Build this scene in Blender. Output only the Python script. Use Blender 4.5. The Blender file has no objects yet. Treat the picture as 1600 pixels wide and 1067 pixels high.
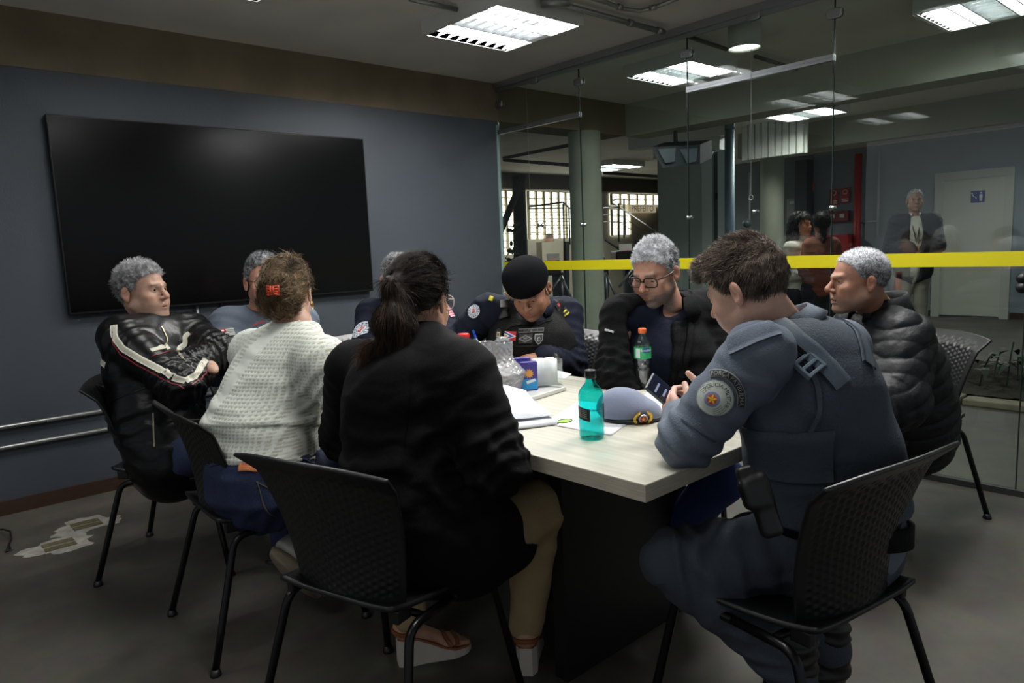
import bpy, bmesh, math, random
import numpy as np
from mathutils import Vector, Matrix
from mathutils.bvhtree import BVHTree

random.seed(7)
rng = np.random.default_rng(11)
PI = math.pi
scene = bpy.context.scene
COL = scene.collection

# ------------------------------------------------------------------ camera
FPX = 1117.64
CAMH = 1.28
RC = np.array([[0.74051961, 0.11809246, -0.66157757],
               [-0.67072297, 0.06839392, -0.73854788],
               [-0.04196905, 0.99064446, 0.12985436]])
cam_d = bpy.data.cameras.new('camera')
cam_d.sensor_width = 36.0
cam_d.lens = 36.0 * FPX / 1600.0
cam_d.clip_start = 0.05
cam_o = bpy.data.objects.new('camera', cam_d)
COL.objects.link(cam_o)
m4 = Matrix.Identity(4)
for i in range(3):
    for j in range(3):
        m4[i][j] = RC[i][j]
m4[2][3] = CAMH
cam_o.matrix_world = m4
scene.camera = cam_o

# ------------------------------------------------------------------ world, exposure
scene.view_settings.view_transform = 'Standard'
scene.view_settings.look = 'None'
scene.view_settings.gamma = 1.0
scene.view_settings.exposure = 0.0
w = bpy.data.worlds.new('world'); scene.world = w
w.use_nodes = True
w.node_tree.nodes['Background'].inputs[0].default_value = (0.80, 0.84, 0.90, 1)
w.node_tree.nodes['Background'].inputs[1].default_value = 0.36
try:
    scene.cycles.use_denoising = True
    scene.cycles.denoiser = 'OPENIMAGEDENOISE'
    scene.cycles.max_bounces = 8
    scene.cycles.transparent_max_bounces = 24
    scene.cycles.sample_clamp_indirect = 4.0
    scene.cycles.caustics_reflective = False
    scene.cycles.caustics_refractive = False
except Exception:
    pass

# fixtures: (x, y, watts)   the room's own ceiling lamps, and those of the hall
ROOM_LAMPS = [(2.885, 3.19, 62), (3.02, 1.32, 56), (1.27, 3.20, 12), (1.27, 1.32, 24), (-0.67, 3.20, 6), (-0.67, 1.30, 8)]

def P(px, py, d):
    """a point of the place seen at photo pixel (px, py), d metres ahead of the lens"""
    v = RC @ np.array([px - 800.0, 533.5 - py, -FPX])
    return np.array([0, 0, CAMH]) + v / FPX * d

# ------------------------------------------------------------------ materials
MATS = {}
def new_mat(name):
    m = bpy.data.materials.new(name); m.use_nodes = True
    nt = m.node_tree
    b = nt.nodes['Principled BSDF']
    return m, nt, b

def lin(c):
    """sRGB 0..255 to linear"""
    r = []
    for v in c:
        v = v / 255.0
        r.append(v / 12.92 if v <= 0.04045 else ((v + 0.055) / 1.055) ** 2.4)
    return tuple(r)

def mat(name, rgb, rough=0.6, metal=0.0, var=0.0, vscale=6.0, bump=0.0, bscale=60.0, spec=0.5, emit=None, estr=0.0, coord='Object', sss=0.0, sheen=0.0, vcol=False, stretch=None, coat=0.0):
    if name in MATS: return MATS[name]
    m, nt, b = new_mat(name)
    c = lin(rgb)
    b.inputs['Roughness'].default_value = rough
    b.inputs['Metallic'].default_value = metal
    b.inputs['Specular IOR Level'].default_value = spec
    if coat: b.inputs['Coat Weight'].default_value = coat
    if sheen:
        b.inputs['Sheen Weight'].default_value = sheen
    if sss:
        b.inputs['Subsurface Weight'].default_value = sss
        b.inputs['Subsurface Radius'].default_value = (0.012, 0.005, 0.003)
        b.inputs['Subsurface Scale'].default_value = 1.0
    tc = nt.nodes.new('ShaderNodeTexCoord')
    src = tc.outputs[coord]
    if stretch:
        mp = nt.nodes.new('ShaderNodeMapping'); mp.inputs['Scale'].default_value = stretch
        nt.links.new(src, mp.inputs[0]); src = mp.outputs[0]
    base = None
    if vcol:
        at = nt.nodes.new('ShaderNodeAttribute'); at.attribute_name = 'Col'
        base = at.outputs['Color']
    if var > 0:
        no = nt.nodes.new('ShaderNodeTexNoise'); no.inputs['Scale'].default_value = vscale
        no.inputs['Detail'].default_value = 6
        nt.links.new(src, no.inputs['Vector'])
        mr = nt.nodes.new('ShaderNodeMapRange')
        mr.inputs['From Min'].default_value = 0.3; mr.inputs['From Max'].default_value = 0.7
        mr.inputs['To Min'].default_value = 1 - var; mr.inputs['To Max'].default_value = 1 + var
        nt.links.new(no.outputs['Fac'], mr.inputs['Value'])
        mx = nt.nodes.new('ShaderNodeMix'); mx.data_type = 'RGBA'; mx.blend_type = 'MULTIPLY'
        mx.inputs['Factor'].default_value = 1.0
        mx.inputs['A'].default_value = (*c, 1)
        if base is not None: nt.links.new(base, mx.inputs['A'])
        nt.links.new(mr.outputs['Result'], mx.inputs['B'])
        nt.links.new(mx.outputs['Result'], b.inputs['Base Color'])
    elif base is not None:
        nt.links.new(base, b.inputs['Base Color'])
    else:
        b.inputs['Base Color'].default_value = (*c, 1)
    if bump > 0:
        nb = nt.nodes.new('ShaderNodeTexNoise'); nb.inputs['Scale'].default_value = bscale
        nb.inputs['Detail'].default_value = 4
        nt.links.new(src, nb.inputs['Vector'])
        bp = nt.nodes.new('ShaderNodeBump'); bp.inputs['Strength'].default_value = bump
        bp.inputs['Distance'].default_value = 0.01
        nt.links.new(nb.outputs['Fac'], bp.inputs['Height'])
        nt.links.new(bp.outputs['Normal'], b.inputs['Normal'])
    if emit:
        b.inputs['Emission Color'].default_value = (*lin(emit), 1)
        b.inputs['Emission Strength'].default_value = estr
    MATS[name] = m
    return m

def glass_mat(name, tint=(0.80, 0.90, 0.86), ior=1.5, rough=0.0, dens=0.0):
    """a thin pane: clear transmission in its tint, mirror reflection by Fresnel"""
    if name in MATS: return MATS[name]
    m = bpy.data.materials.new(name); m.use_nodes = True
    nt = m.node_tree; nt.nodes.clear()
    out = nt.nodes.new('ShaderNodeOutputMaterial')
    tr = nt.nodes.new('ShaderNodeBsdfTransparent'); tr.inputs[0].default_value = (*tint, 1)
    gl = nt.nodes.new('ShaderNodeBsdfGlossy'); gl.inputs['Roughness'].default_value = rough
    gl.inputs[0].default_value = (1, 1, 1, 1)
    fr = nt.nodes.new('ShaderNodeFresnel')
    ge = nt.nodes.new('ShaderNodeNewGeometry'); mr = nt.nodes.new('ShaderNodeMapRange')   # same mirror share on both faces
    mr.inputs['To Min'].default_value = ior; mr.inputs['To Max'].default_value = 1.0 / ior
    nt.links.new(ge.outputs['Backfacing'], mr.inputs['Value']); nt.links.new(mr.outputs['Result'], fr.inputs[0])
    mx = nt.nodes.new('ShaderNodeMixShader')
    nt.links.new(fr.outputs[0], mx.inputs[0]); nt.links.new(tr.outputs[0], mx.inputs[1])
    nt.links.new(gl.outputs[0], mx.inputs[2]); nt.links.new(mx.outputs[0], out.inputs[0])
    MATS[name] = m
    return m

# ------------------------------------------------------------------ object helpers
def link(o, parent=None):
    COL.objects.link(o)
    if parent is not None: o.parent = parent
    return o

def tag(o, label=None, cat=None, group=None, kind=None):
    if label: o['label'] = label
    if cat: o['category'] = cat
    if group: o['group'] = group
    if kind: o['kind'] = kind
    return o

def empty(name, loc=(0, 0, 0), rz=0.0):
    o = bpy.data.objects.new(name, None); COL.objects.link(o)
    o.location = loc; o.rotation_euler = (0, 0, rz); o.empty_display_size = 0.1
    return o

def mesh_np(name, V, F, material, parent=None, cols=None, smooth=True, world=True):
    """V (n,3), F list of arrays (quads and/or tris). With world=True the points are world points even under a parent."""
    V = np.asarray(V, np.float32)
    if parent is not None and world:
        off = np.zeros(3, np.float32); q = parent
        while q is not None: off = off + np.array(q.location, np.float32); q = q.parent
        V = V - off
    me = bpy.data.meshes.new(name)
    if not isinstance(F, (list, tuple)): F = [F]
    F = [np.asarray(f, np.int32) for f in F if len(f)]
    nl = sum(f.size for f in F); nf = sum(len(f) for f in F)
    me.vertices.add(len(V)); me.vertices.foreach_set('co', V.ravel())
    me.loops.add(nl); me.polygons.add(nf)
    me.loops.foreach_set('vertex_index', np.concatenate([f.ravel() for f in F]))
    starts = []; tot = []; s = 0
    for f in F:
        k = f.shape[1]
        starts.append(np.arange(len(f)) * k + s); tot.append(np.full(len(f), k)); s += f.size
    me.polygons.foreach_set('loop_start', np.concatenate(starts).astype(np.int32))
    me.polygons.foreach_set('loop_total', np.concatenate(tot).astype(np.int32))
    me.polygons.foreach_set('use_smooth', np.full(nf, bool(smooth)))
    if cols is not None:
        a = me.color_attributes.new('Col', 'FLOAT_COLOR', 'POINT')
        c4 = np.ones((len(V), 4), np.float32); c4[:, :3] = cols
        a.data.foreach_set('color', c4.ravel())
    me.update(calc_edges=True)
    me.validate()
    if material: me.materials.append(material)
    return link(bpy.data.objects.new(name, me), parent)

class MB:
    """collects simple solids into one mesh"""
    def __init__(s): s.v = []; s.q = []; s.t = []; s.n = 0
    def add(s, V, Q=(), T=()):
        s.v.append(np.asarray(V, float))
        if len(Q): s.q.append(np.asarray(Q, int) + s.n)
        if len(T): s.t.append(np.asarray(T, int) + s.n)
        s.n += len(V); return s
    def box(s, c, d, rz=0.0, R=None):
        c = np.asarray(c, float); h = np.asarray(d, float) / 2
        V = np.array([[x, y, z] for x in (-1, 1) for y in (-1, 1) for z in (-1, 1)]) * h
        if R is None:
            R = np.array([[math.cos(rz), -math.sin(rz), 0], [math.sin(rz), math.cos(rz), 0], [0, 0, 1]])
        V = V @ np.asarray(R).T + c
        return s.add(V, [[0, 1, 3, 2], [4, 6, 7, 5], [0, 4, 5, 1], [2, 3, 7, 6], [0, 2, 6, 4], [1, 5, 7, 3]])
    def box2(s, lo, hi):
        lo = np.asarray(lo, float); hi = np.asarray(hi, float)
        return s.box((lo + hi) / 2, hi - lo)
    def tube(s, pts, r, n=10, cap=True):
        pts = [np.asarray(p, float) for p in pts]
        if np.isscalar(r): r = [r] * len(pts)
        rings = []; up = None
        for i, p in enumerate(pts):
            d = (pts[min(i + 1, len(pts) - 1)] - pts[max(i - 1, 0)]); d = d / (np.linalg.norm(d) + 1e-9)
            if up is None:
                a = np.array([0, 0, 1.0]) if abs(d[2]) < 0.9 else np.array([1.0, 0, 0])
                up = np.cross(d, a); up /= np.linalg.norm(up)
            up = up - d * (up @ d); up /= np.linalg.norm(up)
            sd = np.cross(d, up)
            an = np.arange(n) * 2 * PI / n
            rings.append(p + r[i] * (np.cos(an)[:, None] * up + np.sin(an)[:, None] * sd))
        V = np.concatenate(rings); Q = []
        for i in range(len(pts) - 1):
            for k in range(n):
                a = i * n + k; b = i * n + (k + 1) % n
                Q.append([a, b, b + n, a + n])
        T = []
        if cap:
            V = np.concatenate([V, [pts[0]], [pts[-1]]]); c0 = len(V) - 2; c1 = len(V) - 1; o = (len(pts) - 1) * n
            for k in range(n):
                T.append([c0, (k + 1) % n, k]); T.append([c1, o + k, o + (k + 1) % n])
        return s.add(V, Q, T)
    def lathe(s, prof, c=(0, 0, 0), n=32, R=None):
        prof = np.asarray(prof, float); an = np.arange(n) * 2 * PI / n
        V = np.stack([prof[:, 0][:, None] * np.cos(an), prof[:, 0][:, None] * np.sin(an), np.repeat(prof[:, 1][:, None], n, 1)], -1).reshape(-1, 3)
        if R is not None: V = V @ np.asarray(R).T
        V = V + np.asarray(c, float); Q = []
        for i in range(len(prof) - 1):
            for k in range(n):
                a = i * n + k; b = i * n + (k + 1) % n
                Q.append([a, b, b + n, a + n])
        return s.add(V, Q)
    def disc(s, c, r, n=24, R=None, rx=None):
        an = np.arange(n) * 2 * PI / n
        V = np.stack([np.cos(an) * (rx or r), np.sin(an) * r, an * 0], -1)
        V = np.concatenate([V, [[0, 0, 0]]])
        if R is not None: V = V @ np.asarray(R).T
        return s.add(V + np.asarray(c, float), (), [[n, k, (k + 1) % n] for k in range(n)])
    def sphere(s, c, r, n=16, m=10, R=None):
        r = np.broadcast_to(np.asarray(r, float), (3,))
        V = []; Q = []
        for i in range(m + 1):
            a = PI * i / m
            for k in range(n):
                b = 2 * PI * k / n
                V.append([math.sin(a) * math.cos(b), math.sin(a) * math.sin(b), math.cos(a)])
        V = np.array(V) * r
        if R is not None: V = V @ np.asarray(R).T
        for i in range(m):
            for k in range(n):
                Q.append([i * n + k, (i + 1) * n + k, (i + 1) * n + (k + 1) % n, i * n + (k + 1) % n])
        return s.add(V + np.asarray(c, float), Q)
    def arrays(s):
        V = np.concatenate(s.v); F = []
        if s.q: F.append(np.concatenate(s.q))
        if s.t: F.append(np.concatenate(s.t))
        return V, F
    def build(s, name, material, parent=None, smooth=False, bevel=0.0, world=True, cols=None):
        V, F = s.arrays()
        o = mesh_np(name, V, F, material, parent, smooth=smooth, world=world, cols=cols)
        if bevel:
            b = o.modifiers.new('bevel', 'BEVEL'); b.width = bevel; b.segments = 2; b.limit_method = 'ANGLE'
        return o

def struct(name, mb, m, smooth=False, bevel=0.0, label=None):
    o = mb.build(name, m, smooth=smooth, bevel=bevel); o['kind'] = 'structure'
    if label: o['label'] = label
    return o

def copy_tree(o, parent=None):
    c = o.copy(); COL.objects.link(c)
    if parent is not None: c.parent = parent
    for ch in list(o.children): copy_tree(ch, c)
    return c

def text_arrays(s, size=1.0):
    """flat filled lettering as arrays; x to the right, y up, centred"""
    cu = bpy.data.curves.new('txt', 'FONT'); cu.body = s; cu.size = size
    cu.align_x = 'CENTER'; cu.align_y = 'CENTER'; cu.resolution_u = 3
    o = bpy.data.objects.new('txt', cu); COL.objects.link(o)
    bpy.context.view_layer.update()
    me = bpy.data.meshes.new_from_object(o.evaluated_get(bpy.context.evaluated_depsgraph_get()))
    V = np.array([v.co[:] for v in me.vertices]).reshape(-1, 3)
    T = []
    me.calc_loop_triangles()
    for t in me.loop_triangles: T.append(list(t.vertices))
    bpy.data.objects.remove(o); bpy.data.curves.remove(cu); bpy.data.meshes.remove(me)
    return V, np.array(T, int).reshape(-1, 3)

def frame_of(right, up):
    right = np.asarray(right, float); right /= np.linalg.norm(right)
    up = np.asarray(up, float); up = up - right * (up @ right); up /= np.linalg.norm(up)
    return np.stack([right, up, np.cross(right, up)], 1)   # columns

def flat_text(name, s, size, c, right, up, m, parent=None, lift=0.0):
    V, T = text_arrays(s, size)
    Rm = frame_of(right, up)
    return mesh_np(name, V @ Rm.T + np.asarray(c) + Rm[:, 2] * lift, [T], m, parent, smooth=False)

# ------------------------------------------------------------------ noise and signed distance shapes
def _h(i, j, k):
    n = (i * 374761393 + j * 668265263 + k * 2147483647 % 1013904223) & 0xffffffff
    n = ((n ^ (n >> 13)) * 1274126177) & 0xffffffff
    return ((n ^ (n >> 16)) & 0xffff) / 65535.0

def vnoise(Pt):
    Pt = np.asarray(Pt, float); i = np.floor(Pt).astype(np.int64); f = Pt - i
    u = f * f * (3 - 2 * f); r = 0
    for a in (0, 1):
        for b in (0, 1):
            for c in (0, 1):
                wt = (u[:, 0] if a else 1 - u[:, 0]) * (u[:, 1] if b else 1 - u[:, 1]) * (u[:, 2] if c else 1 - u[:, 2])
                r = r + wt * _h(i[:, 0] + a, i[:, 1] + b, (i[:, 2] + c) * 7919)
    return r * 2 - 1

def fbm(Pt, o=3):
    r = 0; a = 1.0
    for k in range(o):
        r = r + a * vnoise(Pt * 2 ** k + 17.3 * k); a *= 0.5
    return r

def unit(v):
    v = np.asarray(v, float); return v / (np.linalg.norm(v) + 1e-12)

class Prim:
    pass

def cap(a, b, ra, rb=None, k=0.02, sub=False):
    """tapered limb"""
    p = Prim(); a = np.asarray(a, float); b = np.asarray(b, float); rb = ra if rb is None else rb
    R = max(ra, rb); p.lo = np.minimum(a, b) - R; p.hi = np.maximum(a, b) + R; p.k = k; p.sub = sub
    ab = b - a; L = ab @ ab + 1e-12
    def f(X, Y, Z):
        x = X - a[0]; y = Y - a[1]; z = Z - a[2]
        t = np.clip((x * ab[0] + y * ab[1] + z * ab[2]) / L, 0, 1)
        return np.sqrt((x - t * ab[0]) ** 2 + (y - t * ab[1]) ** 2 + (z - t * ab[2]) ** 2) - (ra + (rb - ra) * t)
    p.f = f; return p

def ell(c, r, R=None, k=0.02, sub=False):
    p = Prim(); c = np.asarray(c, float); r = np.broadcast_to(np.asarray(r, float), (3,)).copy()
    m = r.max(); p.lo = c - m; p.hi = c + m; p.k = k; p.sub = sub
    Rm = np.eye(3) if R is None else np.asarray(R, float)   # columns = local axes
    def f(X, Y, Z):
        x = X - c[0]; y = Y - c[1]; z = Z - c[2]
        q = [(x * Rm[0, i] + y * Rm[1, i] + z * Rm[2, i]) for i in range(3)]
        k0 = np.sqrt(sum((q[i] / r[i]) ** 2 for i in range(3))); k1 = np.sqrt(sum((q[i] / r[i] ** 2) ** 2 for i in range(3))) + 1e-9
        return k0 * (k0 - 1) / k1
    p.f = f; return p

def seg(a, b, wa, wb, side, k=0.04, sub=False, endk=None):
    """trunk piece: an elliptic section wa=(half width, half depth) at a growing to wb at b; side = width axis"""
    p = Prim(); a = np.asarray(a, float); b = np.asarray(b, float)
    ax = unit(b - a); s = np.asarray(side, float); s = unit(s - ax * (s @ ax)); fr = np.cross(ax, s)
    m = max(wa[0], wb[0], wa[1], wb[1]); p.lo = np.minimum(a, b) - m; p.hi = np.maximum(a, b) + m; p.k = k; p.sub = sub
    L = np.linalg.norm(b - a)
    def f(X, Y, Z):
        x = X - a[0]; y = Y - a[1]; z = Z - a[2]
        h = x * ax[0] + y * ax[1] + z * ax[2]
        u = x * s[0] + y * s[1] + z * s[2]; v = x * fr[0] + y * fr[1] + z * fr[2]
        t = np.clip(h / L, 0, 1); A = wa[0] + (wb[0] - wa[0]) * t; B = wa[1] + (wb[1] - wa[1]) * t
        C = np.minimum(A, B) if endk is None else endk
        hh = h - t * L
        k0 = np.sqrt((u / A) ** 2 + (v / B) ** 2 + (hh / C) ** 2) + 1e-9
        k1 = np.sqrt((u / A ** 2) ** 2 + (v / B ** 2) ** 2 + (hh / C ** 2) ** 2) + 1e-9
        return k0 * (k0 - 1) / k1
    p.f = f; return p

def rbox(c, h, R=None, r=0.01, k=0.01, sub=False):
    p = Prim(); c = np.asarray(c, float); h = np.asarray(h, float); m = np.linalg.norm(h) + r
    p.lo = c - m; p.hi = c + m; p.k = k; p.sub = sub
    Rm = np.eye(3) if R is None else np.asarray(R, float)
    def f(X, Y, Z):
        x = X - c[0]; y = Y - c[1]; z = Z - c[2]
        q = [np.abs(x * Rm[0, i] + y * Rm[1, i] + z * Rm[2, i]) - h[i] + r for i in range(3)]
        return np.sqrt(sum(np.maximum(v, 0) ** 2 for v in q)) + np.minimum(np.maximum(np.maximum(q[0], q[1]), q[2]), 0) - r
    p.f = f; return p

def fn(lo, hi, func, k=0.005, sub=False):
    p = Prim(); p.lo = np.asarray(lo, float); p.hi = np.asarray(hi, float); p.k = k; p.sub = sub; p.f = func
    return p

def moved(p, c, R):
    """a shape given in a local frame, placed at c with axes = columns of R"""
    q = Prim(); q.k = p.k; q.sub = p.sub; R = np.asarray(R, float); c = np.asarray(c, float)
    cs = np.array([[x, y, z] for x in (p.lo[0], p.hi[0]) for y in (p.lo[1], p.hi[1]) for z in (p.lo[2], p.hi[2])]) @ R.T + c
    q.lo = cs.min(0); q.hi = cs.max(0)
    def f(X, Y, Z):
        x = X - c[0]; y = Y - c[1]; z = Z - c[2]
        return p.f(x * R[0, 0] + y * R[1, 0] + z * R[2, 0], x * R[0, 1] + y * R[1, 1] + z * R[2, 1], x * R[0, 2] + y * R[1, 2] + z * R[2, 2])
    q.f = f; return q

def sdf_mesh(prims, vox, pad=None, smooth=1):
    pad = vox * 3 if pad is None else pad
    add = [p for p in prims if not p.sub]
    lo = np.min([p.lo for p in add], 0) - pad; hi = np.max([p.hi for p in add], 0) + pad
    n = np.ceil((hi - lo) / vox).astype(int) + 1
    ax = [(lo[i] + np.arange(n[i]) * vox).astype(np.float32) for i in range(3)]
    D = np.full(n, 0.5, np.float32)
    for p in prims:
        mrg = p.k + vox * 2.5
        i0 = np.maximum(np.floor((p.lo - mrg - lo) / vox).astype(int), 0)
        i1 = np.minimum(np.ceil((p.hi + mrg - lo) / vox).astype(int) + 1, n)
        if np.any(i1 <= i0): continue
        sl = tuple(slice(i0[i], i1[i]) for i in range(3))
        d = p.f(ax[0][sl[0]][:, None, None], ax[1][sl[1]][None, :, None], ax[2][sl[2]][None, None, :]).astype(np.float32)
        c = D[sl]; k = max(p.k, 1e-6)
        if p.sub:
            d = -d; h = np.maximum(k - np.abs(c - d), 0) / k
            D[sl] = np.maximum(c, d) + h * h * k / 4
        else:
            h = np.maximum(k - np.abs(c - d), 0) / k
            D[sl] = np.minimum(c, d) - h * h * k / 4
    return nets(D, lo, vox, smooth)

_CR = [(0, 0, 0), (1, 0, 0), (0, 1, 0), (1, 1, 0), (0, 0, 1), (1, 0, 1), (0, 1, 1), (1, 1, 1)]
_ED = [(0, 1), (2, 3), (4, 5), (6, 7), (0, 2), (1, 3), (4, 6), (5, 7), (0, 4), (1, 5), (2, 6), (3, 7)]
def nets(D, lo, vox, smooth=1):
    S = (D < 0); n = np.array(D.shape) - 1
    cnt = np.zeros(n, np.int8)
    for c in _CR: cnt += S[c[0]:c[0] + n[0], c[1]:c[1] + n[1], c[2]:c[2] + n[2]]
    act = (cnt > 0) & (cnt < 8); idx = np.argwhere(act)
    vals = [D[idx[:, 0] + c[0], idx[:, 1] + c[1], idx[:, 2] + c[2]] for c in _CR]
    pos = np.zeros((len(idx), 3)); m = np.zeros(len(idx))
    for a, b in _ED:
        fa, fb = vals[a], vals[b]; x = (fa < 0) != (fb < 0)
        t = np.where(x, fa / np.where(x, fa - fb, 1), 0)
        ca = np.array(_CR[a], float); cb = np.array(_CR[b], float)
        pos += x[:, None] * (ca + t[:, None] * (cb - ca)); m += x
    V = (idx + pos / m[:, None]) * vox + lo
    im = np.full(n, -1, np.int64); im[act] = np.arange(len(idx))
    Q = []
    for axn in range(3):
        o = [i for i in range(3) if i != axn]
        sa = [slice(None)] * 3; sb = [slice(None)] * 3
        sa[axn] = slice(0, -1); sb[axn] = slice(1, None)
        A = S[tuple(sa)]; B = S[tuple(sb)]
        e = np.argwhere(A != B)
        e = e[(e[:, o[0]] > 0) & (e[:, o[1]] > 0) & (e[:, o[0]] < n[o[0]]) & (e[:, o[1]] < n[o[1]])]
        def at(d0, d1):
            c = e.copy(); c[:, o[0]] += d0; c[:, o[1]] += d1
            return im[c[:, 0], c[:, 1], c[:, 2]]
        q = np.stack([at(-1, -1), at(0, -1), at(0, 0), at(-1, 0)], 1)
        inside = A[e[:, 0], e[:, 1], e[:, 2]]
        fl = inside if axn != 1 else ~inside
        q[~fl] = q[~fl][:, ::-1]
        Q.append(q)
    Q = np.concatenate(Q); Q = Q[(Q >= 0).all(1)]
    for _ in range(smooth):
        V = relax(V, Q, 0.5)
    return V, Q

def relax(V, Q, f=0.5):
    acc = np.zeros_like(V); c = np.zeros(len(V))
    for k in range(4):
        a = Q[:, k]; b = Q[:, (k + 1) % 4]
        for d in range(3):
            acc[:, d] += np.bincount(a, V[b, d], len(V)) + np.bincount(b, V[a, d], len(V))
        c += np.bincount(a, minlength=len(V)) + np.bincount(b, minlength=len(V))
    c = np.maximum(c, 1)
    return V * (1 - f) + acc / c[:, None] * f

def normals(V, Q):
    n = np.cross(V[Q[:, 2]] - V[Q[:, 0]], V[Q[:, 3]] - V[Q[:, 1]])
    N = np.zeros_like(V)
    for k in range(4):
        for d in range(3): N[:, d] += np.bincount(Q[:, k], n[:, d], len(V))
    return N / (np.linalg.norm(N, axis=1)[:, None] + 1e-12)

def cloth_fold(V, Q, spots=(), amp=0.004, scale=9.0, seed=0.0, aniso=(1, 1, 1)):
    """creases: rings of folds near bent joints plus soft drape all over"""
    N = normals(V, Q); g = np.zeros(len(V))
    s = np.asarray(aniso, float)
    w1 = V + 0.035 * np.stack([vnoise(V * 11 + 3 + seed), vnoise(V * 11 + 31 + seed), vnoise(V * 11 + 57 + seed)], 1)
    r = 1 - np.abs(vnoise(w1 * s * scale + seed)) * 2.0
    g += amp * 0.9 * np.maximum(r, -0.4) + amp * 0.5 * vnoise(V * s * scale * 2.3 + seed)
    for J, axd, R, A, fr in spots:
        d = V - np.asarray(J); e = np.exp(-(d * d).sum(1) / R ** 2)
        ph = (d @ unit(axd)) * fr * 2 * PI + 2.6 * vnoise(V * 9 + seed + fr) + 1.3 * vnoise(V * 21 + seed)
        g += A * e * (np.maximum(np.sin(ph), -0.55))
    return V + N * g[:, None]

# ------------------------------------------------------------------ the room shell
def tiles_concrete():
    m, nt, b = new_mat('concrete_floor')
    tc = nt.nodes.new('ShaderNodeTexCoord')
    n1 = nt.nodes.new('ShaderNodeTexNoise'); n1.inputs['Scale'].default_value = 1.3; n1.inputs['Detail'].default_value = 9; n1.inputs['Roughness'].default_value = 0.62
    n2 = nt.nodes.new('ShaderNodeTexNoise'); n2.inputs['Scale'].default_value = 14; n2.inputs['Detail'].default_value = 6
    cr = nt.nodes.new('ShaderNodeValToRGB')
    cr.color_ramp.elements[0].position = 0.32; cr.color_ramp.elements[0].color = (*lin((56, 53, 48)), 1)
    cr.color_ramp.elements[1].position = 0.70; cr.color_ramp.elements[1].color = (*lin((90, 86, 78)), 1)
    mx = nt.nodes.new('ShaderNodeMix'); mx.data_type = 'RGBA'; mx.blend_type = 'OVERLAY'; mx.inputs['Factor'].default_value = 0.35
    for n in (n1, n2): nt.links.new(tc.outputs['Object'], n.inputs['Vector'])
    nt.links.new(n1.outputs['Fac'], cr.inputs[0]); nt.links.new(cr.outputs[0], mx.inputs['A']); nt.links.new(n2.outputs['Color'], mx.inputs['B'])
    nt.links.new(mx.outputs['Result'], b.inputs['Base Color'])
    b.inputs['Roughness'].default_value = 0.55
    bp = nt.nodes.new('ShaderNodeBump'); bp.inputs['Strength'].default_value = 0.15; bp.inputs['Distance'].default_value = 0.004
    nt.links.new(n2.outputs['Fac'], bp.inputs['Height']); nt.links.new(bp.outputs['Normal'], b.inputs['Normal'])
    return m

M_floor = tiles_concrete()
M_ceil = mat('ceiling_paint', (232, 229, 222), 0.85, var=0.10, vscale=1.6, bump=0.1, bscale=12)
M_wall = mat('blue_grey_paint', (64, 71, 79), 0.55, var=0.05, vscale=3, bump=0.12, bscale=180)
M_beam = mat('raw_beam', (118, 106, 86), 0.9, var=0.16, vscale=3.5, bump=0.3, bscale=25)
M_hbeam = mat('painted_beam', (168, 172, 158), 0.8, var=0.06, vscale=2, bump=0.12, bscale=14)
M_base = mat('dark_wood_baseboard', (58, 38, 26), 0.5, var=0.25, vscale=20, stretch=(1, 8, 8))
M_white = mat('white_paint', (214, 216, 212), 0.5)
M_lgrey = mat('light_grey_wall', (150, 160, 166), 0.7, var=0.05, vscale=2)
M_hgrey = mat('column_paint', (150, 154, 138), 0.7, var=0.07, vscale=4, bump=0.08, bscale=30)
M_alu = mat('aluminium', (176, 180, 184), 0.35, 0.9)
M_steel = mat('galvanised_conduit', (150, 152, 150), 0.38, 0.85, var=0.1, vscale=30)
M_chrome = mat('chrome', (215, 218, 222), 0.15, 1.0)
M_black = mat('black_plastic', (16, 17, 19), 0.42)
M_dark = mat('black_metal', (14, 14, 16), 0.3, 0.4)
M_glass = glass_mat('partition_glass', (0.895, 0.945, 0.915), 1.52)

YW, XG, ZC, ZB = 4.507, 3.98, 2.6, 2.305
struct('floor', MB().box2((-3.3, -3.1, -0.1), (18, 16, 0)), M_floor)
struct('ceiling', MB().box2((-3.3, -3.1, ZC), (18, 16, ZC + 0.15)), M_ceil)
struct('wall_back', MB().box2((-3.3, YW, 0), (3.955, YW + 0.14, ZB)), M_wall)
struct('trim_1', MB().box2((-3.3, YW - 0.004, ZB), (5.62, YW + 0.30, ZC)), M_beam, label='raw brown concrete beam over the blue grey wall')
struct('baseboard_back', MB().box2((-3.3, YW - 0.016, 0), (3.94, YW, 0.075)), M_base)
struct('trim_2', MB().box2((3.955, YW - 0.01, 0), (3.985, YW + 0.14, ZB - 0.03)), mat('wall_edge_strip', (150, 172, 172), 0.4), label='pale aluminium strip at the end of the blue grey wall')
struct('trim_3', MB().box2((XG - 0.03, 0.0, ZC - 0.045), (XG + 0.03, YW, ZC)).box2((XG - 0.012, 0.0, ZC - 0.07), (XG + 0.012, YW, ZC - 0.045)), M_alu, label='aluminium head track of the glass partition')
struct('trim_4', MB().box2((XG - 0.02, -1.0, 0), (XG + 0.02, YW, 0.03)), mat('bottom_channel', (70, 72, 70), 0.5, 0.5), label='bottom channel of the glass partition')

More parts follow.
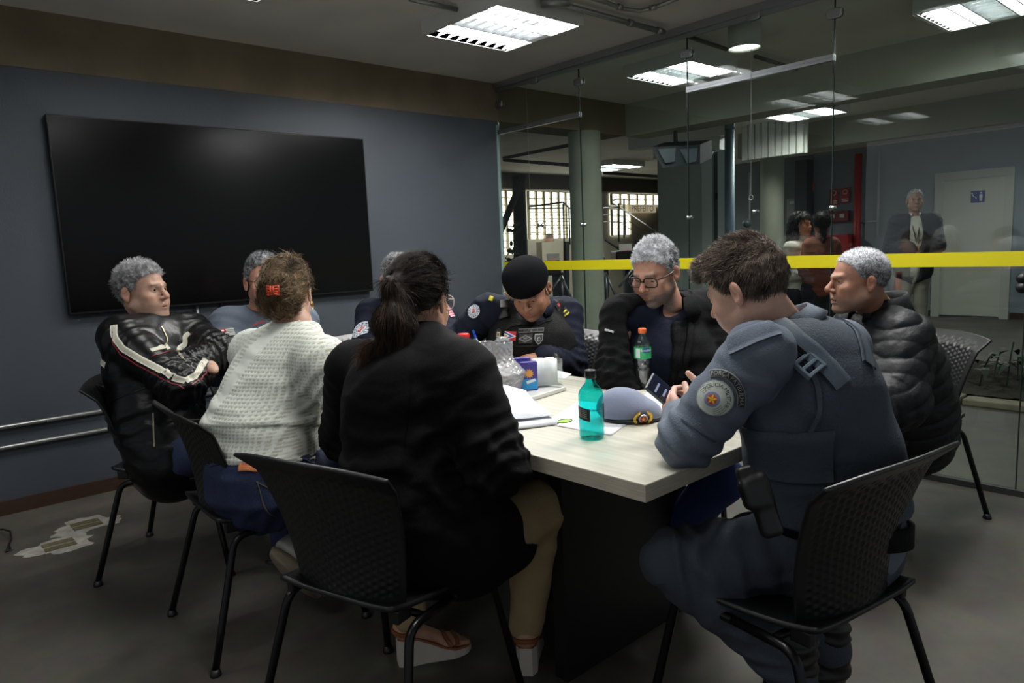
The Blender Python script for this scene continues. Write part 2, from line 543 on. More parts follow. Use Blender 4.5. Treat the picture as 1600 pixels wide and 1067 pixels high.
# the frameless glass partition: five panes, two of them doors below a header
SEAM = [4.497, 3.604, 2.690, 1.770, 0.866, -0.04, -0.95]
n_win = n_door = 0
for i in range(6):
    y1, y0 = SEAM[i] - 0.002, SEAM[i + 1] + 0.002
    is_door = i in (0, 2)
    mb = MB().box2((XG - 0.005, y0, 0.032), (XG + 0.005, y1, 2.200 if is_door else ZC - 0.06))
    if is_door:
        n_door += 1; struct('door_%d' % n_door, mb, M_glass, label='frameless glass door leaf of the partition')
        n_win += 1; struct('window_%d' % n_win, MB().box2((XG - 0.005, y0, 2.232), (XG + 0.005, y1, ZC - 0.06)), M_glass)
        h = MB().box2((XG - 0.014, y0 - 0.004, 2.198), (XG + 0.014, y1 + 0.004, 2.232)).box2((XG - 0.017, y0 - 0.004, 2.213), (XG + 0.017, y1 + 0.004, 2.217)).build('header_rail', M_alu)
        tag(h, 'aluminium header rail across the glass beside the dark wall' if i == 0 else 'aluminium header rail across the middle of the glass partition', 'rail')
    else:
        n_win += 1; struct('window_%d' % n_win, mb, M_glass)

# black glazing lines where the panes meet
for k, y in enumerate(SEAM[1:5]):
    o = MB().box2((XG - 0.0055, y - 0.002, 0.03), (XG + 0.0055, y + 0.002, ZC - 0.06)).build('trim_%d' % (5 + k), mat('pane_edge', (40, 52, 48), 0.25)); o['kind'] = 'structure'

# yellow safety stripe on the glass
o = MB().box2((XG - 0.0075, -0.95, 1.096), (XG - 0.0055, 4.494, 1.166)).build('safety_stripe', mat('yellow_film', (206, 196, 20), 0.45))
tag(o, 'bright yellow safety stripe running along the whole glass partition', 'stripe')

def fitting_mesh():
    mb = MB(); n = 20
    for sx in (-1, 1):
        prof = []
        for j in range(n):
            a = 2 * PI * j / n
            prof.append([abs(math.cos(a)) ** 0.5 * math.copysign(0.042, math.cos(a)), abs(math.sin(a)) ** 0.5 * math.copysign(0.026, math.sin(a))])
        prof = np.array(prof)
        V = []
        for x, s in ((0.0056, 1), (0.014, 1), (0.018, 0.85)):
            for a in prof: V.append([sx * x, a[0] * s, a[1] * s])
        V = np.array(V); Q = [[r * n + k, r * n + (k + 1) % n, (r + 1) * n + (k + 1) % n, (r + 1) * n + k] for r in range(2) for k in range(n)]
        V = np.concatenate([V, [[sx * 0.018, 0, 0]]]); T = [[2 * n + k, 2 * n + (k + 1) % n, 3 * n] for k in range(n)]
        mb.add(V, Q, T)
        for yy in (-0.02, 0.02): mb.sphere((sx * 0.0185, yy, 0), (0.002, 0.005, 0.005), 8, 6)
    return mb
FIT = [(4.47, 2.43, 'beside the end of the dark wall'), (4.06, 2.545, 'under the head track over the first glass pane'), (3.604, 2.44, 'where the first and second glass panes meet'),
       (2.69, 2.432, 'where the second and third glass panes meet'), (2.237, 2.545, 'under the head track over the third glass pane'), (1.77, 2.437, 'where the third and fourth glass panes meet')]
f0 = None
for y, z, s in FIT:
    if f0 is None: f0 = fitting_mesh().build('glass_clamp', M_alu, world=False); o = f0
    else: o = f0.copy(); COL.objects.link(o)
    o.location = (XG, y, z); tag(o, 'silver glass clamp ' + s, 'clamp', 'clamps on the glass partition')
for k, (y, z, s) in enumerate([(4.05, 1.445, 'on the pane beside the dark wall'), (3.604, 1.426, 'on the seam in front of the round concrete column'), (2.685, 1.423, 'on the seam in front of the grey partition box'), (2.225, 1.432, 'just below the hanging chain ring'), (1.766, 1.422, 'on the seam in front of the women talking')]):
    mb = MB()
    for sx in (-1, 1):
        mb.lathe([(0.0, 0.026), (0.012, 0.025), (0.014, 0.020), (0.008, 0.012), (0.011, 0.005)], (XG + 0, y, z), 16, R=[[0, 0, sx], [0, 1, 0], [1, 0, 0]])
    tag(mb.build('glass_stud', M_chrome, smooth=True), 'small chrome glass stud ' + s, 'stud', 'chrome studs on the glass')
# bead chains
for y, z0, z1, s, ring in [(4.135, 2.53, 1.49, 'thin metal bead chain hanging in front of the first glass pane', False), (2.243, 2.53, 1.53, 'metal bead chain with a ring hanging in front of the third glass pane', True)]:
    mb = MB(); k = 0; z = z0
    mb.tube([(XG - 0.02, y, z0), (XG - 0.02, y, z1)], 0.0008, 5)
    while z > z1: mb.sphere((XG - 0.02, y, z), 0.0024, 6, 4); z -= 0.009
    if ring:
        pts = [(XG - 0.02, y + 0.014 * math.sin(a), z1 - 0.014 + 0.014 * math.cos(a)) for a in np.linspace(0, 2 * PI, 20)]
        mb.tube(pts, 0.002, 6, cap=False)
    tag(mb.build('bead_chain', M_alu, smooth=True), s, 'chain')
# round lock on the far right pane
lk = empty('door_lock', (XG - 0.03, 0.875, 1.02)); tag(lk, 'black round glass door lock at the right edge of the photo', 'lock')
for dz in (0.022, -0.022):
    MB().lathe([(0, -0.012), (0.018, -0.010), (0.026, 0.0), (0.026, 0.03)], (XG - 0.03, 0.875, 1.02 + dz), 20, R=[[0, 0, 1], [0, 1, 0], [1, 0, 0]]).build('lock_cylinder', M_black, lk, smooth=True)

# ------------------------------------------------------------------ ceiling lamps
M_tube = mat('lamp_reflector', (226, 229, 232), 0.5)
def lamp_fixture(x, y, watts, s, w_=0.60, rz=0.0, z=ZC, label=None, group=None, name='ceiling_lamp', color=(1.0, 0.98, 0.95), area=0.54):
    r = empty(name, (x, y, z)); tag(r, label, 'lamp', group)
    h = 0.085; t = 0.02; a = s / 2
    mb = MB().box2((-a, -a, -h), (a, -a + t, 0)).box2((-a, a - t, -h), (a, a, 0)).box2((-a, -a + t, -h), (-a + t, a - t, 0)).box2((a - t, -a + t, -h), (a, a - t, 0)).box2((-a + t, -a + t, -0.012), (a - t, a - t, 0))
    for dy in (-0.145, 0.145):     # inner flanges, dividing lips
        mb.box2((-a + t, dy - 0.004, -h + 0.001), (a - t, dy + 0.004, -h + 0.004))
    mb.build('housing', M_white, r, world=False)
    b = a - t; lb = MB()
    for y0, y1 in ((-b, -b * 0.27), (-b * 0.24, b * 0.24), (b * 0.27, b)):   # three troughs, each louvre blade a bent strip
        ym = (y0 + y1) / 2
        n = 8
        for j in range(n + 1):
            xx = -b + 0.02 + j * (2 * b - 0.04) / n
            V = [[xx - 0.022, y0, -h + 0.002], [xx + 0.004, ym, -h + 0.012], [xx - 0.022, y1, -h + 0.002], [xx - 0.002, y0, -h + 0.024], [xx + 0.006, ym, -h + 0.030], [xx - 0.002, y1, -h + 0.024]]
            lb.add(V, [[0, 1, 4, 3], [1, 2, 5, 4]])
        lb.box2((-b, y1, -h + 0.002), (b, y1 + 0.003, -0.05)).box2((-b, y0 - 0.003, -h + 0.002), (b, y0, -0.05))
    lb.build('louvre', M_tube, r, world=False)
    tb = MB()
    for yk in (-b * .78, -b * .46, b * .46, b * .78):
        tb.tube([(-b + 0.03, yk, -0.034), (b - 0.03, yk, -0.034)], 0.0085, 8)
    em = watts
    m = mat('tube_glow_%g' % watts, (255, 255, 255), 0.5, emit=(246, 250, 255), estr=14.0 + 0.2 * watts)
    tb.build('tube', m, r, world=False, smooth=True)
    for yy in (-b * 0.62, b * 0.62):          # the two lit troughs; the middle one holds the gear
        ld = bpy.data.lights.new('lamp_light', 'AREA'); ld.shape = 'RECTANGLE'; ld.size = 2 * b - 0.01; ld.size_y = b * 0.68
        ld.energy = watts / 2; ld.color = color
        lo = bpy.data.objects.new('lamp_light', ld); COL.objects.link(lo); lo.parent = r; lo.location = (0, yy, -0.054)
    return r
LL = ['white square louvred lamp on the ceiling over the far end of the table', 'white square louvred lamp on the ceiling above the officer with the phone', 'white square louvred lamp on the ceiling left of the table', 'white square louvred lamp behind the camera, left of the table', 'white square louvred lamp near the left wall, towards the screen', 'white square louvred lamp near the left wall, behind the camera']
for (x, y, wt), l in zip(ROOM_LAMPS, LL):
    lamp_fixture(x, y, wt, 0.66, label=l, group='square louvred lamps of the meeting room')

# hall lamps: the far one is real, the others are added for light
lamp_fixture(9.38, 7.85, 110, 0.80, label='lit ceiling lamp far away in the hall above the stairs', group='hall lamps')
HALL_FILL = [(7.4, 3.6, 40), (10.3, 2.6, 26)]  # added lamps out of view, only there to light the hall
lamp_fixture(4.73, 3.26, 16, 0.60, label='added louvred lamp on the hall ceiling just behind the glass, beside the drum lamp', group='hall lamps')  # added to light the near beam and the thick column
lamp_fixture(4.98, 1.32, 16, 0.62, label='added louvred lamp on the hall ceiling at the top right of the photo', group='hall lamps')  # added for the near beam, where the glass mirrors a room lamp
for x, y, e in HALL_FILL:
    lamp_fixture(x, y, e, 0.66, label='added square louvred lamp on the hall ceiling ' + { 3.6: 'between the two painted beams', 2.6: 'before the cream door'}[y], group='added hall lamps out of sight')
# round drum lamp right behind the glass
dl = empty('drum_lamp', (4.28, 2.47, ZC)); tag(dl, 'round white drum lamp on the hall ceiling just behind the glass', 'lamp')
MB().lathe([(0, 0), (0.10, 0), (0.10, -0.14), (0.096, -0.14), (0.096, -0.12)], (0, 0, 0), 40).build('drum', mat('drum_white', (190, 196, 185), 0.5), dl, smooth=True, world=False)
MB().disc((0, 0, -0.128), 0.096, 40).build('diffuser', mat('drum_glow', (255, 255, 240), 0.5, emit=(255, 255, 240), estr=4.0), dl, world=False)

# ------------------------------------------------------------------ conduits on the ceiling and wall
def conduit(name, pts, r, label, clamps=(), m=None, boxes=()):
    o = MB().tube(pts, r, 12)
    for c in clamps:
        o.tube([np.array(c[0]) - np.array(c[1]) * 0.018, np.array(c[0]) + np.array(c[1]) * 0.018], r * 1.35, 12)
    e = o.build(name, m or M_steel, smooth=True); tag(e, label, 'pipe'); return e
def zc(px, py, z): 
    v = RC @ np.array([px - 800.0, 533.5 - py, -FPX]); return np.array([0, 0, CAMH]) + v * ((z - CAMH) / v[2])
a, b = zc(870, 5, 2.56), zc(1037, 50, 2.56)
conduit('conduit', [a, (a + b) / 2, b], 0.016, 'grey conduit on the ceiling running to the glass head track', [(zc(985, 36, 2.56), unit(b - a)), (zc(1030, 48, 2.56), unit(b - a))])
a, b = zc(640, -2, 2.57), zc(714, 15, 2.57)
conduit('conduit', [a, b], 0.013, 'short grey conduit ending at the near side of the bright ceiling lamp')
a, b = zc(868, 4, 2.57), zc(1060, -8, 2.57)
conduit('conduit', [zc(905, -10, 2.57), zc(950, 5, 2.57), zc(975, 14, 2.57), zc(1000, 17, 2.57), zc(1022, 12, 2.57), zc(1062, -4, 2.57)], 0.012, 'curved grey conduit on the ceiling right of the bright lamp', [(zc(968, 11, 2.57), unit(zc(975, 14, 2.57) - zc(950, 5, 2.57))), (zc(1020, 12, 2.57), unit(zc(1022, 12, 2.57) - zc(1000, 17, 2.57)))])
jb = MB().tube([zc(845, 4, 2.565), zc(890, 2, 2.565)], 0.026, 14).build('junction_box', M_steel, smooth=True); tag(jb, 'cylindrical conduit box on the ceiling beside the bright lamp', 'junction box')
a, b = zc(1060, 56, 2.56), zc(1135, 77, 2.56)
conduit('conduit', [np.array([4.03, a[1], 2.575]), b], 0.014, 'dark conduit on the hall ceiling leading to the round drum lamp', m=mat('dull_conduit', (92, 88, 78), 0.7))
a, b = zc(1180, 88, 2.56), zc(1245, 108, 2.56)
conduit('conduit', [a, b], 0.014, 'dark conduit on the hall ceiling leaving the round drum lamp', m=MATS['dull_conduit'])
for z, xe, s in ((0.468, 1.75, 'upper'), (0.360, 1.85, 'lower')):
    mb = MB().tube([(-3.1, YW - 0.022, z), (xe, YW - 0.022, z)], 0.0125, 12)
    for xx in (-2, -1, 0.1, 1.3): mb.box((xx, YW - 0.012, z), (0.02, 0.024, 0.034))
    tag(mb.build('conduit', M_steel, smooth=True), s + ' of the two horizontal conduits low on the blue grey wall', 'pipe')
conduit('conduit', [(1.475, YW - 0.02, 0.47), (1.475, YW - 0.02, 1.02)], 0.010, 'thin vertical conduit dropping from the screen to the low pipes', m=M_alu)
cb = MB().tube([(1.62, YW - 0.01, 1.02), (1.60, YW - 0.012, 0.9), (1.65, YW - 0.012, 0.8), (1.63, YW - 0.01, 0.6)], 0.004, 6).build('cable', M_black, smooth=True)
tag(cb, 'loose black cable hanging below the screen', 'cable')

# ------------------------------------------------------------------ the big screen
tv = empty('television', (1.745, YW - 0.03, 1.545)); tag(tv, 'huge black switched-off television on the blue grey wall', 'television')
MB().box((0, 0, 0), (1.885, 0.045, 1.055)).build('casing', mat('tv_casing', (18, 19, 21), 0.35, 0.3), tv, world=False, bevel=0.004)
MB().box((0, -0.0235, 0.004), (1.868, 0.002, 1.033)).build('screen', mat('tv_screen', (4, 4, 5), 0.2, spec=0.22), tv, world=False)
MB().box((0.13, -0.02, -0.5285), (0.06, 0.012, 0.01)).build('badge', mat('tv_badge', (60, 62, 66), 0.3, 0.8), tv, world=False)
MB().box((0, 0.018, 0), (0.5, 0.02, 0.4)).build('wall_mount', M_dark, tv, world=False)

# floor sockets left of the leather-jacket man, a cable end
M_sock = mat('brass_socket', (112, 106, 78), 0.5, 0.4, var=0.2, vscale=40)
M_cem = mat('cement_patch', (150, 147, 138), 0.9, var=0.3, vscale=18, bump=0.3, bscale=40)
for (px, py), l in (((93, 852), 'twin floor socket in a cement patch nearer the camera'), ((135, 820), 'twin floor socket in a cement patch nearer the dark wall')):
    c = zc(px, py, 0.0)
    r = empty('floor_socket', (c[0], c[1], 0)); tag(r, l, 'floor socket', 'brass floor sockets')
    n = 40; an = np.arange(n) * 2 * PI / n
    rad = 0.115 + 0.02 * np.sin(an * 3 + px) + 0.012 * np.sin(an * 7 + 1) + 0.008 * np.sin(an * 13)
    V = np.stack([np.cos(an) * rad * 1.25, np.sin(an) * rad, an * 0 + 0.0015], 1); V = np.concatenate([V, [[0, 0, 0.003]]])
    mesh_np('cement', V, [np.array([[n, k, (k + 1) % n] for k in range(n)])], M_cem, r, world=False)
    for d in (-0.032, 0.032):
        MB().box((0, d, 0.004), (0.125, 0.045, 0.006), rz=0.0).build('lid', M_sock, r, world=False, bevel=0.002)
pts = [zc(-15, 829, .01), zc(5, 827, .012), zc(16, 830, .02), zc(18, 843, .01), zc(14, 852, .006), zc(19, 858, .012), zc(10, 862, .006), zc(14, 850, .02)]
tag(MB().tube(pts, 0.004, 6).build('cable_end', M_black, smooth=True), 'end of a black cable curled on the concrete floor', 'cable')

# ------------------------------------------------------------------ the hall beyond the glass
struct('trim_10', MB().box2((5.62, -2.9, 2.295), (5.92, 4.502, ZC)), M_hbeam, label='painted beam of the hall nearest the glass')
struct('trim_12', MB().box2((8.5, -2.9, 2.29), (8.85, 5.0, ZC)), M_hbeam, label='second painted beam of the hall')
struct('trim_14', MB().box2((4.0, 9.60, 2.33), (18, 9.80, ZC)), mat('dark_beam', (86, 80, 68), 0.9, var=0.1), label='dark beam across the far hall')
def column(c, r, label, m=M_hgrey, z=ZB):
    o = MB().lathe([(r, 0), (r, z)], (c[0], c[1], 0), 40).build('column', m, smooth=True)
    tag(o, label, 'column'); return o
column(P(918, 400, 6.75), 0.150, 'thick round grey-green column behind the second glass pane')
column(P(1206, 400, 9.0), 0.140, 'round grey-green column behind the head of the officer with the phone')
column(P(815, 400, 10.5), 0.095, 'dark steel post in the far hall beside the bright windows', mat('dark_post', (34, 33, 30), 0.8))
# grey service box with its roller guides and pipe
sx = 6.82
st = empty('partition_box', (sx, 4.7, 0)); tag(st, 'grey boxed partition with white sliding-door guides behind the glass', 'partition')
MB().box2((sx, 4.44, 0), (sx + 0.35, 5.02, 2.29)).build('grey_panel', mat('grey_panel', (172, 182, 178), 0.6), st)
MB().box2((sx - 0.01, 4.31, 0), (sx + 0.05, 4.435, 2.20)).box2((sx - 0.01, 4.14, 0), (sx + 0.05, 4.24, 2.20)).build('guide_rail', mat('guide_white', (206, 216, 216), 0.45), st)
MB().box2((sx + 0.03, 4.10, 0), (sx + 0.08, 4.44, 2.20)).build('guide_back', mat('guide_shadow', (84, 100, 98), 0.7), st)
MB().box2((sx - 0.16, 4.07, 2.33), (sx + 0.02, 5.30, 2.50)).box2((sx - 0.10, 4.16, 2.20), (sx + 0.02, 5.0, 2.33)).build('guide_head', M_white, st)
MB().box2((sx + 0.0, 4.262, 1.70), (sx + 0.02, 4.285, 1.76)).build('latch', M_dark, st)
o = MB().tube([(6.72, 4.045, 0), (6.72, 4.045, 2.46)], 0.05, 20).tube([(6.72, 4.045, 2.38), (6.72, 4.045, 2.46)], 0.056, 20).build('pipe', mat('blue_grey_pipe', (104, 122, 136), 0.45), smooth=True)
tag(o, 'vertical blue-grey pipe right of the grey boxed partition', 'pipe')
# air deflector
ad = empty('twin_spotlight', (6.6, 4.75, 2.2)); tag(ad, 'dark twin-panel ceiling fixture hanging before the grey boxed partition', 'light fixture')
q = [P(1018, 230, 6.5), P(1094, 226, 6.5), P(1094, 256, 6.5), P(1035, 262, 6.5)]
back = [p + np.array([0.22, 0.02, 0.06]) for p in q]
V = np.array(q + back)
MB().add(V, [[0, 1, 2, 3], [7, 6, 5, 4], [0, 4, 5, 1], [1, 5, 6, 2], [2, 6, 7, 3], [3, 7, 4, 0]]).build('casing', mat('fixture_case', (44, 52, 58), 0.5), ad)
MB().tube([P(1056, 240, 6.7), np.r_[P(1056, 240, 6.7)[:2], ZC]], 0.02, 10).build('bracket', MATS['fixture_case'], ad)
for x0, x1 in ((1028, 1056), (1062, 1090)):
    MB().add([P(x0, 233, 6.47), P(x1, 231, 6.47), P(x1 - 2, 252, 6.47), P(x0 + 12, 255, 6.47)], [[0, 1, 2, 3]]).build('lens', mat('fixture_lens', (96, 108, 118), 0.3), ad)
# white ribbed shutter
mb = MB()
for k in range(9):
    mb.box((8.0, 4.60 - k * 0.085, 2.40), (0.05, 0.07, 0.40))
mb.box((8.04, 4.26, 2.40), (0.03, 0.80, 0.40))
tag(mb.build('roller_shutter', mat('shutter_white', (214, 216, 210), 0.6)), 'white ribbed shutter panel under the hall ceiling', 'shutter')

# far end: block windows, stairs, low wall
YF = 10.0
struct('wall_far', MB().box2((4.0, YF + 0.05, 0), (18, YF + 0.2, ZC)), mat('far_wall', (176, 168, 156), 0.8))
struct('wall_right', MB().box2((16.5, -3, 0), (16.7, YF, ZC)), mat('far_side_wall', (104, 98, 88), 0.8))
M_day = mat('daylit_glass', (250, 250, 245), 0.4, emit=(255, 250, 238), estr=3.2)
M_grid = mat('window_bars', (196, 184, 160), 0.7)
def block_window(x0, x1, z0, z1, nx, label, louver=True):
    r = empty('block_window', ((x0 + x1) / 2, YF, z0)); tag(r, label, 'window', 'sunlit windows of the far hall')
    MB().box2((x0, YF + 0.02, z0), (x1, YF + 0.045, z1)).build('pane', M_day, r)
    mb = MB(); w = (x1 - x0) / nx
    for i in range(nx + 1): mb.box2((x0 + i * w - 0.022, YF - 0.02, z0), (x0 + i * w + 0.022, YF + 0.02, z1))
    nz = max(2, int((z1 - z0) / 0.13))
    for j in range(nz + 1): mb.box2((x0, YF - 0.0, z0 + j * (z1 - z0) / nz - 0.008), (x1, YF + 0.02, z0 + j * (z1 - z0) / nz + 0.008))
    mb.build('bars', M_grid, r)
block_window(9.52, 10.95, 1.42, 2.33, 7, 'large sunlit grid window left of the round column')
block_window(8.75, 9.15, 1.15, 2.33, 2, 'narrow sunlit window right beside the dark wall end')
block_window(11.95, 13.7, 2.10, 2.33, 6, 'long low sunlit window above the stairs')
block_window(11.95, 12.6, 1.45, 2.0, 3, 'warm glowing panel standing in for lit wall, partly hidden by the stair rail')  # added glowing panel in place of the light on the beige wall
struct('wall_low', MB().box2((9.35, YF - 0.5, 0), (12.0, YF - 0.35, 1.36)), mat('low_wall', (150, 142, 126), 0.85, var=0.1))
# diagonal brace by the left window
o = MB().tube([np.r_[P(770, 390, 10.2)[:2], 0.0], P(775, 378, 10.2), P(808, 300, 10.2), np.r_[P(818, 280, 10.2)[:2], 2.30]], 0.05, 8).build('brace', MATS['dark_post']); tag(o, 'dark diagonal brace crossing the leftmost bright window', 'brace')
# sign board
sg = empty('sign_board', (13.0, YF - 0.02, 1.93)); tag(sg, 'pale wall sign with brown capital letters above the stairs', 'sign')
c = P(1000, 326, 14.7); cc = np.array([13.0, YF - 0.03, 1.93])
MB().box((12.86, YF - 0.09, 2.01), (0.98, 0.06, 0.17)).build('board', mat('sign_cream_glow', (232, 208, 178), 0.7, emit=(232, 208, 178), estr=0.5), sg)  # board glows by itself so that it looks lit
flat_text('lettering', 'PREFEITO', 0.185, (12.86, YF - 0.125, 2.005), (1, 0, 0), (0, 0, 1), mat('sign_brown', (120, 86, 66), 0.7), sg)
# stairs rising to the right in front of the sign
stc = mat('dark_stair', (50, 47, 42), 0.85)
sr = empty('staircase', (12.5, 9.2, 0)); tag(sr, 'dark concrete staircase rising to the right in the far hall', 'staircase')
mb = MB()
for k in range(10):
    mb.box2((11.9 + k * 0.22, 8.9, 0.95 + k * 0.125), (11.9 + (k + 1) * 0.22 + 0.02, 9.7, 1.075 + k * 0.125))
    mb.box2((11.9 + k * 0.22, 8.95, 0.55 + k * 0.125), (11.9 + (k + 1) * 0.22 + 0.02, 9.65, 0.95 + k * 0.125))
mb.build('flight', stc, sr)
MB().box2((11.2, 8.75, 0), (15.0, 8.85, 1.02)).build('side_wall', mat('stair_side', (88, 82, 70), 0.85), sr)
rl = MB().tube([P(945, 374, 12.4), P(990, 404, 12.3)], 0.022, 8).tube([P(959, 320, 12.6), P(957, 314, 12.6), P(966, 310, 12.6)], 0.014, 6)
rl.tube([P(957, 316, 12.6), P(1010, 352, 12.3), P(1032, 368, 12.2)], 0.016, 6).tube([P(967, 318, 12.5), P(967, 378, 12.5)], 0.016, 6).tube([P(975, 310, 12.5), P(975, 372, 12.5)], 0.016, 6)
rl.tube([P(943, 325, 12.6), P(967, 324, 12.6)], 0.012, 6)
for dy in (11, 22): rl.tube([P(943, 325 + dy, 12.6), P(967, 324 + dy, 12.6), P(1000, 346 + dy, 12.4)], 0.006, 5)
rl.build('handrail', M_dark, sr)
r2 = empty('stair_railing', (9.6, 8.6, 0)); tag(r2, 'black metal railing in front of the large sunlit window', 'railing')
mb = MB().tube([P(826, 323, 11.5), P(880, 316, 11.5), P(889, 325, 11.5), P(896, 325, 11.5)], 0.016, 6).tube([P(826, 326, 11.5), P(880, 325, 11.5)], 0.012, 6)
for x, yb in ((880, 378), (889, 382)): mb.tube([P(x, 318 if x == 880 else 325, 11.5), P(x + 1.5, yb, 11.5)], 0.014, 6)
for dy in (10, 20, 30, 40): mb.tube([P(828, 326 + dy, 11.5), P(889, 326 + dy, 11.5)], 0.006, 5)
mb.tube([P(885, 378, 11.5), P(885, 520, 11.5)], 0.05, 6)
mb.build('rail', M_dark, r2)
# hall pipes under the far ceiling
for (a, b), l in (((P(787, 247, 9.0), P(893, 226, 7.6)), 'dark pipe slanting up to the thick column under the hall ceiling'), ((P(787, 250, 9), P(893, 258, 8.3)), 'dark pipe below the slanting one near the thick column'), ((P(943, 270, 9.5), P(1035, 276, 9.2)), 'dark pipe under the hall ceiling right of the far lamp')):
    tag(MB().tube([a, b], 0.02, 8).build('ceiling_pipe', mat('dark_pipe', (62, 60, 54), 0.7), smooth=True), l, 'pipe')

# turnstiles
def turnstile(px, py, label, d=9.6, flip=1):
    c = P(px, py, d); r = empty('turnstile', (c[0], c[1], 0)); tag(r, label, 'turnstile', 'turnstiles in the hall')
    z = c[2]
    MB().box((0.05, 0.12, z - 0.13), (0.24, 0.42, 0.20), rz=-0.7).build('head', M_black, r, world=False, bevel=0.02)
    MB().box((0.12, 0.05, (z - 0.2) / 2), (0.16, 0.16, z - 0.2), rz=-0.7).build('post', mat('turnstile_post', (34, 38, 42), 0.5), r, world=False, bevel=0.01)
    Rm = np.array(frame_of((0.75, -0.66, 0), (0.2, 0.23, 0.9)))
    MB().box((-0.02, -0.0, z - 0.015), (0.17, 0.15, 0.02), R=Rm).build('reader', mat('reader_plate', (214, 210, 204), 0.4, emit=(214, 210, 204), estr=0.12), r, world=False)
    MB().box((-0.02 - 0.03, -0.02, z - 0.045), (0.07, 0.03, 0.024), R=Rm).build('indicator', mat('red_indicator', (255, 60, 80), 0.4, emit=(255, 40, 60), estr=0.9), r, world=False)
    hub = np.array([0.0, -0.05, z - 0.24]); cr = RC[:, 0]
    for k, (dx, dz) in enumerate(((0.14, -0.34), (-0.20 * flip, -0.28), (0.02, -0.40))):
        MB().tube([hub + cr * 0.05, hub + cr * (dx + 0.05) + np.array([0, 0, dz])], 0.017, 10).build('arm', M_alu, r, world=False, smooth=True)
    return r
turnstile(866, 403, 'black turnstile with silver arms behind the man in the beret')
turnstile(935, 398, 'black turnstile half hidden behind the thick round column')
turnstile(979, 388, 'black turnstile beside the head of the man in glasses')
# plant far left
pl = empty('potted_plant', tuple(np.r_[P(803, 420, 9)[:2], 0])); tag(pl, 'leafy plant at the far left edge of the hall', 'plant')
mb = MB(); base = P(803, 440, 9)
for k in range(26):
    t = rng.random(); c = P(803 + rng.normal() * 6, 350 + t * 70, 9 + rng.normal() * .1)
    R = frame_of(rng.normal(size=3), rng.normal(size=3))
    mb.sphere(c, (0.06, 0.03, 0.004), 8, 5, R=R)
mb.build('foliage', mat('plant_green', (44, 62, 40), 0.6), pl)
MB().tube([base - [0, 0, base[2]], P(803, 360, 9)], 0.012, 6).lathe([(0.12, 0), (0.16, 0.3), (0.14, 0.3)], (base[0], base[1], 0), 16).build('stem', mat('stem', (60, 52, 40), 0.8), pl)

# door wall on the right: a reflection in the glass, built as solid things
XD = 11.8
struct('wall_hall', MB().box2((XD, -2.9, 0), (XD + 0.15, 5.55, ZC)), mat('hall_wall', (126, 138, 148), 0.7, var=0.04))
struct('wall_niche', MB().box2((XD + 0.1, 5.4, 0), (XD + 0.25, 7.6, ZC)), mat('niche_wall', (92, 102, 106), 0.7))
struct('baseboard_hall', MB().box2((XD - 0.02, -2.9, 0), (XD, 2.74, 0.09)).box2((XD - 0.02, 3.74, 0), (XD, 5.5, 0.09)), M_base)
M_door = mat('cream_door', (186, 188, 178), 0.6)
struct('door_3', MB().box2((XD - 0.03, 2.86, 0.03), (XD - 0.005, 3.62, 1.98)), M_door, label='cream restroom door')
struct('trim_15', MB().box2((XD - 0.05, 2.75, 0), (XD - 0.0, 2.86, 1.98)).box2((XD - 0.05, 3.62, 0), (XD - 0.0, 3.73, 1.98)).box2((XD - 0.05, 2.75, 1.98), (XD, 3.73, 2.09)), mat('door_casing', (176, 180, 172), 0.6), label='cream door casing')
rs = empty('restroom_sign', (XD - 0.04, 3.19, 1.72)); tag(rs, 'blue and white restroom sign on the cream door', 'sign')
MB().box((XD - 0.035, 3.18, 1.72), (0.008, 0.17, 0.16)).build('plate', mat('sign_blue', (40, 52, 120), 0.5), rs)
def picto(y, lab):
    mb = MB().sphere((XD - 0.04, y, 1.768), (0.003, 0.013, 0.013), 12, 8).box((XD - 0.04, y, 1.722), (0.004, 0.036, 0.05)).box((XD - 0.04, y - 0.008, 1.68), (0.004, 0.012, 0.05)).box((XD - 0.04, y + 0.008, 1.68), (0.004, 0.012, 0.05))
    mb.build('pictogram', mat('sign_white', (225, 228, 235), 0.5), rs)
picto(3.14, ''); 
MB().tube([(XD - 0.041, 3.245, 1.755), (XD - 0.041, 3.23, 1.72), (XD - 0.041, 3.205, 1.715), (XD - 0.041, 3.195, 1.69)], 0.006, 6).sphere((XD - 0.04, 3.25, 1.768), (0.003, 0.01, 0.01), 10, 6).build('pictogram', MATS['sign_white'], rs)
ds = empty('soap_dispenser', (XD - 0.09, 2.42, 1.42)); tag(ds, 'white wall dispenser right of the cream door', 'dispenser')
MB().box((XD - 0.09, 2.42, 1.42), (0.16, 0.24, 0.28)).build('body', mat('dispenser_white', (196, 200, 202), 0.4), ds, bevel=0.05)
MB().box((XD - 0.175, 2.42, 1.36), (0.01, 0.14, 0.03)).build('window_slot', mat('slot_grey', (90, 96, 104), 0.4), ds)
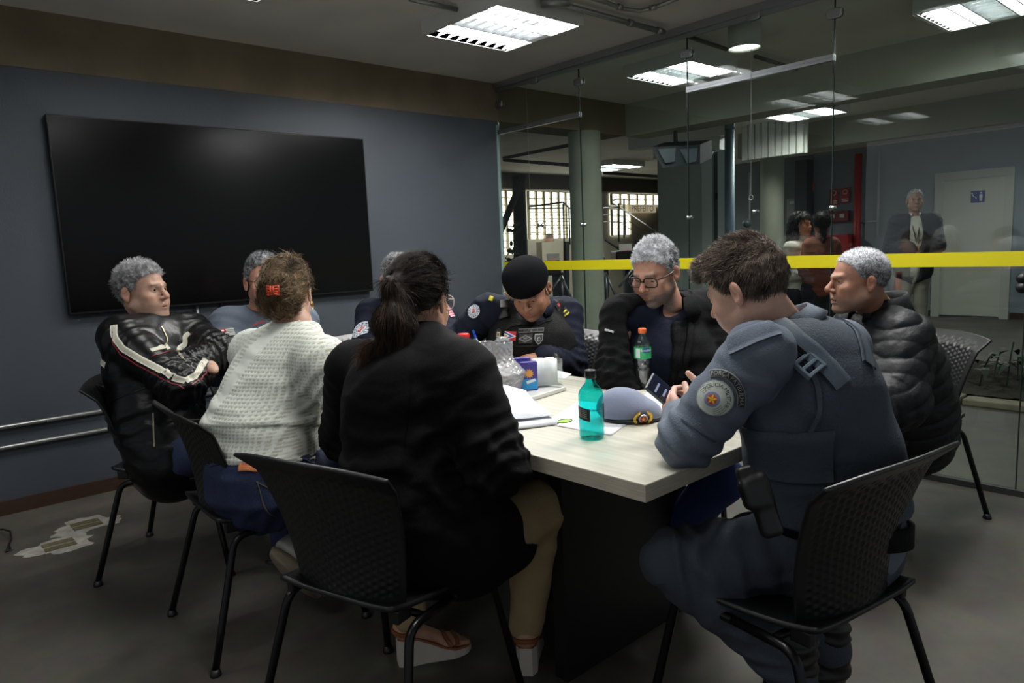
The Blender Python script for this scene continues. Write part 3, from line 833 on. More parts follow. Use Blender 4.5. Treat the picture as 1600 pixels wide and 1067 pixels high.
# red fire-fighting corner, part of the same reflection built as solid things
fr = mat('fire_red', (168, 36, 34), 0.5)
tag(MB().tube([(XD - 0.1, 4.80, 0), (XD - 0.1, 4.80, 2.5)], 0.055, 14).build('fire_pipe', fr, smooth=True), 'red vertical fire pipe on the hall wall', 'pipe')
hb = empty('hose_cabinet', (XD - 0.15, 5.15, 0.9)); tag(hb, 'red fire hose cabinet left of the red pipe', 'cabinet')
MB().box((XD - 0.15, 5.22, 0.97), (0.22, 0.70, 0.60)).build('body', fr, hb, bevel=0.01)
MB().lathe([(0, 0.006), (0.03, 0.004), (0.03, 0)], (XD - 0.265, 5.05, 1.0), 16, R=[[0, 0, -1], [0, 1, 0], [1, 0, 0]]).build('latch', M_alu, hb)
tag(MB().tube([(XD - 0.03, 4.52, 1.2), (XD - 0.03, 4.52, 2.5)], 0.018, 8).tube([(XD - 0.03, 4.52, 1.45), (XD - 0.03, 4.86, 1.45)], 0.012, 8).build('wall_conduit', mat('pale_conduit', (170, 176, 178), 0.5), smooth=True), 'pale conduit on the hall wall right of the red pipe', 'pipe')
for (y0, y1, z0, z1, nm, l) in ((5.14, 5.28, 1.74, 2.0, 'extinguisher_sign', 'red extinguisher sign left of the red pipe'), (4.96, 5.10, 1.76, 2.0, 'hose_sign', 'red and white square fire sign next to the red pipe')):
    s_ = empty(nm, (XD - 0.02, (y0 + y1) / 2, z0)); tag(s_, l, 'sign')
    MB().box2((XD - 0.02, y0, z0), (XD - 0.01, y1, z1)).build('plate', fr, s_)
    n = 20; a_ = np.linspace(0, 2 * PI, n)
    MB().tube([(XD - 0.024, (y0 + y1) / 2 + 0.035 * math.cos(t), z1 - 0.06 + 0.035 * math.sin(t)) for t in a_], 0.006, 6).build('symbol', MATS['sign_white'], s_)
    MB().box2((XD - 0.024, y0 + 0.02, z0 + 0.06), (XD - 0.02, y1 - 0.02, z0 + 0.075)).box2((XD - 0.024, y0 + 0.02, z0 + 0.03), (XD - 0.02, y1 - 0.02, z0 + 0.045)).build('wording_line', MATS['sign_white'], s_)
s_ = empty('alarm_box', (XD - 0.04, 5.12, 1.55)); tag(s_, 'dark red alarm call box below the fire signs', 'alarm')
MB().box((XD - 0.04, 5.12, 1.56), (0.08, 0.34, 0.17)).build('body', mat('alarm_red', (120, 34, 40), 0.5), s_, bevel=0.008)
for yy in (5.20, 5.05): MB().box((XD - 0.083, yy, 1.565), (0.006, 0.07, 0.06)).build('button_plate', MATS['dispenser_white'], s_)
s_ = empty('exit_sign', (XD + 0.08, 5.68, 2.08)); tag(s_, 'small red sign high on the dark niche wall', 'sign')
MB().box((XD + 0.085, 5.72, 2.08), (0.012, 0.30, 0.12)).build('plate', mat('exit_red', (190, 36, 36), 0.5, emit=(190, 30, 30), estr=0.10), s_)
MB().box((XD + 0.077, 5.72, 2.10), (0.004, 0.22, 0.012)).box((XD + 0.077, 5.72, 2.06), (0.004, 0.22, 0.012)).build('wording_line', MATS['sign_white'], s_)
s_ = empty('switchboard', (XD + 0.07, 5.88, 1.72)); tag(s_, 'grey electric panel box behind the women talking', 'panel box')
MB().box((XD + 0.06, 5.86, 1.70), (0.10, 0.34, 0.42)).build('box', mat('panel_grey', (120, 130, 134), 0.5), s_, bevel=0.006)
MB().box((XD + 0.008, 5.93, 1.84), (0.006, 0.08, 0.04)).build('label_plate', MATS['dispenser_white'], s_)
tag(MB().box((XD - 0.13, 5.66, 1.25), (0.22, 0.20, 2.5)).build('pilaster', mat('dark_pilaster', (56, 62, 66), 0.8)), 'dark pilaster between the two lengths of hall wall', 'pilaster')
tag(MB().box((9.6, 5.08, 1.15), (0.18, 0.16, 2.3), rz=0.4).build('dark_post', mat('charcoal_post', (44, 50, 56), 0.6)), 'charcoal square post left of the second round column', 'post')
cm = empty('wall_phone', tuple(P(1170, 348, 9.0))); tag(cm, 'small round grey device on the charcoal post', 'device')
MB().sphere(P(1167, 349, 8.9), 0.055, 16, 10).build('body', mat('device_grey', (70, 78, 84), 0.4), cm, smooth=True)
MB().tube([P(1171, 270, 8.9), P(1171, 345, 8.9)], 0.012, 6).build('cord', M_alu, cm)

# planting bed
pb = empty('planting_bed', (6.8, 0, 0)); tag(pb, 'low planting bed of dark soil on the hall floor beyond the glass', 'planter')
def curb():
    mb = MB(); ys = np.linspace(2.55, -2.5, 12)
    for k in range(11): mb.box2((5.84, ys[k + 1] + 0.006, 0), (6.0, ys[k] - 0.006, 0.055 + 0.006 * math.sin(k * 2.3)))
    mb.box2((5.84, 2.55, 0), (7.7, 2.68, 0.055)).box2((7.6, -2.5, 0), (7.72, 2.55, 0.055))
    return mb
curb().build('stone_curb', mat('stone_curb', (128, 120, 104), 0.9, var=0.15, vscale=12, bump=0.4, bscale=30), pb, bevel=0.01)
gx, gy = np.meshgrid(np.linspace(5.99, 7.61, 90), np.linspace(-2.5, 2.56, 240), indexing='ij')
pp = np.stack([gx.ravel(), gy.ravel(), gx.ravel() * 0], 1)
pp[:, 2] = 0.05 + 0.02 * fbm(pp * 6 + 4, 3) + 0.022 * np.maximum(vnoise(pp * 38), 0)
I = np.arange(90 * 240).reshape(90, 240)
mesh_np('soil', pp, [np.stack([I[:-1, :-1].ravel(), I[1:, :-1].ravel(), I[1:, 1:].ravel(), I[:-1, 1:].ravel()], 1)], mat('soil', (40, 34, 28), 0.95, var=0.5, vscale=60), pb)
M_leaf = mat('dark_leaf', (30, 46, 28), 0.5)
PL_ = ['tallest of the left ones', 'drooping one in the middle', 'short one right of the middle', 'tallest and leafiest of them all', 'rightmost of them', 'half hidden behind the puffer jacket', 'smallest one by the puffer jacket']
def sprig(x, y, h, n, k):
    r = empty('young_plant', (x, y, 0.06))
    tag(r, 'young leafy plant in the dark planting bed, ' + PL_[k], 'plant', 'young plants in the planting bed')
    lean = rng.normal(size=2) * 0.05
    MB().tube([(0, 0, -0.03), (lean[0] * .5, lean[1] * .5, h * .6), (lean[0], lean[1], h)], 0.006, 5).build('stem', M_leaf, r, world=False)
    mb = MB()
    for j in range(n):
        a = j * 2.4 + k; z = h * (0.45 + 0.55 * j / n); L = 0.16 + 0.08 * rng.random()
        d = np.array([math.cos(a), math.sin(a), 0.35]); s = np.array([-math.sin(a), math.cos(a), 0])
        pts = []; W = [0.0, 0.022, 0.03, 0.02, 0.0]
        b0 = np.array([lean[0] * z / h, lean[1] * z / h, z])
        for i in range(5):
            t = i / 4; c = b0 + d * L * t - np.array([0, 0, 0.16 * t * t * L * 4])
            pts += [c - s * W[i], c + s * W[i]]
        mb.add(pts, [[2 * i, 2 * i + 1, 2 * i + 3, 2 * i + 2] for i in range(4)])
    mb.build('leaves', M_leaf, r, world=False)
for k, (px, py, h, n) in enumerate([(1508, 585, 0.26, 5), (1530, 600, 0.22, 4), (1552, 590, 0.2, 3), (1573, 600, 0.32, 7), (1590, 595, 0.24, 5), (1470, 575, 0.18, 4), (1455, 580, 0.12, 3)]):
    c = zc(px, py, 0.05); sprig(float(c[0]), float(c[1]), h, n, k)

# ------------------------------------------------------------------ people: shared builders
R_, U_, B_ = RC[:, 0], RC[:, 1], RC[:, 2]          # photo right, up, towards the lens
ZV = np.array([0, 0, 1.0])
def cdir(r, b, z=0.0):
    """direction from its share to the photo's right, towards the lens and upwards"""
    rr = unit([R_[0], R_[1], 0]); bb = unit([B_[0], B_[1], 0])
    return unit(rr * r + bb * b + ZV * z)

def head_frame(look, roll=0.0):
    f = unit(look); rt = unit(np.cross(f, ZV)); up = np.cross(rt, f)
    if roll:
        c, s = math.cos(roll), math.sin(roll); rt, up = rt * c + up * s, up * c - rt * s
    return np.stack([rt, f, up], 1)

def lerp(a, b, t): return a + (b - a) * t

M_skin = mat('skin', (200, 150, 125), 0.48, vcol=True, sss=0.12, bump=0.12, bscale=260)
M_hair = mat('hair', (60, 50, 40), 0.5, vcol=True, spec=0.2)
M_eye = mat('eye', (235, 230, 225), 0.12, vcol=True)

def head_prims(woman=False, open_=0.0045, lid=0.0, jaw=1.0, full=1.0, mouth=0.0, nose=1.0):
    p = []
    A = p.append
    A(ell((0, -0.012, 0.038), (0.0745, 0.098, 0.087), k=0.0))
    A(ell((0, 0.028, -0.012), (0.0625, 0.064, 0.088), k=0.02))
    A(ell((0, 0.038, -0.062), (0.050 * jaw, 0.047, 0.044), k=0.03))
    for s in (-1, 1):
        A(cap((s * 0.055 * jaw, 0.000, -0.050), (s * 0.018, 0.070, -0.096), 0.0175, 0.015, k=0.03))
        A(ell((s * 0.043, 0.064, -0.018), (0.021 * full, 0.022, 0.018), k=0.022))
        A(ell((s * 0.036, 0.060, -0.050), (0.020 * full, 0.026, 0.022), k=0.03))
        A(ell((s * 0.031, 0.094, 0.010), (0.0165, 0.013, 0.0115), k=0.012, sub=True))
    A(ell((0, 0.080, -0.096), (0.019, 0.017, 0.015), k=0.016))
    br = 0.012 if woman else 0.0135
    A(cap((-0.036, 0.079, 0.027), (-0.010, 0.090, 0.024), 0.009, br * .8, k=0.014)); A(cap((0.036, 0.079, 0.027), (0.010, 0.090, 0.024), 0.009, br * .8, k=0.014))
    for s in (-1, 1):
        e = np.array([s * 0.0315, 0.0745, 0.0085])
        A(ell(e, (0.0152, 0.0142, 0.0138), k=0.003))                                   # lids
        A(ell(e + [0, 0.014, -0.0012 - lid], (0.0122, 0.009, open_), k=0.0012, sub=True))      # the opening between them
    n = nose
    A(cap((0, 0.088, 0.018), (0, 0.112 * (0.94 + 0.06 * n), -0.018), 0.0068, 0.0098 * n, k=0.010))
    A(ell((0, 0.113 * (0.94 + 0.06 * n), -0.023), (0.0108 * n, 0.0105, 0.0095), k=0.007))
    for s in (-1, 1):
        A(ell((s * 0.0125 * n, 0.099, -0.026), (0.0072, 0.0095, 0.0075), k=0.006))
        A(ell((s * 0.0062, 0.107, -0.0335), (0.0036, 0.005, 0.0028), k=0.002, sub=True))
    A(ell((0, 0.082, -0.060), (0.026, 0.019, 0.020), k=0.014))
    A(cap((-0.019, 0.0905, -0.0575), (0, 0.1005, -0.0545), 0.0032, 0.0048, k=0.005)); A(cap((0.019, 0.0905, -0.0575), (0, 0.1005, -0.0545), 0.0032, 0.0048, k=0.005))
    dz = mouth
    A(cap((-0.016, 0.0905, -0.0645 - dz), (0.016, 0.0905, -0.0645 - dz), 0.0048, 0.0048, k=0.006)); A(ell((0, 0.0965, -0.0655 - dz), (0.012, 0.0055, 0.005), k=0.005))
    A(cap((-0.022, 0.093, -0.0605 - dz * .5), (0.022, 0.093, -0.0605 - dz * .5), 0.0008 + dz * .45, k=0.0015, sub=True))
    A(ell((0, 0.106, -0.0606 - dz * .5), (0.018, 0.014, 0.0009 + dz * .5), k=0.002, sub=True))
    for s in (-1, 1):
        Rr = np.array([[math.cos(.35 * s), -math.sin(.35 * s), 0], [math.sin(.35 * s), math.cos(.35 * s), 0], [0, 0, 1]])
        c = np.array([s * 0.0815, -0.012, 0.0])
        A(ell(c, (0.0070, 0.0170, 0.0285), R=Rr, k=0.005))
        A(ell(c + [0, 0.003, -0.022], (0.006, 0.010, 0.013), R=Rr, k=0.006))
        A(ell(c + [s * 0.0070, 0.004, 0.002], (0.0065, 0.0105, 0.0185), R=Rr, k=0.003, sub=True)); A(ell(c + [s * 0.004, -0.002, 0.010], (0.003, 0.008, 0.010), R=Rr, k=0.003))
    return p

def head_colors(V, tone, brow, beard=None, beard_amt=0.0, red=0.5, woman=False, cropped=None, crop_col=None):
    """V local. Skin, lips, brows and stubble are where they are on the face itself"""
    n = len(V); x, y, z = V[:, 0], V[:, 1], V[:, 2]; ax = np.abs(x)
    c = np.tile(np.array(lin(tone)), (n, 1)); f = fbm(V * 60, 3)
    c = c * (1 + 0.07 * f)[:, None]
    def mixin(col, m): 
        nonlocal c
        m = np.clip(m, 0, 1)[:, None]; c = c * (1 - m) + np.array(lin(col)) * m
    redc = tuple(np.array(tone) * np.array([0.98, 0.76, 0.72]))
    g = lambda cx, cy, cz, r: np.exp(-(((ax - cx) ** 2 + (y - cy) ** 2 + (z - cz) ** 2) / r ** 2))
    mixin(redc, red * 0.6 * (0.8 * g(0, 0.115, -0.022, 0.016) + 0.55 * g(0.045, 0.07, -0.02, 0.022) + 0.7 * g(0.085, -0.012, 0, 0.028)))
    mixin(tuple(np.array(tone) * 0.80), 0.55 * g(0.031, 0.085, -0.004, 0.012))
    if beard is not None:
        line = -0.028 - 0.45 * np.clip(0.075 - y, 0, 1) * 0 
        jawm = np.clip((-0.036 - z) / 0.02, 0, 1) * np.clip((y + 0.005) / 0.02, 0, 1)
        side = np.clip((0.0 - z) / 0.02, 0, 1) * np.clip(1 - np.abs(y - 0.012) / 0.022, 0, 1) * (ax > 0.05)
        must = np.clip(1 - np.abs(z + 0.046) / 0.009, 0, 1) * np.clip(1 - ax / 0.030, 0, 1) ** .5 * (y > 0.075)
        lips = np.exp(-((ax / 0.020) ** 4 + ((z + 0.060) / 0.0075) ** 4)) * (y > 0.085)
        chk = np.clip(1 - (np.clip(y - 0.05, 0, 1) / 0.03) * (z > -0.05), 0.25, 1)
        m = np.maximum(np.maximum(jawm * chk, side), must) * (1 - lips)
        m = m * (0.8 + 0.35 * vnoise(V * 420)) * beard_amt
        mixin(beard, m)
    lips = np.exp(-((ax / 0.0205) ** 4 + ((z + 0.0605) / 0.0095) ** 4)) * (y > 0.086)
    mixin((176, 96, 92) if woman else (158, 98, 88), lips * (0.75 if woman else 0.6))
    bz = 0.0295 + 0.10 * (0.022 - ax) * (ax > 0.022) 
    bm = np.clip(1 - np.abs(z - bz) / 0.0055, 0, 1) * (ax > 0.009) * (ax < 0.046) * (y > 0.055)
    mixin(brow, np.sqrt(bm) * (0.75 + 0.3 * vnoise(V * 500)))
    if cropped is not None:
        m = np.clip((z - hairline(y, cropped)) / 0.012, 0, 1) * (0.85 + 0.3 * vnoise(V * 400))
        mixin(crop_col, m * 0.85)
    return np.clip(c, 0, 1)

HL_MALE = ([-0.12, -0.085, -0.045, -0.028, -0.012, 0.004, 0.022, 0.036, 0.052, 0.066, 0.080, 0.12], [-0.062, -0.060, -0.040, -0.005, 0.034, 0.012, 0.022, 0.050, 0.068, 0.080, 0.086, 0.092])
HL_FULL = ([-0.12, -0.085, -0.045, -0.028, -0.012, 0.004, 0.022, 0.036, 0.052, 0.066, 0.080, 0.12], [-0.075, -0.070, -0.055, -0.010, 0.034, 0.000, 0.012, 0.038, 0.056, 0.068, 0.076, 0.080])
def hairline(y, which=HL_MALE): return np.interp(y, which[0], which[1])

def hair_shell(t_top, t_side, line=HL_MALE, extra=()):
    def f(X, Y, Z):
        q = np.sqrt((X / (0.0745 + t_side)) ** 2 + ((Y + 0.012) / (0.098 + t_side)) ** 2 + ((Z - 0.038) / (0.087 + t_top)) ** 2) + 1e-9
        d = (q - 1) * 0.085
        h = (hairline(Y, line) - Z) * 0.75
        k = 0.006; hh = np.maximum(k - np.abs(d - h), 0) / k
        return np.maximum(d, h) + hh * hh * k / 4
    return [fn((-0.10, -0.13, -0.09), (0.10, 0.11, 0.15), f, k=0.0)] + list(extra)

def strands(V, N, n, L, rad, dirf, colf, curl=0.5):
    """thin tapered locks rooted on the hair surface"""
    i = rng.integers(0, len(V), n); p = V[i]; nn = N[i]
    d = dirf(p, nn); d = d + rng.normal(size=d.shape) * curl; d = d - nn * np.minimum((d * nn).sum(1), 0)[:, None]
    d = d / (np.linalg.norm(d, axis=1)[:, None] + 1e-9)
    Ln = (L * (0.6 + 0.8 * rng.random(n)))[:, None]
    a = np.cross(d, nn); a /= (np.linalg.norm(a, axis=1)[:, None] + 1e-9); b = np.cross(d, a)
    rings = []
    for t, r, lift in ((0, 1, -0.12), (0.5, 0.9, 0.10), (1.0, 0.15, 0.02)):
        c = p + d * Ln * t + nn * Ln * lift
        for k in range(3):
            an = 2 * PI * k / 3
            rings.append(c + (a * math.cos(an) + b * math.sin(an)) * rad * r)
    VV = np.stack(rings, 1).reshape(-1, 3)
    base = np.arange(n)[:, None] * 9; Q = []
    for s in (0, 3):
        for k in range(3):
            k2 = (k + 1) % 3
            Q.append(base + np.array([[s + k, s + k2, s + 3 + k2, s + 3 + k]]))
    col = np.repeat(colf(p, nn), 9, 0)
    return VV, np.concatenate(Q), col

def place(V, c, R, s=1.0): return V * s @ np.asarray(R).T + np.asarray(c)

def hand_mesh(wrist, d, back, side, curl=0.5, spread=0.1, thumb=(0.5, 0.3), vox=0.0024, size=1.0, curls=None, extra=()):
    """side=+1: thumb on the x side. d = towards the fingers, back = dorsal direction"""
    y = unit(d); z = unit(np.asarray(back) - y * (np.asarray(back) @ y)); x = np.cross(y, z) * side
    p = [rbox((0, 0.045, 0), (0.036, 0.044, 0.0125), r=0.0125, k=0.004), ell((0.020, 0.030, -0.008), (0.018, 0.030, 0.014), k=0.012), ell((-0.022, 0.035, -0.006), (0.014, 0.034, 0.012), k=0.012),
         ell((0, -0.005, 0), (0.026, 0.030, 0.019), k=0.02), ell((0, -0.05, 0), (0.027, 0.06, 0.021), k=0.02)]
    xs = (0.0275, 0.0095, -0.0090, -0.0270); ln = (1.0, 1.1, 1.02, 0.82); ys = (0.086, 0.090, 0.086, 0.078)
    for i in range(4):
        a0 = np.array([xs[i], ys[i], 0.0]); cc = curls[i] if curls else curl * (1 + 0.12 * i)
        ang = 0.0; sp = spread * (1.5 - i) * 0.35; prev = a0 - [0, 0.015, 0]; r = 0.0092 - 0.0006 * (i == 3)
        p.append(cap(prev, a0, 0.010, r, k=0.006))
        for j, (seglen, w_) in enumerate(((0.044, 0.9), (0.027, 1.15), (0.021, 0.8))):
            ang += cc * w_
            dv = np.array([math.sin(sp) * math.cos(ang), math.cos(sp) * math.cos(ang), -math.sin(ang)])
            b0 = a0 + dv * seglen * ln[i]
            p.append(cap(a0, b0, r, r - 0.0009, k=0.002)); a0 = b0; r -= 0.0008
    ta, tb = thumb
    t0 = np.array([0.026, 0.012, -0.006]); t1 = t0 + 0.044 * unit([math.cos(ta) * .8, 0.75, -0.35 - tb * .4]); t2 = t1 + 0.033 * unit([math.cos(ta) * .45, 0.9, -0.25 - tb]); t3 = t2 + 0.026 * unit([0.1 - tb * .3, 0.95, -0.2 - tb])
    p += [cap(t0, t1, 0.0145, 0.011, k=0.012), cap(t1, t2, 0.0108, 0.0098, k=0.003), cap(t2, t3, 0.0098, 0.0082, k=0.002)]
    V, Q = sdf_mesh(p, vox)
    if side < 0: Q = Q[:, ::-1]
    Rm = np.stack([x, y, z], 1)
    return V * size @ Rm.T + np.asarray(wrist), Q

def skin_cols(V, tone, dark=0.0):
    c = np.tile(np.array(lin(tone)), (len(V), 1)); return np.clip(c * (1 + 0.10 * fbm(V * 40, 3))[:, None], 0, 1)

def torso(J, W, g=0.0, k=0.05, arms=True, rarm=(0.060, 0.052, 0.040), neckr=0.0, legs=False):
    """J joints; W = half widths (w, d) of pelvis, waist, chest; g grows everything"""
    hs = J['hipL'] - J['hipR']; ss = J['shL'] - J['shR']
    G = lambda w: (w[0] + g, w[1] + g)
    mid = (J['shL'] + J['shR']) / 2
    up = lerp(J['chest'], mid, 0.72)
    ms = unit(unit(hs) + unit(ss))
    p = [seg(J['pelvis'], J['waist'], G(W['pelvis']), G(W['waist']), hs, k=0), seg(J['waist'], J['chest'], G(W['waist']), G(W['chest']), ms, k=k),
         seg(J['chest'], up, G(W['chest']), G(W.get('upper', (W['chest'][0] * 0.95, W['chest'][1] * 0.75))), ss, k=k)]
    sr = W.get('shr', 0.058)
    p += [cap(J['shR'], J['shL'], sr + g, k=k), cap(J['neck'] - ZV * 0.02, J['shR'] + ZV * 0.01, sr * 0.9 + g, sr * 0.8 + g, k=k), cap(J['neck'] - ZV * 0.02, J['shL'] + ZV * 0.01, sr * 0.9 + g, sr * 0.8 + g, k=k)]
    if arms:
        for s in 'LR':
            p += [cap(J['sh' + s], J['el' + s], rarm[0] + g, rarm[1] + g, k=0.035), cap(J['el' + s], J['wr' + s], rarm[1] + g, rarm[2] + g, k=0.025)]
    return p

def leg_prims(J, g=0.0, r=(0.085, 0.062, 0.045), W=None):
    p = []
    hs = J['hipL'] - J['hipR']
    if W: p.append(seg(J['pelvis'] - ZV * .02, J['pelvis'] + ZV * 0.04, (W['pelvis'][0] + g, W['pelvis'][1] + g), (W['pelvis'][0] + g, W['pelvis'][1] + g), hs, k=0))
    for s in 'LR':
        p += [cap(J['hip' + s], J['kn' + s], r[0] + g, r[1] + g, k=0.05), cap(J['kn' + s], J['an' + s], r[1] + g, r[2] + g, k=0.03)]
    return p

def limb_spots(J, A=0.010):
    s = []
    for k in 'LR':
        a, b, c = J['sh' + k], J['el' + k], J['wr' + k]
        s.append((b, b - a, 0.10, A, 24)); s.append((b, c - b, 0.09, A * .8, 28)); s.append((lerp(b, c, .75), c - b, 0.07, A * .6, 34))
        s.append((a + (b - a) * .15, b - a, 0.10, A * .5, 18))
    s.append((J['waist'], J['chest'] - J['waist'], 0.20, A * .9, 13))
    return s

def collar(parent, name, c, up, front, r0, r1, h, m, gap=0.5, th=0.004, flare=0.0, n=40, back=0.0, spread=0.0, zf=0.0):
    """standing or folded collar: a band around the neck open at the front"""
    up = unit(up); f = np.asarray(front, float); f = unit(f - up * (f @ up)); s = np.cross(f, up)
    an = np.linspace(gap, 2 * PI - gap, n); rows = []
    prof = [(r0, 0), (lerp(r0, r1, .5), h * .5), (r1, h), (r1 + th, h + th * .3), (r1 + th + flare * .5, h * .6), (r0 + th + flare, h * .15)]
    for r, z in prof:
        rr = r * (1 + 0.04 * np.cos(2 * an))
        zz = z - zf * (1 + np.cos(an)) / 2 + back * (1 - np.cos(an)) / 2
        rows.append(np.asarray(c) + (np.cos(an) * rr)[:, None] * f + (np.sin(an) * rr)[:, None] * s + zz[:, None] * up)
    V = np.concatenate(rows); k = len(prof); Q = []
    for i in range(k):
        j = (i + 1) % k
        for a in range(n - 1): Q.append([i * n + a, i * n + a + 1, j * n + a + 1, j * n + a])
    V = V + 0.0015 * fbm(V * 30, 2)[:, None]
    return mesh_np(name, V, [np.array(Q)], m, parent)

class Surf:
    """nearest-point lookups on a garment, for trims and badges sewn onto it"""
    def __init__(s, V, Q):
        s.b = BVHTree.FromPolygons([tuple(v) for v in V], [tuple(int(i) for i in q) for q in Q]); s.ctr = V.mean(0)
        s.N = normals(V, Q); s.V = V; s.Q = Q
        me = 0
    def near(s, p):
        l, n, i, d = s.b.find_nearest(Vector(p)); n = np.array(n)
        vn = s.N[s.Q[i]].mean(0)
        if n @ vn < 0: n = -n
        return np.array(l), unit(vn)
    def ray(s, o, d):
        l, n, i, dist = s.b.ray_cast(Vector(o), Vector(d))
        if l is None: return None
        return np.array(l), unit(s.N[s.Q[i]].mean(0))

def toward(sf, p, tol=0.30):
    """the garment surface where the line of sight to p meets it"""
    o = np.array([0, 0, CAMH]); d = unit(np.asarray(p, float) - o); h = sf.ray(o, d)
    if h is not None and np.linalg.norm(h[0] - p) < tol: return h[0]
    return sf.near(p)[0]

def ribbon(parent, name, sf, pts, w_, m, lift=0.0015, step=0.008, th=0.0012, closed=False, cols=None, snap=True):
    pts = [toward(sf, p) if snap else np.asarray(p, float) for p in pts]; P2 = []
    for a, b in zip(pts[:-1], pts[1:]):
        k = max(1, int(np.linalg.norm(b - a) / step))
        for i in range(k): P2.append(lerp(a, b, i / k))
    P2.append(pts[-1]); S = []; 
    for p in P2:
        l, n = sf.near(p); S.append((l, n))
    L = np.array([a for a, b in S]); Nn = np.array([b for a, b in S])
    for _ in range(2):
        Nn[1:-1] = (Nn[:-2] + Nn[1:-1] * 2 + Nn[2:]); Nn /= np.linalg.norm(Nn, axis=1)[:, None]
        L[1:-1] = (L[:-2] + 2 * L[1:-1] + L[2:]) / 4
    T = np.gradient(L, axis=0); T /= (np.linalg.norm(T, axis=1)[:, None] + 1e-9)
    sd = np.cross(T, Nn); sd /= (np.linalg.norm(sd, axis=1)[:, None] + 1e-9)
    rows = []
    nn = len(L); cs = 5
    for u in np.linspace(-.5, .5, cs):
        q = L + sd * u * w_; r = []
        for i in range(nn):
            l, n = sf.near(q[i]); r.append(l + Nn[i] * lift)
        rows.append(np.array(r))
    V = np.stack(rows, 1)                       # nn, cs, 3
    top = V + Nn[:, None, :] * th; bot = V - Nn[:, None, :] * 0.003
    A = np.concatenate([top.reshape(-1, 3), bot.reshape(-1, 3)]); o = nn * cs; Q = []
    for i in range(nn - 1):
        for j in range(cs - 1):
            a = i * cs + j; Q.append([a, a + 1, a + cs + 1, a + cs])
        for j in (0, cs - 1):
            a = i * cs + j; Q.append([a, a + cs, a + cs + o, a + o])
    return mesh_np(name, A, [np.array(Q)], m, parent)

def badge(parent, name, sf, c, up, w_, h, paint, m, n=56, lift=0.0022, mask=None, normal=None, th=0.002):
    """an embroidered patch: a grid laid onto the garment, its own dyed colours by paint(u, v)"""
    l, nr = sf.near(toward(sf, c))
    if normal is not None: nr = unit(normal)
    up = np.asarray(up, float); up = unit(up - nr * (up @ nr)); rt = np.cross(up, nr)
    nv = max(8, int(n * h / w_)); U, Vv = np.meshgrid(np.linspace(-1, 1, n), np.linspace(-1, 1, nv), indexing='ij')
    pts = np.zeros((n, nv, 3)); hit = np.asarray(c, float) * 0
    for i in range(n):
        for j in range(nv):
            q = l + rt * U[i, j] * w_ / 2 + up * Vv[i, j] * h / 2
            r = sf.ray(q + nr * 0.05, -nr)
            if r is None or abs((r[0] - q) @ nr) > 0.045: pts[i, j] = sf.near(q)[0] + nr * lift
            else: pts[i, j] = r[0] + nr * lift
    for _ in range(2):
        pts[1:-1, 1:-1] = (pts[1:-1, 1:-1] * 2 + pts[:-2, 1:-1] + pts[2:, 1:-1] + pts[1:-1, :-2] + pts[1:-1, 2:]) / 6
    pts += nr * 0.001
    keep = np.ones((n, nv), bool) if mask is None else mask(U, Vv)
    I = np.arange(n * nv).reshape(n, nv)
    Q = np.stack([I[:-1, :-1].ravel(), I[1:, :-1].ravel(), I[1:, 1:].ravel(), I[:-1, 1:].ravel()], 1)
    Q = Q[keep.ravel()[Q].all(1)]
    used = np.unique(Q); re = np.full(n * nv, -1); re[used] = np.arange(len(used))
    col = paint(U.ravel()[used], Vv.ravel()[used])
    o = mesh_np(name, pts.reshape(-1, 3)[used], [re[Q]], m, parent, cols=col)
    so = o.modifiers.new('thickness', 'SOLIDIFY'); so.thickness = th; so.offset = 0
    return o, (l, nr, rt, up)

def arc_text(parent, name, sf, fr, s, size, rad, m, mid=90.0, cy=0.0, cx=0.0, lift=0.0045, flip=False, straight=False):
    """lettering bent along an arc on a garment; fr = frame of a badge"""
    l, nr, rt, up = fr
    V, T = text_arrays(s, size)
    if straight: x = V[:, 0] + cx; y = V[:, 1] + cy
    else:
        a = math.radians(mid) - V[:, 0] / rad * (1 if not flip else -1)
        rr = rad + V[:, 1] * (1 if not flip else -1)
        x = cx + np.cos(a) * rr; y = cy + np.sin(a) * rr
    out = []
    for i in range(len(V)):
        q = l + rt * x[i] + up * y[i]; r = sf.ray(q + nr * 0.05, -nr)
        z = 0.0 if r is None or abs((r[0] - q) @ nr) > 0.045 else (r[0] - q) @ nr
        out.append(q + nr * (z + lift))
    return mesh_np(name, np.array(out), [T], m, parent, smooth=False)

def colmap(*layers):
    """paint helper: layers of (mask function, sRGB)"""
    def f(u, v):
        c = np.zeros((len(u), 3))
        for mk, rgb in layers:
            mm = np.ones(len(u), bool) if mk is None else mk(u, v)
            c[mm] = lin(rgb)
        return c
    return f

def sit_legs(J, f, spread=0.10, thigh=0.44, knee_z=0.50, toe=0.0, ank=0.08, out=0.03, back=0.0):
    f = unit([f[0], f[1], 0]); l = np.array([-f[1], f[0], 0])
    for s, k in (('L', 1), ('R', -1)):
        h = J['pelvis'] + l * k * 0.09 - ZV * 0.01
        J.setdefault('hip' + s, h)
        kn = h + f * thigh + l * k * (spread - 0.09); kn[2] = knee_z
        J.setdefault('kn' + s, kn)
        a = J['kn' + s] - f * back + l * k * out; a = a.copy(); a[2] = ank
        J.setdefault('an' + s, a)
    return f, l

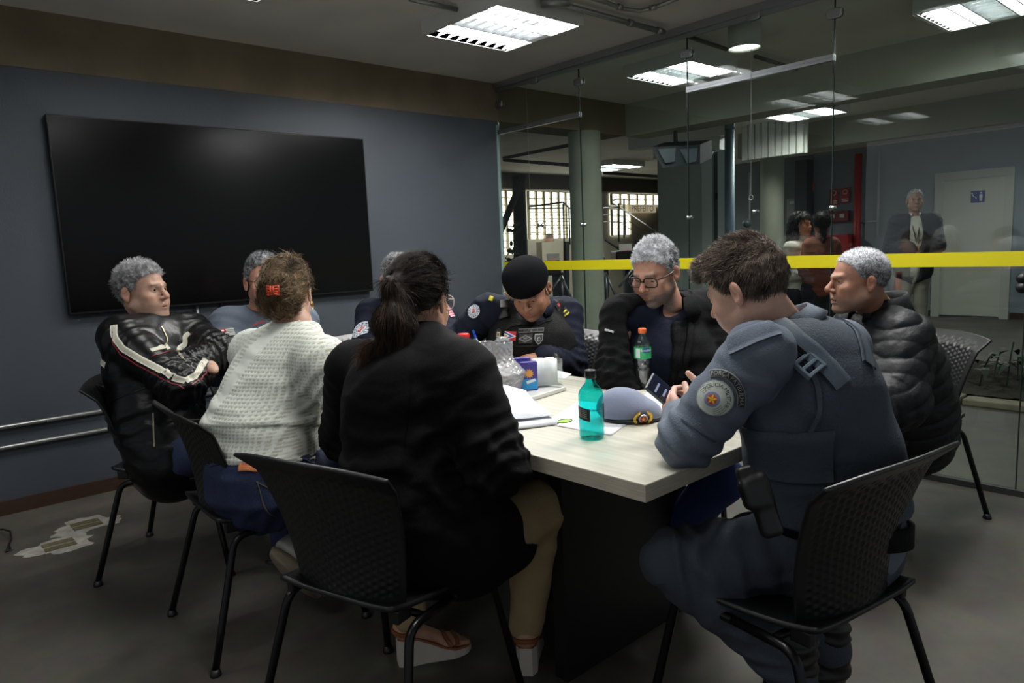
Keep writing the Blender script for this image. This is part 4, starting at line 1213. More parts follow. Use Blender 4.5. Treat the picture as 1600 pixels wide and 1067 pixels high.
def shoe(parent, name, ankle, d, m, sole=None, L=0.27, z0=None, R=None, vox=0.005):
    """low shoe; d = toe direction; stands on z0"""
    d = unit(d); y = d
    up = ZV - y * (ZV @ y) if R is None else R; up = unit(up); x = np.cross(y, up); Rm = np.stack([x, y, up], 1)
    c = np.asarray(ankle, float) - up * 0.075
    p = [ell((0, 0.06, 0.032), (0.043, 0.135, 0.034), k=0), ell((0, 0.0, 0.055), (0.036, 0.055, 0.05), k=0.03), ell((0, 0.12, 0.026), (0.045, 0.065, 0.026), k=0.02), fn((-.1, -.1, -.1), (.1, .25, 0.006), lambda X, Y, Z: Z + 0 * X + 0 * Y - 0.004, k=0.003, sub=True)]
    V, Q = sdf_mesh(p, vox); mesh_np(name, V @ Rm.T + c, [Q], m, parent)
    n = 36; an = np.arange(n) * 2 * PI / n; w_ = 0.043 + 0.006 * np.sin(an)
    o = np.stack([np.cos(an) * w_, 0.055 + np.sin(an) * 0.142, an * 0], 1)
    rows = [o * [1, 1, 1] + [0, 0, -0.016], o + [0, 0, 0.006]]
    V = np.concatenate(rows + [[[0, 0.055, -0.016]], [[0, 0.055, 0.006]]])
    Q = [[k, (k + 1) % n, n + (k + 1) % n, n + k] for k in range(n)]; T = [[2 * n, (k + 1) % n, k] for k in range(n)] + [[2 * n + 1, n + k, n + (k + 1) % n] for k in range(n)]
    mesh_np('sole', V @ Rm.T + c, [np.array(Q), np.array(T)], sole or M_black, parent)

def make_head(root, hc, look, roll=0.0, s=1.0, tone=(200, 150, 125), brow=(60, 50, 44), vox=0.0026, J=None, body_prims=None, hands=(), eye=(52, 38, 28), gaze=0.0, kw=None, ckw=None, eyes=True, neckr=0.056, bodyvox=0.012):
    """the continuous skin surface of a person: head, neck, trunk and limbs under the clothes, hands"""
    R = head_frame(look, roll); kw = kw or {}; ckw = ckw or {}
    pr = head_prims(**kw)
    nb = (np.asarray(J['neck']) - hc) @ R / s
    pr.append(cap((0, -0.022, -0.045), nb - unit(nb) * 0.02, neckr / s, (neckr + .004) / s, k=0.03)); 
    V, Q = sdf_mesh(pr, vox, smooth=1)
    cols = head_colors(V, tone, brow, **ckw)
    Vs = [place(V, hc, R, s)]; Qs = [Q]; Cs = [cols]; n = len(V)
    if body_prims:
        v, q = sdf_mesh(body_prims, bodyvox); Vs.append(v); Qs.append(q + n); Cs.append(skin_cols(v, tone)); n += len(v)
    for v, q in hands:
        Vs.append(v); Qs.append(q + n); Cs.append(skin_cols(v, tone)); n += len(v)
    mesh_np('body', np.concatenate(Vs), [np.concatenate(Qs)], M_skin, root, cols=np.concatenate(Cs))
    if eyes:
        for sx in (-1, 1):
            mb = MB().sphere((0, 0, 0), 0.0128, 20, 20, R=[[1, 0, 0], [0, 0, 1], [0, -1, 0]])
            v, F = mb.arrays()
            gz = unit([0, math.cos(gaze), math.sin(gaze)]); ca = (v / 0.0128) @ gz
            c = np.tile(np.array(lin((178, 168, 160))), (len(v), 1)); c[ca > 0.87] = lin(eye); c[ca > 0.975] = lin((12, 10, 10))
            mesh_np('eye', place(v + [sx * 0.0315, 0.0745, 0.0085], hc, R, s), F, M_eye, root, cols=c)
    return R

def make_hair(root, hc, R, s, prims, col, vox=0.003, bump=0.0035, bf=50, n=5000, L=0.012, rad=0.0007, dirf=None, curl=0.6, name='hair', smooth=1, seed=0.0, stretch=(1, 1, 1), avoid=None):
    V, Q = sdf_mesh(prims, vox, smooth=smooth); N = normals(V, Q)
    V = V + N * (bump * fbm(V * bf * np.asarray(stretch) + seed, 3))[:, None]; N = normals(V, Q)
    cv = col(V, N)
    Vs = [V]; F = [Q]; Cs = [cv]
    if n:
        vs, ns = V, N
        if avoid is not None:
            kk = np.linalg.norm(V - avoid[0], axis=1) > avoid[1]; vs, ns = V[kk], N[kk]
        sv, sq, sc = strands(vs, ns, n, L, rad, dirf or (lambda p, nn: nn * 0.5 + np.array([0, 0.4, 0.5])), col, curl)
        Vs.append(sv); F.append(sq + len(V)); Cs.append(sc)
    return mesh_np(name, place(np.concatenate(Vs), hc, R, s), [np.concatenate(F)], M_hair, root, cols=np.concatenate(Cs))

def grey_mix(a, b, amt=0.5, f=140, seed=0.0, top=None):
    """salt and pepper: two hair colours mixed lock by lock"""
    def g(V, N):
        t = np.clip(amt + 0.55 * vnoise(V * f + seed) + 0.30 * vnoise(V * 25 + seed) + 0.35 * (rng.random(len(V)) - .5), 0, 1)[:, None]
        c = np.array(lin(a)) * (1 - t) + np.array(lin(b)) * t
        if top is not None:
            h = np.clip((V[:, 2] - 0.03) / 0.08, 0, 1)[:, None]; c = c * (1 - h * .6) + np.array(lin(top)) * h * .6 * (0.6 + 0.8 * t)
        return np.clip(c, 0, 1)
    return g

def garment(root, name, prims, vox, m, spots=(), amp=0.004, scale=9.0, seed=0.0, post=None, smooth=1, aniso=(1, 1, 1)):
    V, Q = sdf_mesh(prims, vox, smooth=smooth)
    V = cloth_fold(V, Q, spots, amp, scale, seed, aniso)
    if post: V = post(V, Q)
    o = mesh_np(name, V, [Q], m, root)
    return o, Surf(V, Q)

def glasses(root, hc, R, s, m, rim=0.0014, wd=0.026, ht=0.019, lens=True, rnd=2.5, temple=True, zc_=0.004):
    mb = MB(); n = 28
    for sx in (-1, 1):
        a = np.linspace(0, 2 * PI, n)
        pts = [np.array([sx * 0.0325 + wd * math.copysign(abs(math.cos(t)) ** (2 / rnd), math.cos(t)), 0.1015 - 0.10 * abs(sx * 0.0325 + wd * math.cos(t)) ** 1.3 * 1.2, zc_ + ht * math.copysign(abs(math.sin(t)) ** (2 / rnd), math.sin(t))]) for t in a]
        mb.tube([place(p, hc, R, s) for p in pts], rim * s, 6, cap=False)
        if temple:
            tp = [np.array([sx * 0.0585, 0.090, zc_ + 0.008]), np.array([sx * 0.072, 0.070, zc_ + 0.009]), np.array([sx * 0.079, 0.02, 0.010]), np.array([sx * 0.082, -0.012, 0.016]), np.array([sx * 0.080, -0.035, -0.006])]
            mb.tube([place(p, hc, R, s) for p in tp], rim * s, 6)
    mb.tube([place(np.array(p), hc, R, s) for p in ((-0.008, 0.1045, 0.008), (0, 0.107, 0.011), (0.008, 0.1045, 0.008))], rim * s, 6)
    o = mb.build('glasses', m, root, smooth=True)
    if lens:
        lb = MB()
        for sx in (-1, 1):
            a = np.linspace(0, 2 * PI, n)[:-1]
            V = [place(np.array([sx * 0.0325 + wd * math.copysign(abs(math.cos(t)) ** (2 / rnd), math.cos(t)), 0.1015 - 0.10 * abs(sx * 0.0325 + wd * math.cos(t)) ** 1.3 * 1.2, zc_ + ht * math.copysign(abs(math.sin(t)) ** (2 / rnd), math.sin(t))]), hc, R, s) for t in a]
            V.append(place(np.array([sx * 0.0325, 0.0995, zc_]), hc, R, s))
            lb.add(V, (), [[k, (k + 1) % len(a), len(a)] for k in range(len(a))])
        lb.build('lens', glass_mat('spectacle_lens', (0.97, 0.98, 0.98), 1.3), o, world=True)
        # lens shares the glasses' frame
    return o

# ------------------------------------------------------------------ table
def oak():
    m, nt, b = new_mat('pale_oak_laminate')
    tc = nt.nodes.new('ShaderNodeTexCoord'); mp = nt.nodes.new('ShaderNodeMapping'); mp.inputs['Scale'].default_value = (26, 1.6, 26)
    n1 = nt.nodes.new('ShaderNodeTexNoise'); n1.inputs['Scale'].default_value = 1.6; n1.inputs['Detail'].default_value = 8
    cr = nt.nodes.new('ShaderNodeValToRGB')
    cr.color_ramp.elements[0].position = 0.3; cr.color_ramp.elements[0].color = (*lin((180, 178, 162)), 1)
    cr.color_ramp.elements[1].position = 0.7; cr.color_ramp.elements[1].color = (*lin((206, 204, 190)), 1)
    nt.links.new(tc.outputs['Object'], mp.inputs[0]); nt.links.new(mp.outputs[0], n1.inputs['Vector']); nt.links.new(n1.outputs['Fac'], cr.inputs[0])
    nt.links.new(cr.outputs[0], b.inputs['Base Color']); b.inputs['Roughness'].default_value = 0.42
    return m
M_oak = oak(); M_blk = mat('black_laminate', (12, 12, 13), 0.5)
M_oakedge = mat('oak_edge', (204, 196, 176), 0.5, var=0.14, vscale=30, stretch=(.6, .6, 12))
TX0, TX1, TY0, TY1, TZ = 1.222, 2.10, 0.945, 2.92, 0.75
tb = empty('meeting_table', (1.66, 1.93, 0)); tag(tb, 'long pale oak meeting table on a black panel base, people seated all around', 'table')
MB().box2((TX0, TY0, TZ - 0.040), (TX1, TY1, TZ)).build('tabletop', M_oak, tb)
e = 0.0012
MB().box2((TX0 - e, TY0 - e, TZ - 0.040), (TX0, TY1 + e, TZ - 0.0012)).box2((TX1, TY0 - e, TZ - 0.040), (TX1 + e, TY1 + e, TZ - 0.0012)).box2((TX0, TY0 - e, TZ - 0.040), (TX1, TY0, TZ - 0.0012)).box2((TX0, TY1, TZ - 0.040), (TX1, TY1 + e, TZ - 0.0012)).build('edge_banding', M_oakedge, tb)
MB().box2((1.40, 1.38, 0), (2.01, 1.43, TZ - 0.04)).build('leg', M_blk, tb)
MB().box2((1.40, 2.42, 0), (2.01, 2.47, TZ - 0.04)).build('leg', M_blk, tb)
MB().box2((1.69, 1.43, 0.34), (1.73, 2.42, TZ - 0.04)).build('modesty_panel', M_blk, tb)

def onz(px, py, z=TZ): return zc(px, py, z)

# ------------------------------------------------------------------ chairs
M_shell = mat('black_chair_shell', (22, 23, 25), 0.38)
def make_chair():
    r = empty('chair', (0, 0, 0))
    n, m = 92, 74
    u = np.linspace(-1, 1, n)[:, None] * np.ones(m); v = np.ones(n)[:, None] * np.linspace(0, 1, m)
    def back(u, v):
        hw = 0.178 + 0.062 * v ** 1.1 + 0.012 * np.maximum(v - 0.85, 0) / 0.15
        z = 0.445 + 0.375 * v - 0.022 * (np.abs(u) ** 2.4) * (v > 0) * v + 0.02 * np.abs(u) ** 2 * (1 - v) * 0
        y = -0.195 - 0.075 * v - 0.020 * np.sin(v * PI) * -1 + 0.055 * u ** 2 * (1 - 0.25 * v) - 0.030 * np.maximum(v - 0.86, 0) / 0.14
        return np.stack([u * hw, y, z], -1)
    S = back(u, v)
    du = np.gradient(S, axis=0); dv = np.gradient(S, axis=1); N = np.cross(du, dv); N /= np.linalg.norm(N, axis=-1)[..., None]
    ii, jj = np.meshgrid(np.arange(n), np.arange(m), indexing='ij')
    hole = ((ii % 4) >= 2) & ((jj + 2 * ((ii // 4) % 2)) % 4 >= 2) & (np.abs(u) < 0.9) & (v > 0.06) & (v < 0.93)
    th = 0.0045
    F_ = S + N * (th - 0.0028 * hole)[..., None]; Bk = S - N * (th - 0.0028 * hole)[..., None]
    I = np.arange(n * m).reshape(n, m); o = n * m
    q = np.stack([I[:-1, :-1], I[1:, :-1], I[1:, 1:], I[:-1, 1:]], -1).reshape(-1, 4)
    rim = np.concatenate([I[:, 0], I[-1, 1:], I[-2::-1, -1], I[0, -2:0:-1]]); rn = np.roll(rim, -1)
    Q = np.concatenate([q, q[:, ::-1] + o, np.stack([rim, rim + o, rn + o, rn], 1)])
    mesh_np('backrest', np.concatenate([F_.reshape(-1, 3), Bk.reshape(-1, 3)]), [Q], M_shell, r, world=False)
    # seat shell
    n2, m2 = 30, 30
    u = np.linspace(-1, 1, n2)[:, None] * np.ones(m2); v = np.ones(n2)[:, None] * np.linspace(0, 1, m2)
    hw = 0.185 + 0.04 * np.sin(v * PI * 0.6)
    sx = u * hw * (1 - 0.25 * np.maximum(v - .85, 0) * np.abs(u)); sy = -0.205 + 0.425 * v - 0.02 * u ** 2 * v
    sz = 0.442 - 0.014 * np.cos(u * PI / 2) * np.sin(np.clip(v, 0, 1) * PI) - 0.035 * np.maximum(v - 0.85, 0) / .15 + 0.02 * (1 - v) ** 6 + 0.008 * u ** 4
    S = np.stack([sx, sy, sz], -1); I = np.arange(n2 * m2).reshape(n2, m2); o = n2 * m2
    q = np.stack([I[:-1, :-1], I[1:, :-1], I[1:, 1:], I[:-1, 1:]], -1).reshape(-1, 4)
    rim = np.concatenate([I[:, 0], I[-1, 1:], I[-2::-1, -1], I[0, -2:0:-1]]); rn = np.roll(rim, -1)
    lo = S - np.array([0, 0, 0.012]) - np.stack([u * 0, u * 0, 0.022 * (1 - np.maximum(np.abs(u), np.abs(2 * v - 1)) ** 4)], -1)
    Q = np.concatenate([q, q[:, ::-1] + o, np.stack([rim, rim + o, rn + o, rn], 1)])
    mesh_np('seat', np.concatenate([S.reshape(-1, 3), lo.reshape(-1, 3)]), [Q], M_shell, r, world=False)
    def bez(a, b, c, k=6): return [tuple((1 - t) ** 2 * np.array(a) + 2 * (1 - t) * t * np.array(b) + t * t * np.array(c)) for t in np.linspace(0, 1, k)]
    for sxx in (-1, 1):
        for sy in (1, -1):
            ft = np.array([sxx * 0.255, 0.245 if sy > 0 else -0.275, 0.014]); kn = np.array([sxx * 0.205, 0.175 if sy > 0 else -0.165, 0.405])
            a = lerp(ft, kn, 0.90); b = kn + np.array([0, -sy * 0.045, 0.0])
            pts = [tuple(ft)] + [tuple(lerp(ft, kn, t)) for t in (0.3, 0.6)] + bez(a, kn, b) + [(sxx * 0.205, 0.005 * sy, 0.405)]
            lg = MB().tube(pts, 0.0115, 12).build('leg', M_dark, r, smooth=True, world=False)
            MB().lathe([(0, 0), (0.017, 0), (0.018, 0.004), (0.0135, 0.022), (0, 0.022)], tuple(ft * [1, 1, 0]), 14).build('foot_cap', M_black, lg, smooth=True, world=False)
    MB().tube([(-0.205, 0.10, 0.403), (0.205, 0.10, 0.403)], 0.010, 10).tube([(-0.205, -0.10, 0.403), (0.205, -0.10, 0.403)], 0.010, 10).build('cross_bar', M_dark, r, smooth=True, world=False)
    for sxx in (-1, 1):
        MB().box((sxx * 0.205, 0.17, 0.420), (0.03, 0.035, 0.02)).build('seat_stud', M_black, r, world=False, bevel=0.004)
        MB().box((sxx * 0.178, -0.160, 0.432), (0.022, 0.05, 0.035)).build('back_bracket', M_black, r, world=False, bevel=0.004)
    return r
CHAIRS = [
    ((0.955, 2.43), (0.985, -0.05), 'black perforated chair under the woman in the white knit top'),
    ((0.955, 1.60), (0.96, 0.28), 'black perforated chair under the woman in the black blazer'),
    ((1.60, 0.80), (0.16, 0.98), 'black perforated chair under the officer with the phone'),
    ((0.93, 3.22), (0.80, -0.60), 'black perforated chair under the man in the striped leather jacket'),
    ((3.42, 1.22), (-0.92, 0.39), 'black perforated chair under the man in the puffer jacket, against the glass'),
    ((2.62, 1.78), (-0.98, -0.2), 'black chair under the man in glasses'),
    ((2.62, 2.62), (-0.90, -0.43), 'black chair under the man in the beret'),
    ((2.08, 3.44), (0.0, -1.0), 'black chair under the man behind the ponytail'),
    ((1.45, 3.52), (0.0, -1.0), 'black chair under the grey uniformed officer by the screen'),
]
ch0 = make_chair()
for k, ((x, y), (fx, fy), l) in enumerate(CHAIRS):
    c = ch0 if k == 0 else copy_tree(ch0)
    c.location = (x, y, 0); c.rotation_euler = (0, 0, math.atan2(-fx, fy)); tag(c, l, 'chair', 'black chairs around the meeting table')

# ------------------------------------------------------------------ things on the table
def curved_bottle(prof, c, n=32, bump=None):
    mb = MB().lathe(prof, c, n); 
    return mb
M_teal = glass_mat('teal_plastic', (0.10, 0.74, 0.72), 1.45)
M_clear = glass_mat('clear_plastic', (0.90, 0.92, 0.93), 2.1, 0.05)
M_crystal = mat('cut_crystal', (238, 240, 246), 0.08)
_b = M_crystal.node_tree.nodes['Principled BSDF']; _b.inputs['Transmission Weight'].default_value = 0.72; _b.inputs['IOR'].default_value = 1.5
# teal bottle
c = onz(925, 684); r = empty('water_bottle', tuple(c)); tag(r, 'teal plastic bottle with a black cap standing near the front of the table', 'bottle')
prof = [(0.0, 0.004), (0.018, 0.0), (0.030, 0.001), (0.0345, 0.008), (0.0350, 0.020), (0.0335, 0.026), (0.0350, 0.032), (0.0350, 0.112), (0.0345, 0.124), (0.030, 0.137), (0.021, 0.148), (0.0145, 0.156), (0.0132, 0.170), (0.0132, 0.178)]
MB().lathe(prof, (0, 0, 0), 40).build('shell', M_teal, r, smooth=True, world=False)
MB().lathe([(0, 0.006), (0.030, 0.006), (0.0325, 0.012), (0.0328, 0.074), (0, 0.0745)], (0, 0, 0), 32).build('water', glass_mat('water_tint', (0.55, 0.93, 0.92), 1.33), r, smooth=True, world=False)
MB().lathe([(0.0, 0.192), (0.0145, 0.191), (0.0160, 0.188), (0.0160, 0.170), (0.0142, 0.168)], (0, 0, 0), 30).build('cap', M_black, r, smooth=True, world=False)
an = np.linspace(math.radians(165), math.radians(285), 26)
cy = math.atan2(-P(925, 684, 2)[1], -P(925, 684, 2)[0])
def wrap_label(a0, a1, z0, z1, rad, m, name, n=20, slant=0.0):
    a = np.linspace(a0, a1, n); V = []
    for t, zz in ((a, z0), (a, z1)): V.append(np.stack([np.cos(t) * rad, np.sin(t) * rad, zz + slant * (t - a0)], 1))
    V = np.concatenate(V); Q = [[k, k + 1, n + k + 1, n + k] for k in range(n - 1)]
    return mesh_np(name, V, [np.array(Q)], m, r, world=False)
lab = mat('black_label', (26, 26, 28), 0.4)
wrap_label(cy - 1.5, cy - 0.10, 0.062, 0.096, 0.0354, lab, 'label', slant=-0.006)
wrap_label(cy + 1.05, cy + 1.9, 0.060, 0.100, 0.0354, lab, 'label')
for k in range(5): wrap_label(cy - 1.25, cy - 0.35, 0.068 + k * 0.005, 0.0695 + k * 0.005, 0.0357, mat('label_print', (150, 152, 150), 0.5), 'label_print', slant=-0.006)
# clear bottle
c = onz(1005, 604); r = empty('water_bottle', tuple(c)); tag(r, 'clear ribbed water bottle with an orange cap and a green label', 'bottle')
prof = [(0.0, 0.006), (0.012, 0.001), (0.024, 0.0), (0.0295, 0.006)]
for k in range(8): prof += [(0.0300, 0.012 + k * 0.0115), (0.0285 if k != 5 else 0.0255, 0.0175 + k * 0.0115)]
prof += [(0.0305, 0.108), (0.0305, 0.150), (0.0290, 0.160), (0.024, 0.175), (0.017, 0.187), (0.0125, 0.194), (0.0120, 0.202)]
MB().lathe(prof, (0, 0, 0), 40).build('shell', M_clear, r, smooth=True, world=False)
MB().lathe([(0, 0.008), (0.026, 0.008), (0.0275, 0.014), (0.0270, 0.100), (0, 0.1005)], (0, 0, 0), 32).build('water', glass_mat('water_clear', (0.90, 0.93, 0.94), 1.33), r, smooth=True, world=False)
mb = MB().lathe([(0, 0.219), (0.0135, 0.218), (0.0148, 0.215), (0.0148, 0.201), (0.0135, 0.200)], (0, 0, 0), 30)
mb.build('cap', mat('orange_cap', (236, 104, 36), 0.4), r, smooth=True, world=False)
cy = math.atan2(-c[1], -c[0])
wrap_label(0, 2 * PI, 0.108, 0.150, 0.0309, mat('label_green', (52, 172, 104), 0.4), 'label', n=50)
wrap_label(cy - 0.9, cy - 0.30, 0.112, 0.146, 0.0312, mat('label_pale', (206, 228, 222), 0.4), 'label_panel')
wrap_label(cy + 0.05, cy + 0.95, 0.130, 0.148, 0.0312, mat('label_blue', (30, 84, 160), 0.4), 'label_panel')
V, T = text_arrays('Bonafont', 0.013)
aa = cy + 0.50 - 0 + V[:, 0] / 0.0316
mesh_np('label_text', np.stack([np.cos(aa) * 0.0317, np.sin(aa) * 0.0317, 0.139 + V[:, 1]], 1), [T], mat('label_white', (240, 242, 245), 0.4), r, world=False)
# tray with crystal, snack boxes and napkins
c = np.array([1.690, 1.895, TZ]); rz = math.radians(9)
tr = empty('serving_tray', tuple(c), rz); tag(tr, 'flat white serving tray carrying the cut-glass jar, snack boxes and napkins', 'tray')
mb = MB().box((0, 0, 0.004), (0.33, 0.235, 0.008))
for sx, sy, dx, dy in ((0, -0.1175, 0.33, 0.008), (0, 0.1175, 0.33, 0.008), (-0.165, 0, 0.008, 0.235), (0.165, 0, 0.008, 0.235)): mb.box((sx, sy, 0.008), (dx, dy, 0.014))
mb.build('base', M_white, tr, world=False, bevel=0.002)
def cut_glass(prof, n, c, amp=0.0022, rows=60, name='body', parent=None, m=None):
    prof = np.asarray(prof, float); s = np.r_[0, np.cumsum(np.linalg.norm(np.diff(prof, axis=0), axis=1))]
    t = np.linspace(0, s[-1], rows); rr = np.interp(t, s, prof[:, 0]); zz = np.interp(t, s, prof[:, 1])
    an = np.arange(96) * 2 * PI / 96
    A, Tt = np.meshgrid(an, t); k = n
    d = np.abs(((A * k / PI + Tt * 95) % 2) - 1) + np.abs(((A * k / PI - Tt * 95) % 2) - 1)
    R2 = rr[:, None] + amp * (d - 1) * (rr[:, None] > 0.006)
    V = np.stack([np.cos(A) * R2, np.sin(A) * R2, np.repeat(zz[:, None], 96, 1)], -1).reshape(-1, 3) + np.asarray(c)
    I = np.arange(rows * 96).reshape(rows, 96); J = np.roll(I, -1, 1)
    Q = np.stack([I[:-1], J[:-1], J[1:], I[1:]], -1).reshape(-1, 4)
    return mesh_np(name, V, [Q], m or M_crystal, parent, smooth=False, world=False)
c = onz(788, 613, TZ + 0.008); g = empty('crystal_jar', tuple(c)); tag(g, 'lidded cut-glass jar standing at the front of the white tray', 'jar')
cut_glass([(0, 0.0), (0.050, 0.0), (0.058, 0.01), (0.080, 0.066), (0.082, 0.074)], 12, (0, 0, 0), parent=g)
cut_glass([(0.083, 0.075), (0.078, 0.081), (0.060, 0.098), (0.046, 0.114), (0.038, 0.128), (0.036, 0.140), (0.038, 0.186), (0.034, 0.188), (0.031, 0.145)], 12, (0, 0, 0), name='lid', parent=g)
cut_glass([(0.0, 0.150), (0.022, 0.152), (0.024, 0.180), (0.026, 0.192), (0.018, 0.202), (0.0, 0.206)], 8, (0, 0, 0), name='lid_knob', parent=g, rows=30)
c = onz(762, 597, TZ + 0.008); c[2] = TZ + 0.002
g = empty('crystal_vase', tuple(c)); tag(g, 'tall straight cut-glass vase behind the lidded jar', 'vase')
cut_glass([(0, 0), (0.034, 0.0), (0.036, 0.01), (0.037, 0.09), (0.040, 0.165), (0.037, 0.166), (0.034, 0.10)], 10, (0, 0, 0), parent=g)
def snack(px, py, d, rz, l, h=0.105, w_=0.062):
    c = onz(px, py, TZ + 0.009)
    s = empty('snack_box', tuple(c), rz); tag(s, l, 'box', 'purple snack boxes on the tray')
    MB().box((0, 0, h / 2), (w_, 0.028, h)).build('carton', mat('snack_purple', (62, 52, 140), 0.35), s, world=False, bevel=0.002)
    n = 11; a = np.arange(2 * n) * PI / n; rad = np.where(np.arange(2 * n) % 2, 0.020, 0.011) * w_ / 0.062
    V = np.stack([np.cos(a) * rad, a * 0 - 0.0146, np.sin(a) * rad + h * 0.60], 1); V = np.concatenate([V, [[0, -0.0146, h * .6]]])
    mesh_np('starburst', V, [np.array([[2 * n, k, (k + 1) % (2 * n)] for k in range(2 * n)])], mat('snack_gold', (226, 160, 70), 0.4), s, world=False, smooth=False)
    MB().box((0, -0.0146, h * 0.22), (w_ * .94, 0.001, h * 0.36)).build('printed_wave', mat('snack_blue', (40, 150, 210), 0.4), s, world=False)
    MB().box((0.006, -0.0152, h * 0.33), (w_ * .55, 0.001, h * 0.10), R=frame_of((1, 0, .3), (0, 1, 0))).build('printed_band', mat('snack_white', (235, 238, 245), 0.4), s, world=False)
    return s
snack(827, 609, 2.44, math.radians(-36), 'purple and blue snack box in front on the tray, orange burst on it')
snack(817, 601, 2.56, math.radians(-30), 'purple snack box just behind the front one on the tray')
c = onz(853, 602, TZ + 0.009); nh = empty('napkin_holder', tuple(c), math.radians(-25)); tag(nh, 'clear acrylic holder full of white napkins at the right end of the tray', 'napkin holder')
mb = MB()
for sx in (-1, 1): mb.box((sx * 0.055, 0, 0.052), (0.003, 0.07, 0.10))
mb.box((0, 0.034, 0.052), (0.11, 0.003, 0.10)).box((0, -0.034, 0.045), (0.11, 0.003, 0.085)).box((0, 0, 0.0015), (0.113, 0.071, 0.003))
mb.build('holder', glass_mat('acrylic', (0.975, 0.99, 0.99), 1.45), nh, world=False)
for k in range(9):
    y = -0.026 + k * 0.0058; V = []
    for i in range(9):
        x = -0.048 + i * 0.011; b = 0.004 * math.sin(i * 0.9 + k * 1.3); V += [(x, y + b, 0.005), (x, y + b * 1.4, 0.096 + 0.008 * math.sin(k * 1.7 + i * .3))]
    nk = MB().add(V, [[2 * i, 2 * i + 2, 2 * i + 3, 2 * i + 1] for i in range(8)]).build('napkin', mat('napkin_white', (236, 240, 240), 0.8), None, smooth=True, world=False)
    nk.location = tuple(c); nk.rotation_euler = (0, 0, math.radians(-25))
    tag(nk, 'folded white paper napkin standing in the clear holder', 'napkin', 'napkins in the clear holder')
    so = nk.modifiers.new('thickness', 'SOLIDIFY'); so.thickness = 0.0022
# red flask and black cup
c = P(728, 600, 2.85); c[2] = TZ; fl = empty('thermos_flask', tuple(c)); tag(fl, 'red thermos flask with a black band and handle behind the glass jar', 'flask')
M_red = mat('flask_red', (214, 38, 36), 0.35)
MB().lathe([(0, 0), (0.040, 0), (0.042, 0.01), (0.042, 0.09), (0.038, 0.12), (0.026, 0.152), (0.022, 0.158)], (0, 0, 0), 32).build('body', M_red, fl, smooth=True, world=False)
MB().lathe([(0.0225, 0.157), (0.0232, 0.160), (0.0232, 0.182), (0.0225, 0.184)], (0, 0, 0), 28).build('band', M_black, fl, smooth=True, world=False)
MB().lathe([(0.0225, 0.184), (0.0238, 0.186), (0.0238, 0.200), (0.021, 0.203), (0, 0.203)], (0, 0, 0), 28).build('lid', M_red, fl, smooth=True, world=False)
rr = unit([R_[0], R_[1], 0])
MB().tube([rr * 0.022 + ZV * 0.170, rr * 0.045 + ZV * 0.175, rr * 0.062 + ZV * 0.15, rr * 0.066 + ZV * 0.09, rr * 0.058 + ZV * 0.04, rr * 0.040 + ZV * 0.035], 0.006, 10).build('handle', M_black, fl, smooth=True, world=False)
c = P(708, 600, 2.80); c[2] = TZ; cp = empty('coffee_jug', tuple(c)); tag(cp, 'glossy black jug left of the red flask', 'jug')
MB().lathe([(0, 0), (0.045, 0), (0.050, 0.02), (0.052, 0.11), (0.054, 0.150), (0.050, 0.152), (0.046, 0.13), (0, 0.128)], (0, 0, 0), 32).build('body', mat('gloss_black', (14, 14, 16), 0.12), cp, smooth=True, world=False)
# papers
M_paper = mat('paper', (222, 225, 230), 0.7)
def sheet(name, corners, l, lift=0.001, th=0.0006, curl=0.0, n=14, group=None, m=None):
    a, b, c_, d = [np.array(x, float) for x in corners]; V = []
    for i in range(n):
        for j in range(n):
            s, t = i / (n - 1), j / (n - 1); p = (a * (1 - s) + b * s) * (1 - t) + (d * (1 - s) + c_ * s) * t
            p[2] += lift + curl * max(0, t - .35) ** 2 * max(0, 1 - abs(s - .55) * 1.2) + 0.0008 * math.sin(s * 7 + t * 5)
            V.append(p)
    I = np.arange(n * n).reshape(n, n); q = np.stack([I[:-1, :-1], I[1:, :-1], I[1:, 1:], I[:-1, 1:]], -1).reshape(-1, 4)
    o = mesh_np(name, np.array(V), [q], m or M_paper); so = o.modifiers.new('thickness', 'SOLIDIFY'); so.thickness = th
    tag(o, l, 'paper', group); return o
A_, B2, C2, D2 = onz(779, 676), onz(871, 664), onz(826, 634), onz(742, 640)
fo = sheet('document_stack', [A_, B2, C2, D2], 'thick stack of white printed pages on a dark clipboard edge', lift=0.010, th=0.012)
sheet('clipboard', [A_ + [-.004, -.004, 0], B2 + [.006, -.002, 0], C2 + [.004, .004, 0], D2], 'dark clipboard under the stack of pages', lift=0.002, th=0.003, m=M_black)
sheet('loose_page', [onz(776, 668) + ZV * 0.018, onz(866, 658) + ZV * 0.018, onz(822, 628) + ZV * 0.018, onz(744, 636) + ZV * 0.018], 'white page lifting off the top of the stack', curl=0.12)
A_, B2, C2, D2 = onz(868, 668), onz(968, 682), onz(985, 640), onz(905, 634)
sheet('printed_sheet', [onz(848, 662), onz(955, 681), onz(1010, 640), onz(905, 626)], 'white printed sheet with a green logo under the beret', lift=0.0012)
sheet('printed_sheet', [onz(990, 640), onz(1040, 655), onz(1062, 615), onz(1010, 612)], 'white sheet under the phone, right of the beret', lift=0.0018)
sheet('printed_sheet', [onz(858, 589), onz(884, 592), onz(893, 584), onz(866, 578)], 'small white sheet at the far edge of the table by the beret man', lift=0.001)
cc = onz(882, 659)
sh = [o for o in bpy.data.objects if o.name == 'printed_sheet'][0]
MB().disc(cc + ZV * 0.0026, 0.016, 24, rx=0.024).build('logo', mat('logo_green', (150, 200, 50), 0.5), sh)
mb = MB(); an = np.linspace(0, 2 * PI, 30)
mb.tube([cc + np.array([0.027 * math.cos(t), 0.019 * math.sin(t), 0.0026]) for t in an], 0.0012, 4); mb.build('logo_ring', M_black, sh)
